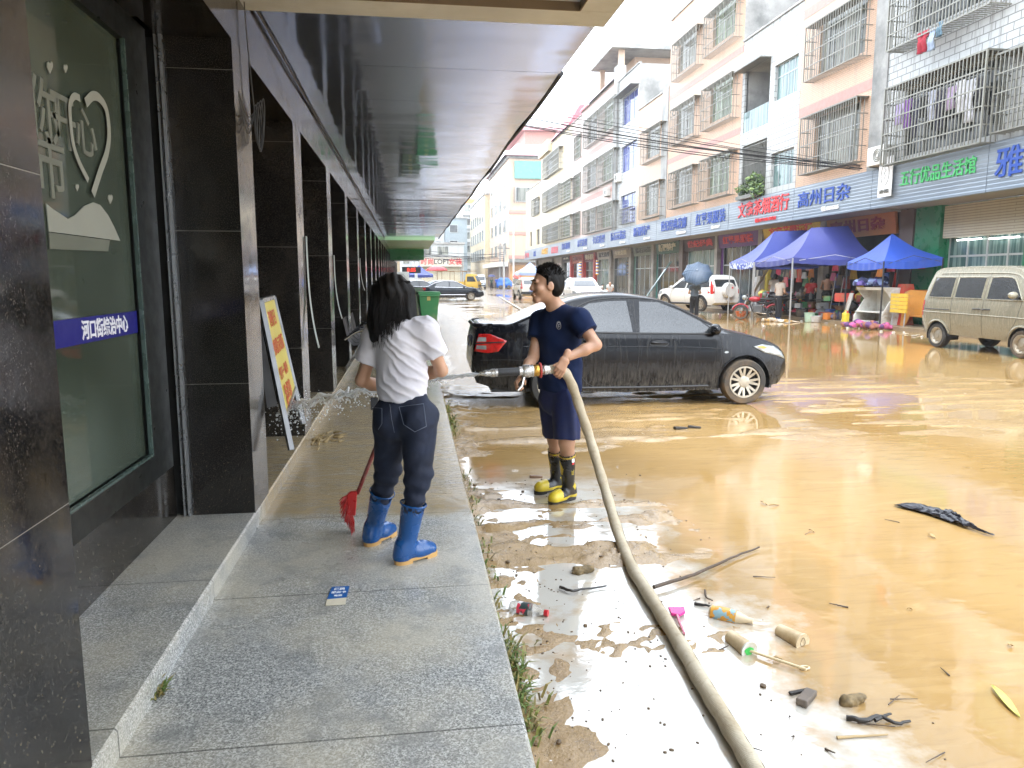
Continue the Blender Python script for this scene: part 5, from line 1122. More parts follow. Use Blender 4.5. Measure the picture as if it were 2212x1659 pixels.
def bbox(pts, m): p = np.array(pts); return p.min(0) - m, p.max(0) + m
SKIN = NT('skin'); SKIN.set(Base_Color=SKIN.mix(SKIN.rng(SKIN.noise(SKIN.pos(), 14, 5), .3, .7), (.40, .22, .135), (.50, .29, .19)), Roughness=.45, Subsurface_Weight=.12, Subsurface_Radius=(.02, .008, .004), Subsurface_Scale=.5); SKIN = SKIN.m
def m_hair():
    t = NT('black_hair'); return t.set(Base_Color=t.mix(t.rng(t.noise(t.pos((30, 30, 4)), 6, 4), .4, .7), (.002, .0018, .0016), (.010, .0065, .005)), Roughness=.5, Specular_IOR_Level=.18, Normal=t.bump(t.noise(t.pos((90, 90, 8)), 3, 3), .4, .003))
HAIR = m_hair()
def cloth(name, c, rough=.85, var=.12): return mat(name, c, rough, var=var, vs=14, bump=.15, bs=220)
def head_ops(F, hc, hf, hu, k=1., ears=True):
    hr = np.cross(hf, hu); M = np.stack([hr, hf, hu], 1)
    P = lambda x, y, z: hc + k * (hr * x + hf * y + hu * z)
    F.ell(P(0, -.012, .035), k * A3((.076, .095, .083)), M, .02); F.ell(P(0, .022, -.035), k * A3((.062, .068, .075)), M, .03); F.cap(P(-.018, .072, -.098), P(.018, .072, -.098), .02 * k, k=.025)
    F.cap(P(0, .092, .018), P(0, .106, -.022), .008 * k, .0125 * k, .014); F.cap(P(-.012, .10, -.028), P(.012, .10, -.028), .008 * k, k=.01)
    F.cap(P(-.04, .083, .028), P(.04, .083, .028), .011 * k, k=.015); F.cap(P(-.018, .093, -.058), P(.018, .093, -.058), .0075 * k, k=.008); F.cap(P(-.016, .092, -.07), P(.016, .092, -.07), .008 * k, k=.008)
    F.ell(P(-.045, .06, -.025), k * A3((.028, .028, .025)), M, .02); F.ell(P(.045, .06, -.025), k * A3((.028, .028, .025)), M, .02)
    for s in (-1, 1):
        F.ell(P(s * .031, .098, .010), k * A3((.016, .013, .009)), M, .008, 'd')
        if ears: F.ell(P(s * .076, -.005, -.005), k * A3((.011, .024, .034)), M, .008); F.ell(P(s * .088, .004, -.004), k * A3((.006, .012, .02)), M, .004, 'd')
    return P, M
def hand(w, fd, n, curl, side, L=1., h=.0036, tc=.5, spread=.02, tdir=None):
    """palm with four separate unequal fingers and a thumb leaving the side of the palm near the wrist; n = back of the hand"""
    fd = nrm(fd); n = A3(n); n = nrm(n - fd * (n @ fd)); t = np.cross(n, fd) * side       # thumb side
    w = A3(w); P = lambda a, b, c: w + L * (fd * a + t * b + n * c)
    F = Field(w - .17 * L, w + .17 * L, h)
    F.cap(P(-.045, 0, 0), P(.01, 0, 0), .025 * L, .023 * L, .01, (n, .75)); 
    for y in (.026, .009, -.009, -.026): F.cap(P(.012, y * .7, 0), P(.082 - abs(y - .005) * .25, y, 0), .015 * L, .0125 * L, .012)
    for i, (y, ln) in enumerate(((.029, .9), (.0095, 1.), (-.010, .93), (-.028, .74))):
        p = P(.086 - (.01 if i == 3 else 0), y, .001); a = 0.; cu = curl[i] if isinstance(curl, (list, tuple)) else curl; d0 = nrm(fd + t * (y * spread * 20))
        for seg, r0, r1, c in ((.043 * ln, .0105, .0092, .75), (.026 * ln, .0092, .0082, 1.), (.021 * ln, .0082, .0068, .8)):
            a += c * cu; d = d0 * math.cos(a) - n * math.sin(a); q = p + d * seg * L; F.cap(p, q, r0 * L, r1 * L, .004); p = q
    p = P(.018, .026, -.006); d = nrm(t * .8 + fd * .55 - n * .3) if tdir is None else nrm(tdir)
    q = p + d * .042 * L; F.cap(p, q, .0145 * L, .0115 * L, .012); d2 = nrm(d * math.cos(tc) + (fd * .8 - n * .5) * math.sin(tc)); p2 = q + d2 * .033 * L; F.cap(q, p2, .0115 * L, .010 * L, .005); F.cap(p2, p2 + nrm(d2 + fd * .2) * .024 * L, .010 * L, .008 * L, .005)
    return F
class Fig:
    """joints J in world metres; f = facing of the chest, hf = facing of the head"""
    def __init__(s, label, J, f, hf, g=.03, group=None, hu=(0, 0, 1), build=1., h=.009):
        s.J = J = {k: A3(v) for k, v in J.items()}; s.f = nrm(f); s.h = h; s.b = build; s.calf = 1.
        hf = A3(hf); s.hu = nrm(hu); s.hf = nrm(hf - s.hu * (hf @ s.hu)); base = (J['anL'] + J['anR']) / 2
        s.t = thing('person', label, 'person', (base[0], base[1], min(J['anL'][2], J['anR'][2]) - .08), 0, group)
    def body(s, hands, m=SKIN, ears=True):
        J, b = s.J, s.b; F = Field(*bbox(list(J.values()), .16), s.h); fl = (s.f, .66)
        F.cap(J['pelvis'], J['waist'], .125 * b, .115 * b, .03, fl); F.cap(J['waist'], J['chest'], .115 * b, .135 * b, .04, fl); F.cap(J['shL'], J['shR'], .055, .055, .05)
        F.cap(J['chest'], J['neck'], .085, .058, .04); F.cap(J['neck'] - A3((0, 0, .03)), s.J['head'] - s.hu * .05 - s.hf * .018, .060 * b, .055 * b, .03)
        for q in 'LR': F.cap(J['neck'] - A3((0, 0, .005)), J['neck'] * .35 + J['sh' + q] * .65, .048 * b, .045 * b, .04)
        for q in 'LR':
            F.cap(J['sh' + q], J['el' + q], .047 * b, .039 * b, .025); F.cap(J['el' + q], J['el' + q] * .6 + J['wr' + q] * .4, .038 * b, .039 * b, .02); F.cap(J['el' + q] * .6 + J['wr' + q] * .4, J['wr' + q], .038 * b, .026 * b, .02)
            F.cap(J['hip' + q], J['kn' + q], .082 * b, .055 * b, .03); mid = J['kn' + q] * .65 + J['an' + q] * .35 - s.f * .012; F.cap(J['kn' + q], mid, .053 * b * s.calf, .050 * b * s.calf, .025); F.cap(mid, J['an' + q] + A3((0, 0, .04)), .050 * b * s.calf, .026, .02)
        s.P, s.M = head_ops(F, J['head'], s.hf, s.hu, getattr(s, 'hk', 1.), ears)
        s.o = sdf_obj('body', [F] + hands, m, s.t, iters=1)
        for q in (-1, 1):
            e = MB(); e.tube([s.P(q * .018, .092, .009), s.P(q * .031, .0925, .011), s.P(q * .044, .083, .010)], [.002, .0046, .002], 6); e.build('eye', mat('eye_dark', (.03, .02, .018), .15), s.t, smooth=60)
            e = MB(); e.tube([s.P(q * .016, .1, .029), s.P(q * .033, .098, .034), s.P(q * .05, .085, .030)], [.003, .0045, .002], 5); e.build('eyebrow', HAIR, s.t, smooth=60)
        e = MB(); e.tube([s.P(-.012, .0975, -.064), s.P(0, .1012, -.0635), s.P(.012, .0975, -.064)], [.0015, .003, .0015], 5); e.build('lips', mat('lip', (.36, .17, .12), .45), s.t, smooth=60)
        return s.o
    def short_hair(s, spikes=350, m=HAIR, seed=1):
        P, M = s.P, s.M; hk = getattr(s, 'hk', 1.); F = Field(P(0, 0, 0) - .17, P(0, 0, 0) + .17, .0045)
        F.ell(P(0, -.016, .042), hk * A3((.081, .100, .092)), M, 0, planes=[(P(0, .066, .078), nrm(s.hf * .66 - s.hu * .75))]); F.ell(P(0, -.045, .0), hk * A3((.079, .072, .088)), M, .02, planes=[(P(0, -.02, 0), s.hf), (P(0, 0, -.075), -s.hu)])
        for q in (-1, 1): 
            hr = np.cross(s.hf, s.hu); F.cap(P(q * .078, .012, .05), P(q * .077, .016, .005), .013, .007, .01)
        o = sdf_obj('hair', F, m, s.t, disp=lambda v, n: .006 * (fbm(v[:, 0] * 70 + v[:, 2] * 40, v[:, 1] * 70, 3, seed) - .35)); R_ = random.Random(seed); mb = MB()
        for _ in range(spikes):
            a = R_.uniform(0, 2 * PI); e = R_.uniform(.25, 1.5); d = A3((math.cos(a) * math.cos(e), math.sin(a) * math.cos(e), math.sin(e)))
            if d[1] > .55 and d[2] < .55: continue
            p = P(d[0] * .083, -.016 + d[1] * .101, .042 + d[2] * .091); dr = nrm(M @ (d + A3((R_.gauss(0, .3), .3 + R_.gauss(0, .25), .25))))
            mb.tube([p - dr * .006, p + dr * R_.uniform(.010, .026)], [.0042, .0006], 4, False)
        mb.build('hair_tips', m, o, smooth=60); return o
    def shirt(s, m, hem, slv=.55, fit=.022, neck=.075, disp=None, name='t_shirt', flat=.72, sr=.078, hemtilt=(0, 0, 0), belly=0.):
        J, b = s.J, s.b; F = Field(*bbox([J[k] for k in ('pelvis', 'chest', 'neck', 'shL', 'shR', 'elL', 'elR')], .2), s.h * .85); fl = (s.f, flat)
        hp = A3(hem); F.cap(J['pelvis'] - A3((0, 0, .05)), J['waist'], .142 * b + fit * .7, .128 * b + fit, .03, fl); F.cap(J['waist'], J['chest'], .125 * b + fit + belly, .142 * b + fit * .7, .05, fl); F.cap(J['shL'], J['shR'], .062 + fit * .5, .062 + fit * .5, .06)
        F.cap(J['chest'], J['neck'] - A3((0, 0, .03)), .105, .075, .04)
        for q in 'LR': F.cap(J['neck'] - A3((0, 0, .01)), J['neck'] * .35 + J['sh' + q] * .65, .056 * b, .056 * b, .04)
        F.cut(hp, nrm(A3((0, 0, -1)) + A3(hemtilt)))
        for q in 'LR':
            d = J['el' + q] - J['sh' + q]; e = J['sh' + q] + d * slv; u = nrm(d); F.cap(J['sh' + q], e + u * .06, .060 * b + fit * .6, sr, .035, planes=[(e, u)])
        F.cap(J['neck'] - A3((0, 0, .012)) + s.f * .012, J['neck'] + A3((0, 0, .2)), neck, neck * 1.3, .006, mode='d')
        return sdf_obj(name, F, m, s.t, disp=disp)
    def trousers(s, m, waist, ends, fit=.018, r0=.095, r1=.066, r2=.07, disp=None, name='trousers', seat=0.):
        J, b = s.J, s.b; F = Field(*bbox([J[k] for k in ('pelvis', 'waist', 'knL', 'knR', 'anL', 'anR')], .17), s.h * .85); fl = (s.f, .74)
        F.cap(J['pelvis'] - A3((0, 0, .02)), J['waist'] - A3((0, 0, .02)), .138 * b + fit, .125 * b + fit, .03, fl)
        if seat:
            for q in 'LR': F.ell(J['hip' + q] - s.f * .05 - A3((0, 0, .02)), (.085 * b, .085 * b, .095), None, .05)
        for q in 'LR':
            hi, kn, an = J['hip' + q], J['kn' + q], J['an' + q]; e = ends
            if e <= 1: p = hi + (kn - hi) * (e - (.04 if q == 'R' else 0)); u = nrm(kn - hi); F.cap(hi, p + u * .05, r0 + fit, r1 + fit, .012, planes=[(p, u)])
            else: F.cap(hi, kn, r0 + fit, r1 + fit, .03); p = kn + (an - kn) * (e - 1); u = nrm(an - kn); F.cap(kn, p + u * .05, r1 + fit, r2 + fit, .03, planes=[(p, u)])
        F.cut(waist, (0, 0, 1)); return sdf_obj(name, F, m, s.t, disp=disp)
def stand(base, yaw, H=1.7, lean=0., lift=(0, 0), arms='down', step=.0, bend=0.):
    """joints of a standing figure; yaw = facing about +z from +y clockwise"""
    f = A3((math.sin(yaw), math.cos(yaw), 0)); r = A3((math.cos(yaw), -math.sin(yaw), 0)); B = A3(base); k = H / 1.7; Z = A3((0, 0, 1))
    P = lambda a, b, c: B + k * (r * a + f * b + Z * c)
    sl, cl_ = math.sin(lean), math.cos(lean); T = lambda a, b, c: P(a, b * cl_ + (c - .92) * sl, .92 + (c - .92) * cl_ - b * sl)
    J = dict(pelvis=P(0, 0, .92), waist=T(0, 0, 1.06), chest=T(0, 0, 1.28), neck=T(0, 0, 1.43), head=T(0, .03, 1.575), shL=T(-.17, 0, 1.39), shR=T(.17, 0, 1.39), hipL=P(-.085, 0, .88), hipR=P(.085, 0, .88), knL=P(-.1, .03 + step, .48), knR=P(.1, .03 - step, .48), anL=P(-.11, step, .085), anR=P(.11, -step, .085))
    for q, s_ in (('L', -1), ('R', 1)):
        if arms == 'down': J['el' + q], J['wr' + q] = T(s_ * .24, -.02, 1.12), T(s_ * .23, .10, .90)
        elif arms == 'front': J['el' + q], J['wr' + q] = T(s_ * .25, .03, 1.12), T(s_ * .12, .26, 1.10)
        else: J['el' + q], J['wr' + q] = T(s_ * .22, .12, 1.15), T(s_ * .07, .2, 1.35)
    return J, f
def small_person(label, base, yaw, H, top, bottom, boots=None, lean=0., arms='down', step=.05, hair=True, bare=False, ends=1.85, slv=.5, group=None, top_name='t_shirt', hem=.84):
    J, f = stand(base, yaw, H, lean, arms=arms, step=step); p = Fig(label, J, f, f + A3((0, 0, -.2)) if lean else f, group=group, h=.014)
    hs = [hand(J['wr' + q], J['wr' + q] - J['el' + q] + A3((0, 0, -.05)), A3((1, 0, 0)) * s_, .6, s_, h=.006) for q, s_ in (('L', -1), ('R', 1))]
    p.body(hs); 
    if hair: p.short_hair(0)
    w = lambda v, n: .010 * (fbm(v[:, 0] * 9 + v[:, 2] * 5, v[:, 1] * 9 + v[:, 2] * 8, 3) - .5)
    if not bare: p.shirt(top, A3(base) + A3((0, 0, H * hem / 1.7)), slv, disp=w, name=top_name)
    p.trousers(bottom, J['waist'] + A3((0, 0, -.02)), ends, disp=w)
    for q in 'LR':
        F = Field(J['an' + q] - .22, J['an' + q] + .45, .012); an = J['an' + q]; kn = J['kn' + q]; top_ = an + (kn - an) * (.75 if boots else .12)
        F.cap(an, top_ + nrm(top_ - an) * .04, .055, .062 if boots else .05, .01, planes=[(top_, nrm(top_ - an))]); F.cap(an - A3((0, 0, .04)), an + f * .15 - A3((0, 0, .055)), .045, .035, .02); F.cut(an - A3((0, 0, .085)), (0, 0, -1)); sdf_obj('boot' if boots else 'shoe', F, boots or mat('dark_shoe', (.03, .03, .03), .5), p.t)
    return p
# ---------------------------------------------------------------- the man with the hose
NAVY = NT('navy_cotton'); NAVY.set(Base_Color=NAVY.mix(NAVY.rng(NAVY.noise(NAVY.pos(), 9, 4), .3, .7), (.002, .008, .036), (.004, .014, .056)), Roughness=.85, Specular_IOR_Level=.25, Normal=NAVY.bump(NAVY.noise(NAVY.pos(), 190, 3), .12, .003)); NAVY = NAVY.m
NAVYS = mat('royal_navy_shorts', (.002, .009, .062), .7, var=.2, vs=10, bump=.1, bs=200)
Jm = dict(head=py(1181, 616, 5.26), neck=py(1203, 667, 5.32), chest=py(1208, 722, 5.32), waist=py(1209, 800, 5.33), pelvis=py(1209, 852, 5.34), shR=py(1173, 695, 5.44), shL=py(1247, 690, 5.17),
    elR=py(1152, 772, 5.34), wrR=py(1130, 806, 5.13), elL=py(1287, 745, 5.04), wrL=py(1226, 772, 4.97), hipR=py(1194, 862, 5.42), hipL=py(1224, 862, 5.26), knR=py(1199, 948, 5.48), knL=py(1224, 955, 5.22),
    anR=py(1197, 1038, 5.52), anL=py(1227, 1058, 5.25))
gL, gR = pz(1231, 1078, 0.0), pz(1207, 1058, 0.0); TO = dict(toeL=nrm((-.80, -.60, 0)), toeR=nrm((-.9, -.42, 0)))
for q, g_ in (('L', gL), ('R', gR)): Jm['an' + q] = g_ + Vector(TO['toe' + q]) * .02 + Vector((0, 0, .10))
Jm['shR'] = py(1168, 694, 5.47); Jm['shL'] = py(1251, 690, 5.14)
man = Fig('man in navy T-shirt and shorts aiming a fire hose, head turned to the wall', Jm, (-.62, -.78, 0), (-.995, -.10, -.10), h=.008, build=1.05); man.hk = 1.09
hoseY = 5.0
hL = hand(py(1221, 774, 4.955), (-.42, -.10, -.9), (.18, -.95, .25), [.55, .62, .68, .75], 1, h=.0034, tc=.15, tdir=(-.95, -.1, -.12))
hR = hand(py(1129, 808, 5.11), (-.62, -.35, -.7), (-.75, .25, .55), [1.0, 1.1, 1.15, 1.2], 1, h=.0034, tc=.5, tdir=(.1, -.75, -.3))
man.body([hL, hR])
man.short_hair(700)
def man_disp(v, n):
    a = fbm(v[:, 0] * 7 + v[:, 2] * 3, v[:, 1] * 7 - v[:, 2] * 5, 4, 2); b = np.sin(v[:, 2] * 38 + v[:, 0] * 22 + 6 * a)
    low = ss(1.2, .95, v[:, 2]); return .009 * (a - .5) + .0035 * b * (.35 + low)
sh = man.shirt(NAVY, py(1209, 843, 5.33), .52, .031, .066, man_disp, hemtilt=(.0, 0, 0), sr=.078)
def bvh_of(o): return BVHTree.FromPolygons([WM[o] @ v.co for v in o.data.vertices], [list(p.vertices) for p in o.data.polygons])
bs_ = bvh_of(sh)
def on(bv, x, y, off=.003):                # photo point pressed onto a surface
    d = ray(x, y).normalized(); h = bv.ray_cast(Vector((0, 0, CAMH)), d); return (h[0] - d * off, h[1]) if h[0] else (py(x, y, 5.2), Vector((0, -1, 0)))
silver = mat('silver_print', (.38, .38, .40), .5)
c, nn = on(bs_, 1207, 704); up = Vector((0, 0, 1)); rt = up.cross(nn).normalized(); up2 = nn.cross(rt)
m = MB(); m.tube([c + rt * .017 * math.cos(a) + up2 * .024 * math.sin(a) for a in np.linspace(0, 2 * PI, 20)], .0022, 5)
for i in range(5): a = PI * (.25 + .125 * i); m.tube([c + rt * .018 * math.cos(a) + up2 * .026 * math.sin(a), c + rt * .021 * math.cos(a) + up2 * .036 * math.sin(a)], [.003, .0008], 5)
m.tube([c + rt * (-.009) + up2 * .006, c + rt * .009 + up2 * .010], .0022, 5); m.tube([c + rt * (-.009) - up2 * .008, c + rt * .008 - up2 * .004], .0022, 5); m.tube([c + up2 * .014, c - up2 * .014], .002, 5); m.build('chest_emblem', silver, sh, smooth=60)
m = MB(); nk = Vector(man.J['neck']) + Vector((0, 0, -.008)); f_ = Vector(man.f); r_ = f_.cross(Vector((0, 0, 1))); m.tube([nk + f_ * (.012 + .066 * math.cos(a)) + r_ * (.066 * math.sin(a)) + Vector((0, 0, -.030 * math.cos(a) + .004)) for a in np.linspace(0, 2 * PI, 28)], .008, 8, False); m.build('collar', NAVY, sh, smooth=60)
so = man.trousers(NAVYS, py(1209, 835, 5.33), .93, .016, .092, .078, disp=lambda v, n: .010 * (fbm(v[:, 0] * 10, v[:, 1] * 10 + v[:, 2] * 2, 3, 4) - .5) + .004 * np.sin(v[:, 0] * 60 + v[:, 1] * 60), name='shorts')
BOOTB = mat('black_rubber_boot', (.012, .012, .013), .28, var=.2, vs=9, dirt=(.06, .045, .025)); BOOTY = mat('yellow_rubber', (.62, .47, .03), .35, var=.15, vs=12, dirt=(.35, .25, .08)); SOLE = mat('dark_sole', (.02, .018, .015), .6)
def wellie(par, loc, d, up, mu, ms, toe=None, band=None, L=.27, Hs=.36, heelc=None, sc=1.):
    """rubber boot in its own frame (x to the toe, z up the shaft)"""
    d = Vector(d).normalized(); lf = Vector((0, 0, 1)).cross(d); M = Matrix(((d.x, lf.x, 0, loc[0]), (d.y, lf.y, 0, loc[1]), (0, 0, 1, loc[2]), (0, 0, 0, 1)))
    tl = M.inverted().to_3x3() @ (Vector(up) - Vector(loc)); top = A3(tl); F = Field((-.12, -.12, -.02), (.3, .12, Hs + .12), .0055)
    an = A3((.02, 0, .09)); F.cap(an, top + nrm(top - an) * .05, .046 * sc, .066 * sc, .02, planes=[(top, nrm(top - an))])
    F.cap((-.005, 0, .055), (L * .45, 0, .055), .044 * sc, .043 * sc, .03, ((0, 1, 0), .92)); F.cap((L * .35, .004, .047), (L - .095, .006, .042), .046 * sc, .042 * sc, .03, ((0, 0, 1), .9)); F.cap((-.012, 0, .04), (.0, 0, .1), .045 * sc, .045 * sc, .02)
    if toe: F.cap((L * .45, 0, .052), (L - .10, .006, .05), .048, .046, .02)
    F.cap(top - nrm(top - an) * .03, top + nrm(top - an) * .1, .058 * sc, .062 * sc, .004, mode='d')
    F.cut((0, 0, .022), (0, 0, -1)); vs, fs = F.mesh(); ce = vs[fs].mean(1)
    t = M
    def part(name, keep, m, p): 
        mb = MB(); mb.T = M; mb.add([Vector(v) for v in vs], fs[keep].tolist()); return mb.build(name, m, p, smooth=60)
    x, y, z = ce.T; ax = nrm(top - an); hgt = (ce - top) @ ax
    yt = np.zeros(len(ce), bool); yb = np.zeros(len(ce), bool); yp = np.zeros(len(ce), bool); yd = np.zeros(len(ce), bool)
    if toe:
        yt = ((x > L * .48 - .25 * (z - .05)) & (z < .16) & (x > .07)) | ((z < .047)); yb = (hgt > -.028) & (hgt < -.014)
        yp = (x > .02) & (np.abs(hgt + .115) < .055) & (np.abs(y) < .026 * (1.2 - np.abs(hgt + .115) / .07)); yd = (np.abs(np.abs(y)) > .02) & (np.abs(x - .0) / .026 + np.abs(z - .115) / .032 < 1)
    b = part('boot', ~(yt | yb | yp | yd), mu, par)
    if toe:
        part('toe_cap', yt, toe, b); part('top_band', yb, toe, b); part('shin_patch', yp, toe, b); part('ankle_patch', yd, toe, b)
    s_ = MB(); s_.T = M; W = lambda q: (.040 + .010 * math.sin(PI * min(1, max(0, (q + .05) / L)) ** 1.2)) * sc
    out = [(-.055 * math.cos(a) - .0, .042 * math.sin(a)) for a in np.linspace(-PI / 2, PI / 2, 8)]; tip = [(L - .10 + .055 * math.cos(a), .006 + .045 * math.sin(a)) for a in np.linspace(-PI / 2, PI / 2, 10)]
    loop = [(xx, yy, 0.012) for xx, yy in tip] + [(L * .4, .043, .012)] + [(xx, yy, .012) for xx, yy in out[::-1]] + [(L * .4, -.040, .012)]
    s_.prism(loop, (0, 0, .016)); hl = [(xx, yy, 0) for xx, yy in out[::-1]] + [(.035, -.04, 0), (.035, .04, 0)]; s_.prism(hl, (0, 0, .0118)); s_.prism([(xx, yy * .95, 0) for xx, yy, _ in loop[:10]] + [(L * .5, .040, 0), (L * .5, -.038, 0)], (0, 0, .0118)); s_.build('sole', ms, b, smooth=30)
    return b, M
up3 = lambda k, a=.62: Vector(man.J['an' + k]) + (Vector(man.J['kn' + k]) - Vector(man.J['an' + k])) * a
b1_, _ = wellie(man.t, gL, TO['toeL'], up3('L', .77), BOOTB, SOLE, BOOTY, True, L=.28, Hs=.36); b2_, _ = wellie(man.t, gR, TO['toeR'], up3('R', .74), BOOTB, SOLE, BOOTY, True, L=.28, Hs=.36)
bb = bvh_of(b1_); c, nn = on(bb, 1238, 995); m = MB(); m.T = frame_m(c, Vector((0, 0, 1)).cross(nn), (0, 0, 1)); m.box(-.014, .014, -.014, .014, 0, .002); m.build('white_label', SW, b1_); m = MB(); m.T = frame_m(c, Vector((0, 0, 1)).cross(nn), (0, 0, 1)); m.box(-.012, .012, -.030, -.018, 0, .002); m.build('red_label', SR, b1_)
c, nn = on(bb, 1237, 1022); m = MB(); m.T = frame_m(c, Vector((0, 0, 1)).cross(nn), (0, 0, 1))
for i in range(4): m.box(-.012, .012, .018 - i * .01, .022 - i * .01, 0, .0016)
m.build('printed_lines', BOOTY, b1_)
# ---------------------------------------------------------------- nozzle, hose, jet
noz = thing('hose_nozzle', 'brass and steel fire hose nozzle with a black barrel, held by the man in navy', 'nozzle', py(1188, 799, hoseY))
A, B = py(1036, 807, hoseY - .02), py(1190, 798.5, hoseY); ax = (B - A).normalized(); Lz = (B - A).length
MZ = Matrix.Translation(A) @ ax.to_track_quat('Z', 'Y').to_matrix().to_4x4()
def lz(name, prof, m):
    k = MB(); k.lathe([(r, z * Lz) for r, z in prof], MZ, 24); return k.build(name, m, noz, smooth=35)
STL = mat('worn_steel', (.55, .54, .52), .28, metal=1, vs=30); BRS = mat('brass', (.62, .36, .08), .3, metal=1, vs=30)
lz('nozzle_tip', [(.006, 0), (.012, 0), (.016, .04), (.019, .07), (.022, .075), (.022, .15), (.027, .155), (.029, .21), (.022, .215), (.026, .22), (.026, .25)], STL)
lz('black_barrel', [(.0265, .25), (.0275, .27), (.0275, .53), (.026, .545)], mat('black_sleeve', (.02, .02, .022), .5, bump=.2, bs=90))
lz('valve_body', [(.026, .545), (.031, .55), (.031, .60), (.042, .605), (.044, .62), (.044, .70), (.040, .705), (.040, .725), (.044, .73), (.044, .745)], STL)
lz('brass_coupling', [(.038, .745), (.040, .75), (.041, .78), (.038, .785), (.041, .79), (.041, .825), (.036, .83)], BRS)
lz('red_collar', [(.036, .83), (.052, .832), (.054, .845), (.052, .86), (.036, .862)], mat('red_rubber', (.35, .03, .02), .5))
lz('coupling_neck', [(.032, .862), (.034, .88), (.030, .89), (.035, .9), (.035, .95), (.031, .955), (.031, 1.0)], STL)
k = MB(); p = A.lerp(B, .62) + Vector((0, 0, -.03)); k.tube([p, p + Vector((-.02, -.02, -.07)), p + Vector((-.05, -.03, -.10))], [.014, .012, .010], 8); k.build('valve_handle', STL, noz, smooth=60)
def m_hose():
    t = NT('woven_hose_canvas'); v = t.pos(kind='UV'); w = t.node('TexWave', {'Vector': v, 'Scale': 1.0, 'Distortion': .6}, wave_type='BANDS', bands_direction='X').outputs['Fac']
    n = t.noise(t.pos(), 5, 6, .6); c = t.mix(t.rng(n, .35, .7), (.40, .33, .22), (.56, .50, .38)); c = t.mix(t.rng(t.noise(t.pos(), 26, 5, .7), .52, .75, 0, .6), c, (.24, .17, .09)); c = t.mix(t.math('MULTIPLY', w, .28), c, (.2, .15, .09))
    return t.set(Base_Color=c, Roughness=.7, Normal=t.bump(w, .4, .004))
hp_ = [(1186, 798.7, hoseY), (1206, 797, hoseY - .005), (1222, 806, hoseY), (1238, 838, hoseY + .02), (1252, 880, 5.02), (1272, 940, 4.98), (1290, 1000, 4.9), (1308, 1060, 4.72), (1324, 1115, 4.5)]
gp_ = [(1345, 1180), (1368, 1230), (1402, 1285), (1440, 1345), (1480, 1410), (1520, 1480), (1560, 1545), (1600, 1612), (1640, 1680), (1700, 1790)]
HP = [py(*p) for p in hp_] + [pz(x, y, .034) + Vector((0, 0, .0)) for x, y in gp_]
sp_ = spline(HP, 14); hr = [.0335 + .002 * math.sin(i * .5) if i > 12 else .031 for i in range(len(sp_))]
m = MB(); N_ = 20; m.tube(sp_, hr, N_); hose = m.build('fire_hose', m_hose(), smooth=60)
uv = hose.data.uv_layers.new(name='UVMap'); dist = [0.]
for a, b in zip(sp_[:-1], sp_[1:]): dist.append(dist[-1] + (b - a).length)
for lp in hose.data.loops: i, kk = divmod(lp.vertex_index, N_); uv.data[lp.index].uv = (dist[i] * 38, kk / N_)
tag(hose, 'thick cream canvas fire hose curving from the man in navy across the muddy paving', 'hose')
st_ = MB(); st_.tube([p + Vector((.030, -.012, .012)) for p in sp_[110:]], .0018, 5, False); o = st_.build('hose_seam', mat('dark_thread', (.12, .09, .05), .8), hose)
JET = NT('spraying_water'); JET.set(Base_Color=(.85, .88, .9), Roughness=.3, Transmission_Weight=.2, IOR=1.33, Alpha=.5); JET = JET.m
rj = random.Random(3); W0 = A; W1 = py(604, 862, 5.75); jet = MB(); drops = MB()
jp = [W0.lerp(W1, t) + Vector((0, 0, -.10 * t * t + .02 * t)) for t in np.linspace(0, 1, 40)]
for s_ in range(7): jet.tube([p + Vector((rj.gauss(0, .004), rj.gauss(0, .004), rj.gauss(0, .005))) * (1 + 5 * i / 40) for i, p in enumerate(jp)], [.003 + .006 * i / 40 + rj.uniform(0, .004) for i in range(40)], 6)
jw = jet.build('water_jet', JET, smooth=60); tag(jw, 'thin white jet of water from the nozzle to the yellow sign board', 'water jet')
def drop(mb, p, r, st=None): mb.ball(p, (r, r, r * rj.uniform(.8, 1.3)), 4, Matrix.Rotation(rj.uniform(0, 3), 4, 'X'))
for _ in range(420):
    t = rj.random() ** .7; p = jp[0].lerp(jp[-1], t); q = .012 + .07 * t * t; drop(drops, p + Vector((rj.gauss(0, q), rj.gauss(0, q), rj.gauss(0, q * .8) - .09 * t * t)), rj.uniform(.0015, .0045) * (1 + t))
e = jp[-1]
for _ in range(420): drop(drops, e + Vector((abs(rj.gauss(0, .10)), rj.gauss(.05, .22), rj.gauss(.0, .06))), rj.uniform(.0015, .005))
drops.build('spray', JET, jw, smooth=60, kind='stuff')
# splash where it runs down by the board
sp = MB(); c0 = pz(664, 950, .13)
for _ in range(130):
    a = rj.uniform(-.5, 2.6); r = abs(rj.gauss(0, .22)); drop(sp, c0 + Vector((r * math.cos(a - 1.2), r * math.sin(a - 1.2) * 1.3, max(0, rj.gauss(.03, .05)))), rj.uniform(.0015, .005))
Fs = Field(c0 - Vector((.2, .5, .13)), c0 + Vector((.55, .6, .2)), .008)
for _ in range(34): a = rj.uniform(-1.5, 1.5); r = abs(rj.gauss(.12, .12)); p = A3(c0) + A3((.05 + r * math.cos(a), r * math.sin(a) * 1.5, -.008 + .01 * rj.random())); Fs.cap(p, p + A3((rj.uniform(.0, .10), rj.uniform(-.08, .08), max(.0, rj.gauss(.035, .025) * (1 - r * 2)))), .012, .003, .02)
v_, f_ = Fs.mesh(); sp.add([Vector(q) for q in v_], f_.tolist())
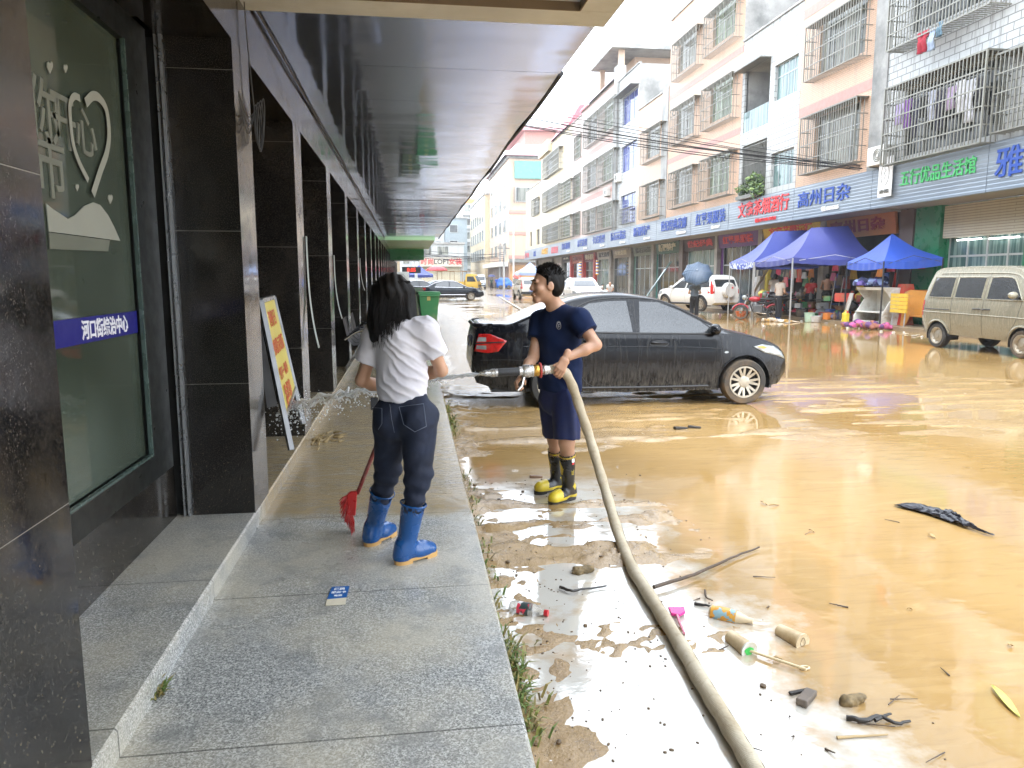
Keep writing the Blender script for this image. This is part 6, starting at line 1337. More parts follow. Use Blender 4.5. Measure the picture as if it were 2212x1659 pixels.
o = sp.build('water_splash', mat('muddy_spray', (.42, .31, .15), .1, var=.2, Transmission_Weight=.3, IOR=1.33), smooth=60); tag(o, 'brown water splash at the foot of the yellow sign board', 'splash'); o['kind'] = 'stuff'
# ---------------------------------------------------------------- the woman with the broom
WT = NT('white_cotton'); WT.set(Base_Color=WT.mix(WT.rng(WT.noise(WT.pos(), 6, 4), .3, .7), (.50, .485, .53), (.60, .59, .63)), Roughness=.85, Normal=WT.bump(WT.noise(WT.pos(), 210, 3), .1, .003)); WT = WT.m
def m_denim():
    t = NT('dark_denim'); v = t.pos(); w = t.noise(t.pos((160, 160, 40)), 3, 3); n = t.noise(v, 7, 5, .6)
    c = t.mix(t.rng(n, .35, .68), (.0025, .005, .016), (.006, .013, .036)); c = t.mix(t.rng(w, .5, .72, 0, .3), c, (.016, .028, .06)); return t.set(Base_Color=c, Roughness=.8, Normal=t.bump(w, .2, .003))
DENIM = m_denim()
Jw = dict(head=py(850, 643, 4.02), neck=py(861, 697, 3.98), chest=py(864, 752, 3.98), waist=py(868, 822, 3.97), pelvis=py(874, 884, 3.96), shL=py(812, 722, 4.03), shR=py(920, 713, 3.93), elL=py(782, 822, 4.08), wrL=py(835, 842, 4.26), elR=py(953, 800, 3.98), wrR=py(900, 812, 4.24),
    hipL=py(846, 900, 4.0), hipR=py(905, 900, 3.92), knL=py(838, 1012, 4.13), knR=py(904, 1024, 3.90), anL=py(818, 1150, 4.17), anR=py(880, 1190, 3.87))
WB = {'L': ((803, 1181), (.62, .78, 0), .62), 'R': ((872, 1222), (.86, .50, 0), .60)}
for q in 'LR': g_ = pz(*WB[q][0], .12) + Vector((0, .045, 0)); WB[q] = (g_, *WB[q][1:]); Jw['an' + q] = g_ + Vector(WB[q][1]) * .02 + Vector((0, 0, .10))
wom = Fig('woman seen from behind in white T-shirt, jeans and blue rubber boots, sweeping', Jw, (.22, .97, 0), (.15, .98, -.25), h=.008, build=.89); wom.calf = .62
wL = hand(py(836, 843, 4.26), (.6, .5, -.3), (-.3, .3, .8), 1.0, -1, L=.92); wR = hand(py(898, 813, 4.25), (-.7, .5, -.2), (.3, .3, .85), 1.0, 1, L=.92)
wom.body([wL, wR], ears=False)
def wdisp(v, n):
    a = fbm(v[:, 0] * 6 + v[:, 2] * 4, v[:, 1] * 6 + v[:, 2] * 7, 4, 8); d = np.sin((v[:, 0] * .9 + v[:, 2] * 1.15) * 44 + 7 * a); e = np.sin((v[:, 0] * -.8 + v[:, 2] * 1.3) * 30 + 6 * a)
    low = ss(1.12, .95, v[:, 2]); return (.25 + .75 * ss(.98, 1.08, v[:, 2])) * (.016 * (a - .5) + .0042 * (1 - 2 * np.abs(d) ** .7) * ss(.38, .62, a) + .003 * np.sin(v[:, 2] * 21 - v[:, 0] * 13 + 5 * a)) + .005 * e * low
ws = wom.shirt(WT, py(872, 866, 3.96), .60, .014, .066, wdisp, hemtilt=(-.10, 0, 0), sr=.076)
def jdisp(v, n):
    a = fbm(v[:, 0] * 9, v[:, 2] * 9 + v[:, 1] * 4, 4, 5); k = np.exp(-((v[:, 2] - .47) / .16) ** 2); return .009 * (a - .5) + k * .006 * np.sin(v[:, 2] * 75 + v[:, 0] * 25 + 5 * a) + .003 * np.sin(v[:, 2] * 40 - v[:, 0] * 50 + 4 * a)
jn = wom.trousers(DENIM, py(872, 846, 3.96), 1.62, .010, .096, .062, .034, jdisp, 'jeans', seat=1)
bj = bvh_of(jn); thr = mat('grey_stitching', (.13, .15, .20), .7)
def stitch(pts, name='pocket_stitching'):
    P = [on(bj, x, y, .002)[0] for x, y in ([p for a, b in zip(pts[:-1], pts[1:]) for p in [(a[0] + (b[0] - a[0]) * t, a[1] + (b[1] - a[1]) * t) for t in np.linspace(0, 1, 8)]])]
    k = MB(); k.tube(P, .0014, 4); k.build(name, thr, jn)
stitch([(862, 879), (915, 872), (921, 921), (896, 933), (872, 917), (862, 879)]); stitch([(801, 880), (825, 882), (825, 915), (817, 928)]); stitch([(842, 873), (846, 905), (852, 935)], 'seam_stitching')
c, nn = on(bj, 808, 872); m = MB(); m.T = frame_m(c, Vector((0, 0, 1)).cross(nn), (0, 0, 1)); m.box(-.024, .028, -.045, .045, -.006, .006); tag(m.build('phone', mat('phone_black', (.01, .01, .012), .12), bevel=.003), 'dark phone sticking out of the left back pocket of the jeans', 'phone')
# long dark hair: shell plus strands
P, M_ = wom.P, wom.M; F = Field(py(850, 650, 3.98) - Vector((.22, .2, .34)), py(850, 650, 3.98) + Vector((.25, .2, .22)), .006)
F.ell(P(0, -.018, .040), A3((.092, .106, .092)), M_, 0, planes=[(P(0, .07, .0), nrm(wom.hf * .9 - wom.hu * .3))])
for x0, x1, z1, r in ((-.05, -.085, -.20, .058), (0, -.02, -.21, .062), (.05, .07, -.17, .058), (-.03, -.06, -.14, .07), (.03, .04, -.14, .07), (.07, .105, -.11, .042), (-.075, -.105, -.15, .042)): F.cap(P(x0, -.03, .02), P(x1, -.06, z1), r, r * .72, .03)
sd_ = lambda v, n: .003 * np.sin((v[:, 0] * 150 + 8 * fbm(v[:, 0] * 8, v[:, 2] * 7, 3, 2) + v[:, 2] * 12)) + .012 * (fbm(v[:, 0] * 24, v[:, 2] * 4.5, 4, 6) - .5)
ha = sdf_obj('hair', F, HAIR, wom.t, disp=sd_); mb = MB(); rh = random.Random(11)
for _ in range(650):
    a = rh.uniform(-2.5, 2.5); x = .085 * math.sin(a) ; y = -.02 - .085 * math.cos(a) * .9; wv = rh.uniform(0, 6); ln = rh.uniform(.19, .31) if rh.random() < .7 else rh.uniform(.28, .36); out = rh.uniform(.0, .035)
    if y > .02: ln *= .8
    s0 = rh.uniform(.0, .09); pts = []
    for i in range(9):
        t = i / 8; z = .09 * (1 - s0) - ln * t; sp2 = 1.08 + .35 * t * (.6 + out * 10)
        pts.append(P(x * sp2 + .010 * math.sin(wv + t * 9) * t + .01 * math.sin(wv) * t, y * (1.05 + .12 * t) - .02 * t + .008 * math.cos(wv + t * 8) * t, z))
    mb.tube(pts, [.0016, .0019, .002, .002, .0019, .0018, .0016, .0012, .0005], 4, False)
mb.build('hair_strands', HAIR, ha, smooth=60)
BLUEB = mat('blue_rubber_boot', (.003, .06, .21), .25, var=.12, vs=7, Coat_Weight=.3); TANS = mat('tan_sole', (.52, .30, .10), .55)
upw = lambda k, a: Vector(wom.J['an' + k]) + (Vector(wom.J['kn' + k]) - Vector(wom.J['an' + k])) * a
for k, (g0, d, a) in WB.items():
    b_, Mb = wellie(wom.t, g0, d, upw(k, a), BLUEB, TANS, L=.26, Hs=.32, sc=1.07)
    u = upw(k, a); axb = (u - Vector(wom.J['an' + k])).normalized(); m = MB(); m.lathe([(.070, -.004), (.0745, -.002), (.0745, .004), (.070, .006)], Matrix.Translation(u - axb * .008) @ axb.to_track_quat('Z', 'Y').to_matrix().to_4x4(), 28, False); m.build('top_rim', BLUEB, b_, smooth=60)
# the red broom
REDB = mat('red_plastic', (.42, .012, .010), .3, var=.15, vs=10); br = thing('broom', 'red plastic broom with splayed bristles held in front of the woman', 'broom', pz(762, 1150, .12))
b0 = pz(765, 1150, .125) + Vector((0, 0, .19)); hb = py(772, 1066, b0.y); ht = py(862, 838, 4.30)
m = MB(); m.tube([hb, hb.lerp(ht, .5), ht], .0125, 10); m.build('handle', mat('dark_red_handle', (.20, .018, .014), .4, vs=14, dirt=(.3, .2, .16)), br, smooth=50)
hx = (hb - ht).normalized(); sx_ = Vector((-.85, -.35, -.2)); 
m = MB(); Q = [py(x, y, hb.y + o) for x, y, o in ((772, 1060, 0), (757, 1062, 0), (749, 1068, 0), (752, 1100, 0), (760, 1112, 0), (768, 1113, 0))]; m.prism([q + Vector((0, .018, 0)) for q in Q], (0, -.036, 0)); m.build('broom_head', REDB, br, bevel=.006)
m = MB()
for i in range(150):
    t = rj.random(); a_ = Vector(Q[2]).lerp(Vector(Q[4]), t) + Vector((.004, rj.uniform(-.016, .016), 0)); e_ = py(733 + 30 * t + rj.gauss(0, 2), 1100 + 54 * t ** .8 + rj.gauss(0, 4) - (24 * (1 - t)) * rj.random(), hb.y + rj.gauss(0, .03))
    if e_.z < .124: e_.z = .124
    md = a_.lerp(e_, .5) + Vector((rj.gauss(0, .004), rj.gauss(0, .004), .006)); m.tube([a_, md, e_], [.0034, .0028, .0016], 4, False)
m.build('bristles', REDB, br)
# ---------------------------------------------------------------- tents and the market goods
def m_tent(name, c):
    t = NT(name); v = t.pos(kind='World'); n = t.noise(v, 1.3, 4); return t.set(Base_Color=t.mix(t.rng(n, .3, .7), c, tuple(x * 1.25 for x in c)), Roughness=.5, Sheen_Weight=.25, Normal=t.bump(t.noise(v, 6, 4), .15, .03), Transmission_Weight=0)
TB1, TB2, TB3 = m_tent('faded_blue_canvas', (.028, .045, .22)), m_tent('violet_blue_canvas', (.022, .032, .185)), m_tent('bright_blue_canvas', (.007, .055, .36))
LEGW = mat('white_tent_leg', (.5, .5, .5), .35, metal=.5); LEGK = mat('black_tent_leg', (.03, .03, .035), .4)
def tent(label, c, ridge, vh, m, legm, ground, scal=False, sag=.22, stripe=None, group='blue market tents', skip=()):
    """c: four eave corners (going round), ridge: two top points; concave cloth roof, valance, legs"""
    c = [Vector(p) for p in c]; r = [Vector(p) for p in ridge]; ctr = sum(c, Vector()) / 4
    t = thing('market_tent', label, 'tent', (ctr.x, ctr.y, ground), 0, group); mb = MB()
    tops = [(r[0], r[0]), (r[0], r[1]), (r[1], r[1]), (r[1], r[0])]
    for i in range(4):
        a, b = c[i], c[(i + 1) % 4]; ta, tb = tops[i]; P = []
        for u in np.linspace(0, 1, 13):
            row = []
            for w in np.linspace(0, 1, 11):
                e = a.lerp(b, u) - Vector((0, 0, .07 * 4 * u * (1 - u))); k = ta.lerp(tb, u); p = e.lerp(k, w); p.z = e.z + (k.z - e.z) * (w - sag * math.sin(PI * w) * .55); p.z += .008 * math.sin(u * 31 + w * 9); row.append(p)
            P.append(row)
        mb.grid(P)
    mb.build('canopy', m, t, smooth=30); mb = MB(); sb = MB()
    for i in range(4):
        a, b = c[i], c[(i + 1) % 4]; n = 26; P = []
        for j in range(n + 1):
            u = j / n; e = a.lerp(b, u) - Vector((0, 0, .07 * 4 * u * (1 - u))); o = (e - ctr); o.z = 0; o = o.normalized() * (.012 + .012 * math.sin(u * 40))
            P.append([e + o, e + o - Vector((0, 0, vh * (1 - (.18 * abs(math.sin(u * PI * 9)) if scal else 0))))])
        (sb if stripe and i == 0 else mb).grid(P)
    mb.build('valance', m, t, smooth=60)
    if stripe: sb.build('printed_valance', stripe, t, smooth=60)
    for i in range(4):
        if i in skip: continue
        k = MB(); k.bar((c[i].x, c[i].y, ground), c[i] - Vector((0, 0, .02)), .04); k.build('leg', legm, t)
    k = MB()
    for i in range(4):
        a, b = c[i], c[(i + 1) % 4]; z = Vector((0, 0, .14)); k.bar(a - z, a.lerp(b, .5) + z * .8, .02); k.bar(b - z, a.lerp(b, .5) + z * .8, .02)
    k.build('folding_frame', legm, t); return t
m_valp = NT('printed_valance'); v = m_valp.pos(kind='World'); w = m_valp.noise(m_valp.pos((1, 9, 6), 'World'), 1.6, 2); m_valp.set(Base_Color=m_valp.mix(m_valp.math('GREATER_THAN', w, .5), (.06, .09, .35), (.55, .6, .66)), Roughness=.6)
def eave(x, y, p): return (p[0], p[1], py(x, y, p[1]).z)
tent('faded blue tent with a printed scalloped edge, leftmost of the three market tents', [eave(1572, 567, (13.41, 29.9)), eave(1632, 565, (13.7, 28.32)), (16.5, 28.4, 2.3), (16.4, 30.1, 2.3)], [py(1673, 500, 29.2), py(1744, 497, 29.0)], .26, TB1, LEGW, 0, True, stripe=m_valp.m, skip=(2,))
tent('large violet blue tent with a long ridge, middle of the three market tents', [eave(1634, 565, (13.72, 28.25)), eave(1714, 556, (13.91, 25.66)), (16.75, 24.9, 2.35), (16.75, 27.6, 2.35)], [py(1753, 492, 26.8), py(1832, 488, 26.2)], .22, TB2, LEGW, 0, True, skip=(2, 3))
tent('small bright blue pyramid tent with black legs, nearest of the three market tents', [eave(1826, 566, (15.4, 24.6)), eave(1901, 563, (15.3, 22.4)), eave(2036, 556, (16.76, 21.6)), (16.8, 23.8, 2.35)], [py(1926, 506, 23.1), py(1929, 506, 23.1)], .24, TB3, LEGK, .1)
tent('pale blue tent far down the street beyond the pearly estate car', [(11, 76.5, 2.2), (11, 73.6, 2.2), (13.8, 73.6, 2.2), (13.8, 76.5, 2.2)], [(12.3, 75, 3.2), (12.35, 75, 3.2)], .25, m_tent('pale_blue_canvas', (.25, .32, .5)), LEGW, 0)
tent('blue scalloped tent at the far market on the left', [(-.1, 82, 2.0), (-.1, 79.2, 2.0), (2.7, 79.2, 2.0), (2.7, 82, 2.0)], [(1.2, 80.5, 2.95), (1.3, 80.5, 2.95)], .3, TB1, LEGW, 0, True)
def umbrella(name, label, tip, axis, r, m, n=8, depth=.35, handle=1.0, cat='umbrella'):
    t = thing(name, label, cat, tip); ax = Vector(axis).normalized(); M = Matrix.Translation(tip) @ (-ax).to_track_quat('Z', 'Y').to_matrix().to_4x4(); mb = MB(); mb.T = M; P = []
    for i in range(n * 4 + 1):
        a = 2 * PI * i / (n * 4); sc = 1 - .12 * abs(math.sin(a * n / 2)); row = []
        for j in range(9): q = j / 8; row.append((r * sc * math.sin(q * PI / 2.3) / math.sin(PI / 2.3) * math.cos(a), r * sc * math.sin(q * PI / 2.3) / math.sin(PI / 2.3) * math.sin(a), depth * (1 - math.cos(q * PI / 2)) * (1 - .0 * q)))
        P.append(row)
    mb.grid(P); c = mb.build('canopy', m, t, smooth=25); q = c.modifiers.new('thick', 'SOLIDIFY'); q.thickness = .004
    mb = MB(); mb.T = M; mb.tube([(0, 0, -.05), (0, 0, handle)], .012 if handle < 1.5 else .025, 6); mb.build('shaft', LEGW, t)
    mb = MB(); mb.T = M
    for i in range(n): a = 2 * PI * i / n; mb.tube([(r * q * math.cos(a), r * q * math.sin(a), .01 + depth * (1 - math.cos(q * PI / 2))) for q in np.linspace(0, 1, 6)], .004, 4, False)
    mb.build('ribs', LEGW, t); return t
def m_plaid():
    t = NT('blue_plaid'); v = t.pos(); w1 = t.node('TexWave', {'Vector': t.pos((1, 0, .2)), 'Scale': 6}, bands_direction='X').outputs['Fac']; w2 = t.node('TexWave', {'Vector': t.pos((0, 1, .9)), 'Scale': 6}, bands_direction='DIAGONAL').outputs['Fac']
    c = t.mix(t.rng(w1, .75, .9), (.03, .055, .09), (.09, .13, .18)); c = t.mix(t.rng(w2, .8, .95, 0, .7), c, (.05, .08, .16)); return t.set(Base_Color=c, Roughness=.5)
umbrella('umbrella', 'blue plaid umbrella held low over a pedestrian by the white off-roader', (11.62, 29.0, 1.95), (-.35, -.75, .62), .62, m_plaid(), depth=.22, handle=.75)
umbrella('market_parasol', 'red round parasol at the far market on the left', (3.3, 85, 2.95), (0, 0, 1), 1.25, mat('red_canvas', (.5, .04, .05), .5), depth=.5, handle=2.95, cat='parasol')
# people further off
TSW = cloth('white_tee', (.6, .6, .6)); TSB = cloth('beige_polo', (.48, .42, .36)); BLK = cloth('black_trousers', (.012, .012, .015)); GRY = cloth('grey_top', (.10, .13, .17)); RED = cloth('red_cloth', (.4, .03, .03))
small_person('person in dark clothes walking away under the blue plaid umbrella', (11.75, 29.5, 0), R(20), 1.58, GRY, BLK, lean=.06, arms='front')
small_person('man in a beige polo shirt and blue boots standing beside the motorcycle', (14.25, 27.2, 0), R(75), 1.70, TSB, BLK, boots=BLUEB, lean=.1, arms='front')
small_person('man in a white T-shirt behind the man in the beige polo shirt', (15.0, 29.1, .1), R(60), 1.72, TSW, BLK, lean=.12, arms='front')
small_person('shirtless man in dark shorts seen from behind among the market goods', (16.65, 27.9, .13), R(35), 1.70, None, cloth('dark_shorts', (.03, .028, .026)), lean=.18, arms='front', bare=True, ends=.8)
small_person('person in a dark red top beside the shirtless man', (16.2, 28.4, .12), R(50), 1.55, RED, BLK, lean=.3, arms='front')
small_person('person in a white hooded raincoat near the far shop fronts', (13.0, 47, .0), R(200), 1.45, cloth('white_raincoat', (.66, .66, .66)), BLK, lean=.5, arms='front', hair=False)
small_person('person in a pink top crouching near the person in the white raincoat', (12.4, 47.8, 0), R(140), 1.3, cloth('pink_top', (.5, .25, .28)), BLK, lean=.6, arms='front')
small_person('person in green under a dark umbrella far down the street', (12.2, 109, 0), R(180), 1.65, cloth('green_top', (.05, .12, .08)), BLK); umbrella('umbrella', 'dark blue umbrella held by the person in green far away', (12.2, 108.8, 2.1), (0, -.1, 1), .6, mat('dark_blue_nylon', (.02, .03, .12), .5), depth=.25)
small_person('person in a blue raincoat far down the street beside the blue tarpaulin', (13.0, 109.5, 0), R(180), 1.65, cloth('blue_raincoat', (.03, .12, .45)), BLK)
t = thing('tarpaulin_cart', 'handcart covered with a bright blue tarpaulin far down the street', 'cart', (14.1, 109, 0)); F = Field((12.9, 108.1, -.05), (15.3, 110, 2.1), .08); F.cap((13.4, 109, .6), (14.7, 109, .7), .55, .6, .2); F.cap((13.6, 109, 1.2), (14.5, 109, 1.25), .45, .4, .2); F.cut((0, 0, .2), (0, 0, -1))
sdf_obj('tarpaulin', F, mat('blue_tarpaulin', (.02, .13, .55), .4, bump=.3, bs=3), t, disp=lambda v, n: .09 * (fbm(v[:, 0] * 3, v[:, 2] * 3, 3) - .5))
for x in (13.5, 14.7): k = MB(); k.lathe([(.25, -.05), (.3, 0), (.25, .05)], Matrix.Translation((x, 108.4, .3)) @ Matrix.Rotation(PI / 2, 4, 'X'), 14); k.build('wheel', TYRE, t)
t = thing('handcart', 'dark cart heaped with red goods beside the white street lamp', 'cart', (15.2, 103, 0)); k = MB(); k.box(14.6, 15.9, 102.4, 103.6, .5, 1.5); k.build('cart_body', STEELD, t); k = MB()
for i in range(12): k.ball((14.7 + rj.random() * 1.1, 102.6 + rj.random() * .8, 1.5 + rj.random() * .5), .22, 4)
k.build('goods', mat('red_goods', (.5, .08, .06), .6, var=.5, vs=3), t)
for x in (14.8, 15.7): k = MB(); k.lathe([(.22, -.05), (.26, 0), (.22, .05)], Matrix.Translation((x, 102.35, .26)) @ Matrix.Rotation(PI / 2, 4, 'X'), 14); k.build('wheel', TYRE, t)
# --- goods along the kerb
def wmat(n, c, **k): return mat(n, c, k.pop('r', .5), vs=4, dirt=(.24, .16, .08), **k)
def bucket(loc, r, h, m, label, name='bucket', taper=.8, cat='bucket', group='buckets and basins by the tents'):
    t = thing(name, label, cat, loc, 0, group); k = MB(); k.lathe([(.001, .01), (r * taper, .01), (r, h), (r * 1.06, h), (r * 1.06, h + .015), (r * .97, h + .015), (r * taper * .95, .03), (.001, .03)], Matrix.Translation(loc), 24, False); k.build('tub', m, t, smooth=40); return t
bucket((15.05, 26.3, .0), .19, .34, wmat('green_white_bucket', (.40, .55, .42)), 'tall green and white paint bucket beside the white basin'); bucket((15.25, 26.2, .0), .26, .22, wmat('white_basin', (.62, .62, .62)), 'round white basin on the kerb', 'basin', .75, 'basin'); bucket((15.75, 26.2, .12), .28, .2, mat('metal_basin', (.4, .4, .4), .3, metal=.9), 'dull metal basin beside the white basin', 'basin', .8, 'basin')
bucket((14.2, 30.2, 0), .3, .22, wmat('orange_basin', (.6, .14, .04)), 'orange red basin behind the red motorcycle', 'basin', .75, 'basin'); bucket((12.6, 47.2, 0), .55, .55, wmat('blue_tub', (.02, .16, .55)), 'big blue tub full of pale things by the far shop fronts', 'tub', .85, 'tub')
k = MB()
for i in range(14): k.ball((12.6 + rj.uniform(-.4, .4), 47.2 + rj.uniform(-.4, .4), .58 + rj.uniform(0, .15)), .18, 4)
tag(k.build('washed_goods', TSW), 'pale heap of things in the big blue tub', 'goods')
t = thing('jerrycan', 'yellow plastic jerrycan standing before the white cabinet', 'jerrycan', (15.3, 24.35, .05)); k = MB(); k.cbox((15.3, 24.35, .26), (.17, .25, .36)); k.build('can_body', wmat('yellow_plastic', (.62, .5, .04)), t, bevel=.04); k = MB(); k.tube([(15.3, 24.28, .44), (15.3, 24.3, .52), (15.3, 24.4, .52), (15.3, 24.44, .44)], .018, 6); k.build('carry_handle', wmat('yellow_plastic', (.62, .5, .04)), t); k = MB(); k.lathe([(.03, .44), (.03, .5), (.001, .5)], Matrix.Translation((15.3, 24.24, 0)), 10); k.build('cap', SR, t)
WCAB = wmat('white_melamine', (.60, .60, .56)); 
t = thing('cabinet', 'white angled shop cabinet with open shelves under the bright blue tent', 'cabinet', (15.6, 24.3, .1)); y0, y1 = 22.5, 23.95
prof = [(15.35, .1), (15.35, .35), (15.72, .95), (15.45, 1.25), (15.4, 1.34), (16.2, 1.34), (16.2, .1)]
for y in (y0, y1): k = MB(); k.prism([(x, y, z) for x, z in prof], (0, .03, 0)); k.build('side_panel', WCAB, t)
k = MB(); k.prism([(15.44, y0 + .03, 1.25), (15.4, y0 + .03, 1.34), (16.2, y0 + .03, 1.34), (16.2, y0 + .03, 1.31), (15.46, y0 + .03, 1.31)], (0, y1 - y0 - .03, 0)); k.box(16.17, 16.195, y0 + .03, y1, .1, 1.3); k.build('top_panel', WCAB, t)
for z in (.18, .5): k = MB(); k.box(15.4, 16.17, y0 + .031, y1 - .001, z, z + .03); k.build('shelf', WCAB, t)
def panel(name, label, pts, h, m, cat='panel', group=None):
    k = MB(); k.prism(pts, h); return tag(k.build(name, m), label, cat, group)
panel('board', 'plain white board leaning beside the yellow jerrycan', [(15.35, 24.5, .1), (15.5, 24.95, .1), (15.75, 24.9, 1.12), (15.6, 24.45, 1.12)], (.03, 0, 0), WCAB, 'board'); panel('board', 'long white board leaning across the left tent posts', [(14.1, 30.4, .05), (14.6, 31.1, .05), (15.2, 29.6, 2.4), (15.0, 29.3, 2.4)], (.04, .02, 0), WCAB, 'board'); panel('board', 'tall glass panel leaning on the teal shop front', [(15.6, 48, .12), (15.65, 48.4, .12), (16.9, 46.9, 2.7), (16.9, 46.5, 2.7)], (.05, 0, 0), P_TEAL, 'board')
OR = wmat('orange_ply', (.50, .22, .04)); YO = wmat('yellow_board', (.62, .38, .03))
t = thing('wooden_chair', 'orange wooden chair back leaning behind the minivan', 'chair', (16.1, 21.6, .1)); k = MB(); k.prism([(15.8, 22.1, .1), (15.85, 21.95, .1), (16.0, 21.95, .42), (16.3, 21.2, .42), (16.4, 21.0, .1), (16.5, 21.0, .1), (16.4, 21.2, 1.2), (16.25, 21.35, 1.28), (16.0, 22.0, 1.28), (15.9, 22.1, 1.2)], (.05, .02, 0)); k.build('back_panel', OR, t); k = MB(); k.box(16.0, 16.5, 21.2, 22.0, .42, .46); k.build('seat', OR, t)
t = thing('folding_table', 'yellow slatted board on thin legs between the cabinet and the orange chair', 'table', (15.7, 21.9, .1)); 
for i in range(5): k = MB(); k.box(15.55, 15.59, 21.5, 22.3, .55 + i * .125, .66 + i * .125); k.build('slat', YO, t)
for y in (21.6, 22.2): k = MB(); k.bar((15.58, y, .12), (15.6, y, .55), .03); k.build('leg', LEGW, t)
t = thing('stacked_stool', 'red plastic stools stacked in front of the green pillar', 'stool', (16.2, 22.5, .12)); RP = wmat('red_plastic_stool', (.5, .035, .02))
for i in range(3):
    k = MB(); z = .12 + i * .45; k.add([(15.98, 22.26, z), (16.42, 22.26, z), (16.42, 22.74, z), (15.98, 22.74, z), (16.05, 22.33, z + .44), (16.35, 22.33, z + .44), (16.35, 22.67, z + .44), (16.05, 22.67, z + .44)], [(0, 1, 5, 4), (1, 2, 6, 5), (2, 3, 7, 6), (3, 0, 4, 7), (4, 5, 6, 7)]); o = k.build('stool_shell', RP, t); q = o.modifiers.new('s', 'SOLIDIFY'); q.thickness = .02
panel('paper_notice', 'small red paper notice on the green pillar', [(16.84, 22.5, 1.95), (16.84, 22.85, 1.95), (16.84, 22.85, 2.25), (16.84, 22.5, 2.25)], (.003, 0, 0), SR, 'notice')
def heap(label, c, r, n, cols, name='clothes_heap', cat='clothes', s=.16):
    F = Field(A3(c) - A3(r) - .25, A3(c) + A3(r) + .25, .03); q = random.Random(int(c[1] * 100))
    for _ in range(n): p = A3(c) + A3((q.uniform(-1, 1) * r[0], q.uniform(-1, 1) * r[1], q.uniform(-.3, .8) * r[2])); F.cap(p, p + A3((q.uniform(-.2, .2), q.uniform(-.25, .25), q.uniform(-.1, .05))), s * q.uniform(.4, .8), s * q.uniform(.4, .8), .02)
    F.cut((0, 0, c[2] - r[2] * .4), (0, 0, -1)); 
    return tag(sdf_obj(name, F, cols, None, disp=lambda v, n_: .05 * (fbm(v[:, 0] * 8, v[:, 1] * 8 + v[:, 2] * 9, 4) - .5)), label, cat)
def m_mix(name, *cs):
    t = NT(name); v = t.pos(); c = cs[0]
    for i, k in enumerate(cs[1:]): c = t.mix(t.math('GREATER_THAN', t.noise(t.pos((1, 1, 1), loc=(i * 7.3, 0, 0)), 2.6, 3), .54), c, k)
    return t.set(Base_Color=c, Roughness=.8)
heap('dark blue and violet clothes heaped on top of the white cabinet', (15.75, 23.6, 1.45), (.3, .5, .16), 26, m_mix('dark_clothes', (.03, .035, .10), (.09, .06, .22), (.2, .26, .45)))
heap('wet purple and pink clothes dropped in the water by the kerb', (14.9, 22.4, .08), (.4, .7, .12), 22, m_mix('purple_clothes', (.10, .04, .13), (.42, .08, .22), (.24, .09, .06)))
heap('muddy rags and paper at the feet of the man in blue boots', (13.9, 26.6, .02), (.4, .6, .05), 20, m_mix('rags', (.4, .33, .25), (.5, .48, .42), (.35, .2, .05)), 'rag_heap', 'rags', .12)
# crowded stock inside and before the open shops
gq = random.Random(5); GC = [('red', (.45, .03, .02)), ('crimson', (.35, .02, .05)), ('orange', (.55, .18, .03)), ('yellow', (.55, .4, .05)), ('white', (.5, .5, .5)), ('green', (.05, .2, .07)), ('blue', (.04, .1, .35)), ('black', (.015, .015, .017)), ('brown', (.12, .06, .03)), ('pink', (.5, .12, .25)), ('grey', (.15, .15, .15))]
PL = ['on the kerb between the tent posts', 'among the stock under the violet tent', 'inside the open shop mouth', 'beside the motorcycles under the left tent', 'under the bright blue tent behind the cabinet']
for i in range(175):
    cn, c = gq.choice(GC); kind = gq.choice(['crate', 'basin', 'bag', 'box', 'bottle']); z = gq.choice([.125, .125, .45, .8])
    if i < 135: x, y, w = gq.uniform(15.45, 16.8), gq.uniform(25.0, 32), 0
    else: x, y, w = gq.uniform(16.1, 16.8), gq.uniform(23.9, 26), 4
    m_ = wmat('stock_' + cn, c); s_ = gq.uniform(.12, .26); k = MB(); old = k.T; k.T = Matrix.Translation((x, y, z)) @ Matrix.Rotation(gq.uniform(0, 3), 4, 'Z')
    if kind == 'crate': k.box(-s_, s_, -s_ * .7, s_ * .7, 0, .02); [k.box(*q) for q in ((-s_, s_, -s_ * .7, -s_ * .7 + .02, .02, .24), (-s_, s_, s_ * .7 - .02, s_ * .7, .02, .24), (-s_, -s_ + .02, -s_ * .69, s_ * .69, .02, .24), (s_ - .02, s_, -s_ * .69, s_ * .69, .02, .24))]
    elif kind == 'basin': k.lathe([(.001, .01), (s_ * .75, .01), (s_, .16), (s_ * .95, .16), (s_ * .7, .02)], n=18, cap=False)
    elif kind == 'bag': k.ball((0, 0, s_ * .7), (s_, s_ * .8, s_ * .75), 6); k.tube([(0, 0, s_ * 1.35), (.02, 0, s_ * 1.7)], [.04, .06], 6)
    elif kind == 'box': k.box(-s_, s_, -s_ * .8, s_ * .8, 0, s_ * 1.3)
    else: k.lathe([(.05, 0), (.055, .02), (.055, .2), (.02, .27), (.02, .31), (.001, .31)], n=12)
    if z > .2: pass
    o = k.build(kind, m_, smooth=40, bevel=.01 if kind == 'box' else 0)
    tag(o, '%s %s %s' % (cn, {'crate': 'plastic crate', 'basin': 'round basin', 'bag': 'tied plastic bag', 'box': 'goods box', 'bottle': 'plastic bottle'}[kind], PL[4] if w == 4 else PL[1] if y < 29 else PL[2] if x > 16.4 else PL[0]), {'bag': 'bag', 'box': 'box', 'crate': 'crate', 'basin': 'basin', 'bottle': 'bottle'}[kind], 'stock of the open shops')
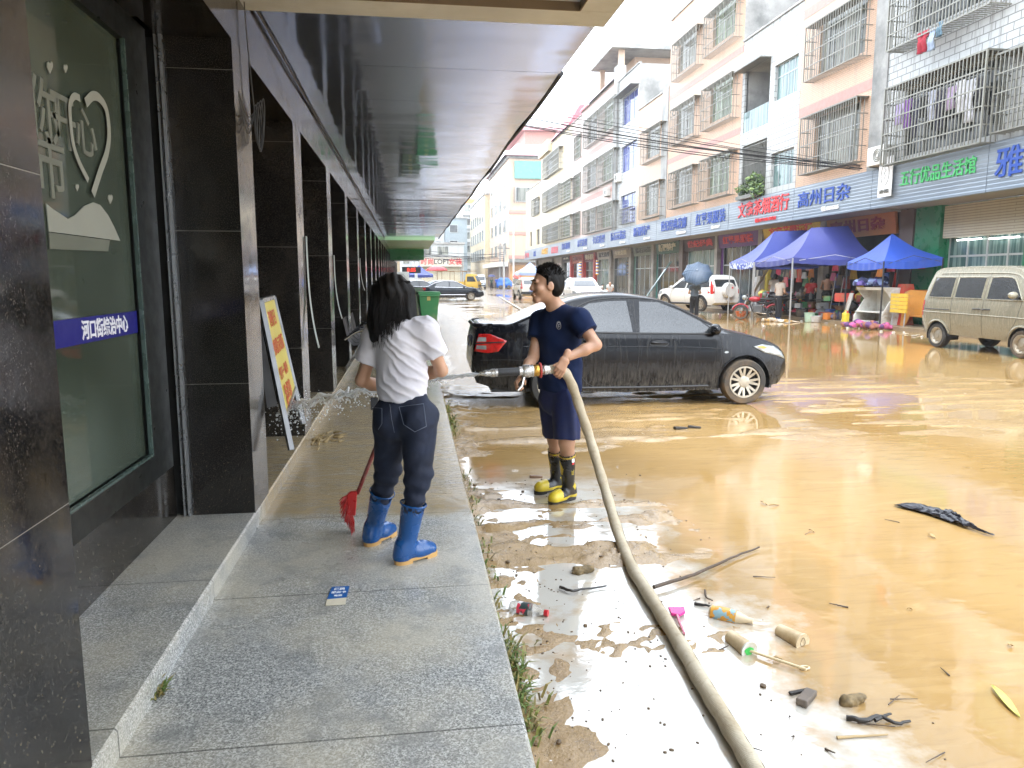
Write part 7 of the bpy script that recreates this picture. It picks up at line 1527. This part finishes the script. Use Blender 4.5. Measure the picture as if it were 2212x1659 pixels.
for j, (ya, yb, x) in enumerate(((26.3, 28.6, 16.75), (29.3, 31.2, 16.8), (31.6, 33.8, 16.8), (24.4, 26, 16.9))):
    for z in (.42, .77): k = MB(); k.box(x - .5, x + .3, ya, yb, z, z + .02); 
    t = thing('goods_shelf', ['low metal shelf behind the violet tent', 'low metal shelf behind the shirtless man', 'low metal shelf in the mouth of the narrow house', 'low metal shelf under the bright blue tent'][j], 'shelf', (x, (ya + yb) / 2, .12))
    for z in (.42, .77): k = MB(); k.box(x - .5, x + .3, ya, yb, z, z + .02); k.build('shelf_board', STEELD, t)
    for xx in (x - .48, x + .28):
        for yy in (ya + .02, yb - .02): k = MB(); k.bar((xx, yy, .12), (xx, yy, .42), .03); k.build('leg', STEELD, t)
for i in range(46):
    cn, c = gq.choice(GC); y = gq.uniform(24.6, 33.8); x = gq.uniform(16.6, 17.4); z = gq.uniform(1.5, 2.6); h_ = gq.uniform(.25, .6); k = MB(); P = [[(x + .03 * math.sin(u * 3 + i), y + (u / 4 - .5) * .28 * (1 + .2 * v), z - v / 4 * h_) for v in range(5)] for u in range(5)]; k.grid(P); o = k.build('hanging_goods', wmat('stock_' + cn, c)); q = o.modifiers.new('s', 'SOLIDIFY'); q.thickness = .03; tag(o, '%s goods hanging in the open shop mouth behind the tents' % cn, 'hanging goods', 'goods hanging in the open shops')
for i, (x, y) in enumerate(((15.7, 32.6), (15.9, 32.9), (16.0, 33.1), (16.2, 26.9), (16.35, 26.6))):
    k = MB(); k.tube([(x, y, .14), (x + .25, y + .1, 1.7)], .018, 6); tag(k.build('broom_stick', WHITEP), 'pale wooden pole leaning in the open shop mouth', 'pole', 'poles leaning in the open shops')
# floating scraps by the kerb
for i in range(34):
    y = gq.uniform(19, 34); x = gq.uniform(13.2, 15.2) if y > 24 else gq.uniform(14.2, 15.3); F = Field((x - .2, y - .2, -.06), (x + .2, y + .2, .12), .012); F.cap((x - .05, y, .015), (x + gq.uniform(-.05, .08), y + gq.uniform(-.08, .08), .02), gq.uniform(.018, .034), .018, .01)
    tag(sdf_obj('litter_scrap', F, wmat('litter_' + ['white', 'pale', 'grey'][i % 3], [(.62, .62, .6), (.5, .46, .38), (.3, .28, .25)][i % 3]), None), '%s scrap of wet litter floating near the market kerb' % ['white', 'pale', 'grey'][i % 3], 'litter', 'litter floating near the kerb')
# ---------------------------------------------------------------- things on the near side
# leaning yellow board
t = thing('notice_board', 'yellow notice board with red writing leaning in the second arcade bay', 'notice board', (-1.1, 5.6, .22))
a0, a1 = px(566, 648, -1.16), px(594, 640, -1.35); f0 = pz(630, 975, .23); e0 = Vector((-1.20, 6.55, .23))
top0 = py(563, 650, 5.52); top1 = py(590, 642, 6.25); bot0 = py(629, 972, 5.22); bot1 = py(655, 916, 5.95)
def bp(u, v): return top0.lerp(top1, u).lerp(bot0.lerp(bot1, u), v)
nb = (bp(1, 0) - bp(0, 0)).cross(bp(0, 1) - bp(0, 0)).normalized()
if nb.x < 0: nb = -nb
YB = mat('yellow_notice', (.60, .50, .10), .4, vs=2, dirt=(.5, .42, .16)); REDL = mat('faded_red_letter', (.48, .10, .03), .5)
m = MB(); m.prism([bp(0.02, .02) + nb * .006, bp(.98, .02) + nb * .006, bp(.98, .72) + nb * .006, bp(.02, .78) + nb * .006], -nb * .012); bd = m.build('board', YB, t)
for u in (0, 1): m = MB(); m.bar(bp(u, -.0), bp(u, 1), .035, .03); m.build('leg', mat('grey_leg', (.16, .16, .16), .4, metal=.6), t)
for v in (.0, .75): m = MB(); m.bar(bp(0, v + .03 * (v > 0)), bp(1, v - .03 * (v > 0)), .03); m.build('crossbar', alum, t)
m = MB(); m.prism([bp(0.0, 0) - nb * .03, bp(.0, .7) - nb * .03, bp(.0, .7) - nb * .1, bp(0, 0) - nb * .06], Vector((0, -.01, 0))); m.build('side_fold', mat('grey_leg', (.16, .16, .16), .4, metal=.6), t)
rv, dv = (bp(1, .4) - bp(0, .4)), (bp(.5, 1) - bp(.5, 0)); rn = rv.normalized(); un = nb.cross(rn).normalized()
if un.z < 0: un = -un
for tx, v, h, w in (('和好日', .15, .13, .5), ('内网投示范街', .345, .12, .82), ('请下一部分', .53, .09, .6), ('先提高', .67, .12, .5), ('生三用', .745, .10, .5)):
    n = len(tx); text_mb(tx, h, frame_m(bp(.5, v) + nb * .007, rn, un), .001, .003, sx=rv.length * w / (h * n)).build('lettering', REDL, bd)
# green wheeled bins
def bin_(label, loc, rz, c, H=1.15):
    t = thing('wheeled_bin', label, 'bin', loc, rz, 'wheeled bins on the roadside'); m_ = mat('bin_' + label[:4], c, .4, vs=2, dirt=(.3, .27, .16)); k = MB(); b, w = .27, .36
    k.add([(-b, -b, .12), (b, -b, .12), (b, b, .12), (-b, b, .12), (-w, -w, H - .1), (w, -w, H - .1), (w, w, H - .1), (-w, w, H - .1)], [(3, 2, 1, 0), (0, 1, 5, 4), (1, 2, 6, 5), (2, 3, 7, 6), (3, 0, 4, 7), (4, 5, 6, 7)]); k.build('bin_body', m_, t, local=True, bevel=.03)
    k = MB(); k.cbox((0, 0, H - .07), (.8, .8, .06)); k.cbox((0, .0, H - .02), (.74, .76, .05)); k.cbox((0, -.40, H - .13), (.7, .05, .06)); k.build('lid', m_, t, local=True, bevel=.015)
    for s in (-1, 1): k = MB(); k.lathe([(.1, -.03), (.12, 0), (.1, .03)], Matrix.Translation((s * .27, .30, .12)) @ Matrix.Rotation(PI / 2, 4, 'Y'), 16); k.build('wheel', TYRE, t, local=True)
    k = MB(); k.cbox((-.02, -.355, .93), (.12, .01, .16)); k.build('sticker', mat('yellow_sticker', (.5, .42, .12), .5, vs=20), t, local=True); k = MB(); k.tube([(-.3, .42, H - .08), (.3, .42, H - .08)], .02, 6); k.build('grab_rail', m_, t, local=True); return t
bin_('green wheeled bin standing at the end of the pavement behind the woman', (.70, 26.3, .03), R(6), (.03, .22, .07)); bin_('dull olive wheeled bin half hidden behind the green bin', (.15, 29.0, .12), R(10), (.10, .15, .09))
# steel waiting chairs inside the fourth bay
t = thing('waiting_bench', 'row of chromed steel waiting seats pushed against the arcade', 'bench', (-.85, 11.5, .22)); 
for i in range(4):
    y = 11.9 + i * .55; k = MB(); k.grid([[(x, yy, .22 + z) for yy in (y - .24, y + .24)] for x, z in ((-.45, .40), (-.55, .42), (-.85, .40), (-.93, .48), (-1.0, .82))]); k.build('seat', mat('black_seat', (.012, .012, .013), .6), t, smooth=60)
    for yy in (y - .26, y + .26): k = MB(); k.tube(spline([(-.98, yy, .72), (-.75, yy, .85), (-.45, yy, .84), (-.40, yy, .72), (-.55, yy, .62)], 4), .022, 8); k.build('armrest', CHROME, t, smooth=60)
for y in (12.0, 13.5): k = MB(); k.bar((-.5, y, .23), (-.75, y, .62), .04); k.bar((-1.0, y, .23), (-.75, y, .62), .04); k.build('leg', CHROME, t)
k = MB(); k.bar((-.75, 11.7, .6), (-.75, 13.8, .6), .05); k.build('beam', CHROME, t)
# peeling pale strips on the pier edges
for i, (Y, za, zb) in enumerate(((7.36, 2.05, .98), (10.04, 1.95, 1.12), (15.55, 2.05, 1.4))):
    k = MB(); P = []
    for j in range(14): q = j / 13; cu = .13 * q ** 3; P.append([(FX + .012 + cu * .55, Y - .02 + cu * .5, za + (zb - za) * q), (FX + .012 + cu * .55, Y + .055 + cu * .6, za + (zb - za) * q)])
    k.grid(P); o = k.build('peeling_strip', mat('pale_edge_strip', (.45, .5, .47), .4), smooth=60); q = o.modifiers.new('s', 'SOLIDIFY'); q.thickness = .006; tag(o, ['pale edge strip peeling off the pier behind the yellow board', 'pale edge strip peeling off the pier just left of the head of the woman', 'short pale edge strip on a far pier'][i], 'edge strip', 'peeling strips on the piers')
# dangling cable and its coil on the first pier
k = MB(); k.tube(spline([(FX + .02, 4.9, 3.4), (FX + .025, 4.92, 3.1), (FX + .03, 4.98, 2.82), (FX + .03, 5.02, 2.7)]), .004, 5)
for i in range(4): k.tube([(FX + .035 + .01 * i, 5.06 + (.09 + .01 * i) * math.cos(a), 2.62 + (.12 + .02 * i) * math.sin(a + .3 * i)) for a in np.linspace(0, 2 * PI, 18)], .0035, 5)
for i in range(3): k.tube(spline([(FX + .02, 4.62, 2.72 - .02 * i), (FX + .03, 4.78, 2.62 - .05 * i), (FX + .03, 4.95, 2.66 - .02 * i), (FX + .03, 5.03, 2.7)]), .0035, 5)
tag(k.build('hanging_cable', mat('grey_cable', (.06, .06, .06), .6), smooth=60), 'thin cable hanging from the soffit and coiled on the first full pier', 'cable')
k = MB(); k.tube([(FX + .02 + .006 * math.sin(i * 1.3), 5.08 + i * 1.0, 3.385 + .006 * math.cos(i * 2.1)) for i in range(46)], .008, 5); tag(k.build('ceiling_cable', mat('grey_cable', (.06, .06, .06), .6)), 'thin cable run along the corner of soffit and lintel', 'cable')
# far end of the arcade: air conditioner and a red LED sign
t = thing('air_conditioner', 'white air conditioner box at the end of the arcade', 'air conditioner', (-.4, 70, 1.3)); k = MB(); k.box(-.95, .15, 69.6, 70, 1.2, 2.2); k.build('casing', mat('aircon_white', (.62, .62, .58), .5), t, bevel=.03); k = MB(); k.tube([(-.5 + .28 * math.cos(a), 69.58, 1.7 + .28 * math.sin(a)) for a in np.linspace(0, 2 * PI, 16)], .02, 4); k.build('fan_grille', STEELD, t)
led = NT('red_led'); led.set(Base_Color=(.3, 0, 0), Emission_Color=(1, .06, .03), Emission_Strength=.8); t = thing('led_sign', 'small black sign with glowing red figures under the green canopies', 'sign', (.3, 73, 2.4)); k = MB(); k.box(-.5, 1.3, 73, 73.1, 2.1, 2.7); k.build('case', BLKP, t); text_mb('0.05', .5, frame_m((.4, 72.98, 2.4), (1, 0, 0), (0, 0, 1)), .01, .01).build('lettering', led.m, t)
# card on the pavement
t = thing('leaflet', 'blue and cream card lying on the granite pavement', 'leaflet', pz(728, 1290, .122)); C4 = [pz(x, y, .1235) for x, y in ((703, 1309), (746, 1306), (755, 1266), (713, 1268))]
def cpt(u, v): return C4[0].lerp(C4[1], u).lerp(C4[3].lerp(C4[2], u), v)
k = MB(); k.prism([cpt(0, .0), cpt(1, 0), cpt(.98, .36), cpt(0, .33)], (0, 0, .0015)); k.build('cream_half', mat('cream_paper', (.55, .5, .38), .7), t); k = MB(); k.prism([cpt(0, .332), cpt(.98, .362), cpt(1, 1), cpt(.1, .98)], (0, 0, .002)); bh = k.build('blue_half', mat('blue_print', (.01, .10, .33), .4), t)
rr_, uu_ = cpt(1, .6) - cpt(0, .6), cpt(.5, 1) - cpt(.5, .3)
for tx, v, h in (('便民', .84, .028), ('服务卡', .66, .024), ('电话', .48, .02)): text_mb(tx, h, frame_m(cpt(.52, v) + Vector((0, 0, .0022)), rr_, (0, 0, 1) if 0 else Vector((0, 0, 1)).cross(rr_)), .0004, .0008).build('lettering', SW, bh)
# ---------------------------------------------------------------- litter on the wet road
BARK = mat('wet_bark', (.06, .035, .018), .5, var=.4, vs=20, bump=.5, bs=60); DBARK = mat('black_wet_wood', (.018, .014, .011), .35, var=.4, vs=20)
def stick(label, pts, r, m=BARK, name='stick', group='sticks and twigs on the muddy road'):
    k = MB(); P = spline(pts, 6) if len(pts) > 2 else [Vector(pts[0]).lerp(Vector(pts[1]), i / 8) for i in range(9)]; k.tube([p + Vector((0, 0, rj.gauss(0, r * .12))) for p in P], [r * (1 - .55 * i / len(P)) for i in range(len(P))], 7); o = k.build(name, m, smooth=60); return tag(o, label, 'stick', group)
stick('long thin branch propped on the fire hose', [pz(1412, 1268, .03), pz(1500, 1240, .03), pz(1580, 1205, .02), pz(1640, 1182, .02)], .011)
stick('crooked black twig in the brown water at the lower right', [pz(1828, 1549, .012), pz(1868, 1556, .015), pz(1900, 1547, .02), pz(1935, 1562, .012), pz(1966, 1557, .012)], .011, DBARK); stick('short side twig of the crooked black twig', [pz(1890, 1556, .015), pz(1912, 1546, .02), pz(1925, 1541, .02)], .008, DBARK)
stick('pale straight stick near the bottom right', [pz(1808, 1593, .006), pz(1918, 1587, .006)], .006, mat('pale_wood', (.38, .27, .13), .6)); stick('dark flat splinter right of the printed bottle', [pz(1500, 1303, .01), pz(1540, 1310, .01)], .009, DBARK)
stick('black twig crossing the white reflections left of the hose', [pz(1210, 1268, .015), pz(1235, 1276, .02), pz(1262, 1272, .015), pz(1310, 1266, .01)], .009, DBARK); stick('thin bent reed near the long branch', [pz(1523, 1275, .01), pz(1526, 1290, .02), pz(1540, 1297, .01)], .006)
for i in range(16):
    x, y = rj.uniform(1330, 2150), rj.uniform(960, 1640); 
    if x < 1106 + (y - 829) * .75: x += 250
    p = pz(min(x, 2150), y, .004); q = p + Vector((rj.uniform(-.12, .12), rj.uniform(-.06, .06), .006)); stick('tiny twig scattered in the brown water', [p, q], rj.uniform(.002, .0045), BARK)
def chunk(label, x, y, s, m, name='wood_chunk', rz=.5, cat='wood'):
    p = pz(x, y, .0); k = MB(); k.T = Matrix.Translation(p + Vector((0, 0, s[2] * .35))) @ Matrix.Rotation(rz, 4, 'Z') @ Matrix.Rotation(.1, 4, 'Y'); k.cbox((0, 0, 0), s); return tag(k.build(name, m, bevel=.006), label, cat)
chunk('broken grey plank end in the water', 1742, 1512, (.13, .045, .03), mat('grey_wood', (.14, .11, .085), .6, vs=12, var=.4), rz=.75); chunk('black splinter beside the grey plank end', 1725, 1496, (.10, .02, .012), DBARK, rz=.3)
chunk('small dark block of wood before the black saloon', 1470, 927, (.16, .05, .03), DBARK, rz=.2); chunk('second dark slat before the black saloon', 1500, 925, (.14, .04, .03), DBARK, rz=-.3); chunk('brown cardboard tube lying behind the boots of the man', 1158, 1032, (.11, .03, .025), mat('wet_card', (.16, .09, .05), .5), 'tube', 0, 'tube')
def stone(label, x, y, s): 
    p = pz(x, y, 0); F = Field(p - Vector((.12, .12, .06)), p + Vector((.12, .12, .09)), .008); F.cap(p + Vector((-s, 0, .012)), p + Vector((s, .01, .016)), s * .75, s * .6, .02); tag(sdf_obj('stone', F, mat('mossy_stone', (.17, .12, .055), .7, var=.5, vs=30, bump=.6, bs=50), None, disp=lambda v, n: .02 * (fbm(v[:, 0] * 60, v[:, 1] * 60 + v[:, 2] * 50, 4) - .5)), label, 'stone', 'stones in the mud')
stone('lump of honeycombed mud right of the grey plank end', 1845, 1520, .035); stone('flat woven looking stone left of the hose', 1262, 1238, .04); stone('small muddy lump near the man', 1030, 1320 - 50, .02)
# bottles and cups
PET = NT('clear_bottle'); PET.set(Base_Color=(.8, .8, .76), Roughness=.12, Transmission_Weight=.75, IOR=1.2, Alpha=.6); PET = PET.m
def lay(p, d, r): d = Vector(d); d.z = 0; return Matrix.Translation(Vector(p) + Vector((0, 0, r * .6))) @ d.normalized().to_track_quat('Z', 'Y').to_matrix().to_4x4()
def bottle(label, a, b, r, labm, capm=None, bodym=PET, lab=(.15, .5)):
    a, b = pz(*a, 0), pz(*b, 0); L = (b - a).length; t = thing('plastic_bottle', label, 'bottle', a, 0, 'plastic bottles on the muddy road'); M = lay(a, b - a, r * .8); k = MB()
    k.lathe([(.001, .006), (r * .8, 0), (r, .02), (r, L * .22), (r * .95, L * .25), (r, L * .28), (r, L * .55), (r * .9, L * .66), (r * .42, L * .86), (r * .38, L * .98), (.001, L * .98)], M, 24, False); k.build('bottle_body', bodym, t, smooth=40)
    k = MB(); k.lathe([(r * 1.012, L * lab[0]), (r * 1.012, L * lab[1])], M, 24, False); lb = k.build('wrapper', labm, t, smooth=60)
    if capm: k = MB(); k.lathe([(r * .42, L * .9), (r * .46, L * .91), (r * .46, L), (.001, L)], M, 18, False); k.build('cap', capm, t, smooth=40)
    return M, L, lb
def m_label(name, cols, sc=(1, 1, 18)):
    t = NT(name); s = t.noise(t.pos((28, 28, 28)), 1, 3); c = cols[0]
    for i, cc in enumerate(cols[1:]): c = t.mix(t.math('GREATER_THAN', t.noise(t.pos((22, 22, 22), loc=(i * 5.1, i, 0)), 1, 2), .52), c, cc)
    return t.set(Base_Color=c, Roughness=.35)
bottle('clear bottle with a red and white wrapper and red cap lying by the weeds', (1103, 1318), (1184, 1332), .036, m_label('red_white_label', [(.55, .53, .52), (.5, .03, .06), (.03, .05, .05)]), mat('red_cap', (.5, .02, .03), .3), lab=(.22, .52))
M, L, lb = bottle('cloudy bottle with an orange and blue printed wrapper floating beside the hose', (1533, 1328), (1628, 1350), .036, m_label('orange_blue_label', [(.60, .27, .03), (.25, .40, .45), (.62, .33, .06)]), None, mat('cloudy_plastic', (.55, .45, .30), .3, vs=9), lab=(.05, .62))
def cup(label, a, b, r0, r1, m, lidm, deco):
    a, b = pz(*a, 0), pz(*b, 0); L = (b - a).length; t = thing('drink_cup', label, 'cup', a, 0, 'paper drink cups in the water'); M = lay(a, b - a, r0 * .85); k = MB(); k.lathe([(.001, 0), (r0, 0), (r0, .004), (r1, L)], M, 26, False); k.build('cup_body', m, t, smooth=40); k = MB(); k.lathe([(r1, L), (r1 * 1.05, L), (r1 * 1.05, L + .008), (.001, L + .004)], M, 26, False); l = k.build('lid', lidm, t, smooth=40); deco(M, L, r1, l); return t
def dgreen(M, L, r, l):
    k = MB(); k.T = M; k.prism([(r * .55 * math.cos(a) * (1 + .2 * math.sin(3 * a)) - .004, r * .5 * math.sin(a), L + .0085) for a in np.linspace(0, 2 * PI, 22, endpoint=False)], (0, 0, .001)); k.build('green_print', mat('green_print', (.05, .42, .08), .5, vs=30, var=.4), l)
    k = MB(); k.tube([M @ Vector((0, 0, L)), pz(1742, 1446, .02)], .0065, 8); k.build('straw', mat('cream_straw', (.62, .5, .30), .4), l); k = MB(); c_ = pz(1738, 1442, .006); k.tube([c_ + Vector((.02 * math.cos(a), .013 * math.sin(a), 0)) for a in np.linspace(0, 2 * PI, 16)], .004, 6); tag(k.build('ring_pull', mat('cream_straw', (.62, .5, .30), .4)), 'pale plastic ring at the end of the straw', 'ring')
def ddrop(M, L, r, l):
    k = MB(); k.T = M; k.tube([(r * .35 * math.sin(a) * (1 - .4 * math.cos(a)), r * .5 * math.cos(a) + .005, L + .0085) for a in np.linspace(0, 2 * PI, 22)], .001, 4); k.build('leaf_outline', BARK, l)
CUPM = mat('muddy_paper_cup', (.58, .46, .28), .5, vs=9, dirt=(.28, .18, .08)); LID = mat('cream_lid', (.60, .50, .33), .45, vs=14, dirt=(.3, .2, .1))
cup('muddy cream paper cup with a green print and a straw', (1577, 1382), (1617, 1412), .030, .040, CUPM, mat('white_lid', (.6, .6, .54), .4, vs=16, dirt=(.35, .25, .13)), dgreen); cup('plain muddy cream paper cup right of the cup with the straw', (1683, 1368), (1731, 1394), .030, .040, CUPM, LID, ddrop)
t = thing('razor', 'bright pink plastic razor lying against the hose', 'razor', pz(1462, 1325, 0)); PK = mat('pink_plastic', (.62, .02, .22), .3, var=.1); k = MB(); q = [pz(x, y, .012) for x, y in ((1443, 1316), (1478, 1316), (1480, 1326), (1468, 1333), (1450, 1330))]; k.prism(q, (0, 0, .014)); k.build('head', PK, t, bevel=.003); k = MB(); k.tube([pz(1463, 1330, .02), pz(1468, 1345, .02), pz(1478, 1368, .01)], [.008, .007, .006], 8); k.build('handle', mat('pale_pink_plastic', (.6, .2, .28), .3), t, smooth=60)
# crumpled dark plastic sheet, leaves
c0 = pz(2050, 1122, .0); u_ = (pz(2160, 1155, 0) - pz(1948, 1090, 0)); Lr = u_.length; u_.normalize(); w_ = Vector((-u_.y, u_.x, 0)); k = MB(); P = []
for i in range(60):
    r = []
    for j in range(22):
        u, v = i / 59, j / 21 - .5; wd = (.17 * math.sin(PI * min(1, u * 1.1 + .12)) ** .6 + .03) * (1 - .45 * u); a = c0 + u_ * (u - .5) * Lr + w_ * (v * wd + .05 * math.sin(u * 5) - .03); hgt = .012 + .045 * abs(float(fbm(np.array(u * 9.), np.array(v * 7.), 4, 3)) - .45) * 2 * math.sin(PI * u) ** .5; r.append(a + Vector((0, 0, hgt)))
    P.append(r)
k.grid(P); o = k.build('plastic_sheet', mat('black_wet_plastic', (.018, .018, .024), .2, var=.4, vs=30), smooth=40); q = o.modifiers.new('s', 'SOLIDIFY'); q.thickness = .004; tag(o, 'crumpled black plastic sheet in the brown water on the right', 'plastic sheet')
def leaf(label, a, b, w, m):
    a, b = pz(*a, .008), pz(*b, .008); d = b - a; n = Vector((-d.y, d.x, 0)).normalized(); k = MB(); k.grid([[a + d * t + n * s * w * math.sin(PI * min(.98, t * .95 + .03)) ** .8 + Vector((0, 0, .006 * abs(s) + .004 * math.sin(t * 5))) for s in (-1, -.5, 0, .5, 1)] for t in np.linspace(0, 1, 12)]); o = k.build('leaf', m, smooth=60); q = o.modifiers.new('s', 'SOLIDIFY'); q.thickness = .0015; return tag(o, label, 'leaf', 'fallen leaves')
leaf('pale green willow leaf at the lower right edge', (2142, 1482), (2203, 1549), .017, mat('pale_leaf', (.42, .42, .10), .5, vs=25)); 
for i in range(7): x, y = rj.uniform(1500, 2190), rj.uniform(1080, 1630); leaf('small pale leaf scrap on the brown water', (x, y), (x + rj.uniform(10, 22), y + rj.uniform(-8, 8)), rj.uniform(.006, .014), mat('dead_leaf', (.30, .2, .08), .6, vs=25))
# weeds in the kerb joint and a tuft by the step
WEED = [mat('weed_%s' % n, c, .5, var=.35, vs=20) for n, c in (('olive', (.15, .16, .03)), ('green', (.09, .14, .025)), ('dry', (.24, .19, .06)))]; k = MB(); wr = random.Random(4)
def blade(mb, p, h, d):
    s = Vector((-d.y, d.x, 0)).normalized() * wr.uniform(.0025, .006); mb.cur = wr.randrange(3); a, b, c = p, p + d * h * .45 + Vector((0, 0, h * .55)), p + d * h * 1.1 + Vector((0, 0, h * wr.uniform(.35, .8))); mb.add([a - s, a + s, b + s * 1.2, b - s * 1.2, c], [(0, 1, 2, 3), (3, 2, 4)])
for y0, y1, n, hh in ((2.6, 3.25, 190, .06), (2.35, 2.62, 40, .045), (1.6, 2.3, 40, .04), (3.3, 4.4, 60, .05), (4.4, 6.2, 70, .05), (7.6, 9.4, 200, .09)):
    for _ in range(n):
        y = wr.uniform(y0, y1); x = kerb_x(y) + abs(wr.gauss(.01, .045)); a = wr.uniform(0, 2 * PI); blade(k, Vector((x, y, float(mud_h(np.array(x), np.array(y))) + .002)), wr.uniform(.4, 1.3) * hh, Vector((math.cos(a) * .7 + .4, math.sin(a), 0)))
o = k.build('weeds', WEED, kind='stuff'); tag(o, 'low green and straw coloured weeds growing along the kerb', 'weeds')
k = MB(); p0 = pz(342, 1500, .121)
for _ in range(46): a = wr.uniform(0, 2 * PI); blade(k, p0 + Vector((wr.gauss(0, .012), wr.gauss(0, .02), 0)), wr.uniform(.03, .06), Vector((math.cos(a), math.sin(a), 0)))
o = k.build('weed_tuft', WEED); tag(o, 'small green weed tuft at the foot of the granite step', 'weed')
# mud crumbs lying in the shallow white strip
k = MB()
for _ in range(420):
    y = wr.uniform(1.7, 6.0); x = kerb_x(y) + .03 + abs(wr.gauss(0, .55)); s = wr.uniform(.001, .006) * (1 + 1.5 * (wr.random() < .06)); z = max(0, float(mud_h(np.array(x), np.array(y)))); k.ball((x, y, z + s * .3), (s * wr.uniform(.8, 1.8), s, s * .7), 3, Matrix.Rotation(wr.uniform(0, 3), 4, 'Z'))
o = k.build('mud_crumbs', mat('dark_mud_crumb', (.10, .06, .025), .5, var=.4, vs=9), smooth=60, kind='stuff'); tag(o, 'dark crumbs of mud strewn over the shallow water by the kerb', 'mud')
# ---------------------------------------------------------------- damp air
t = bpy.data.materials.new('damp_air'); t.use_nodes = True; t.node_tree.nodes.remove(t.node_tree.nodes['Principled BSDF'])
pv = t.node_tree.nodes.new('ShaderNodeVolumePrincipled'); pv.inputs['Density'].default_value = .0008; pv.inputs['Color'].default_value = (.95, .97, 1, 1); pv.inputs['Anisotropy'].default_value = .2
t.node_tree.links.new(pv.outputs[0], t.node_tree.nodes['Material Output'].inputs['Volume'])
m = MB(); m.box(-125, 505, -62, 905, -1.2, 30); m.build('haze', t, kind='stuff')
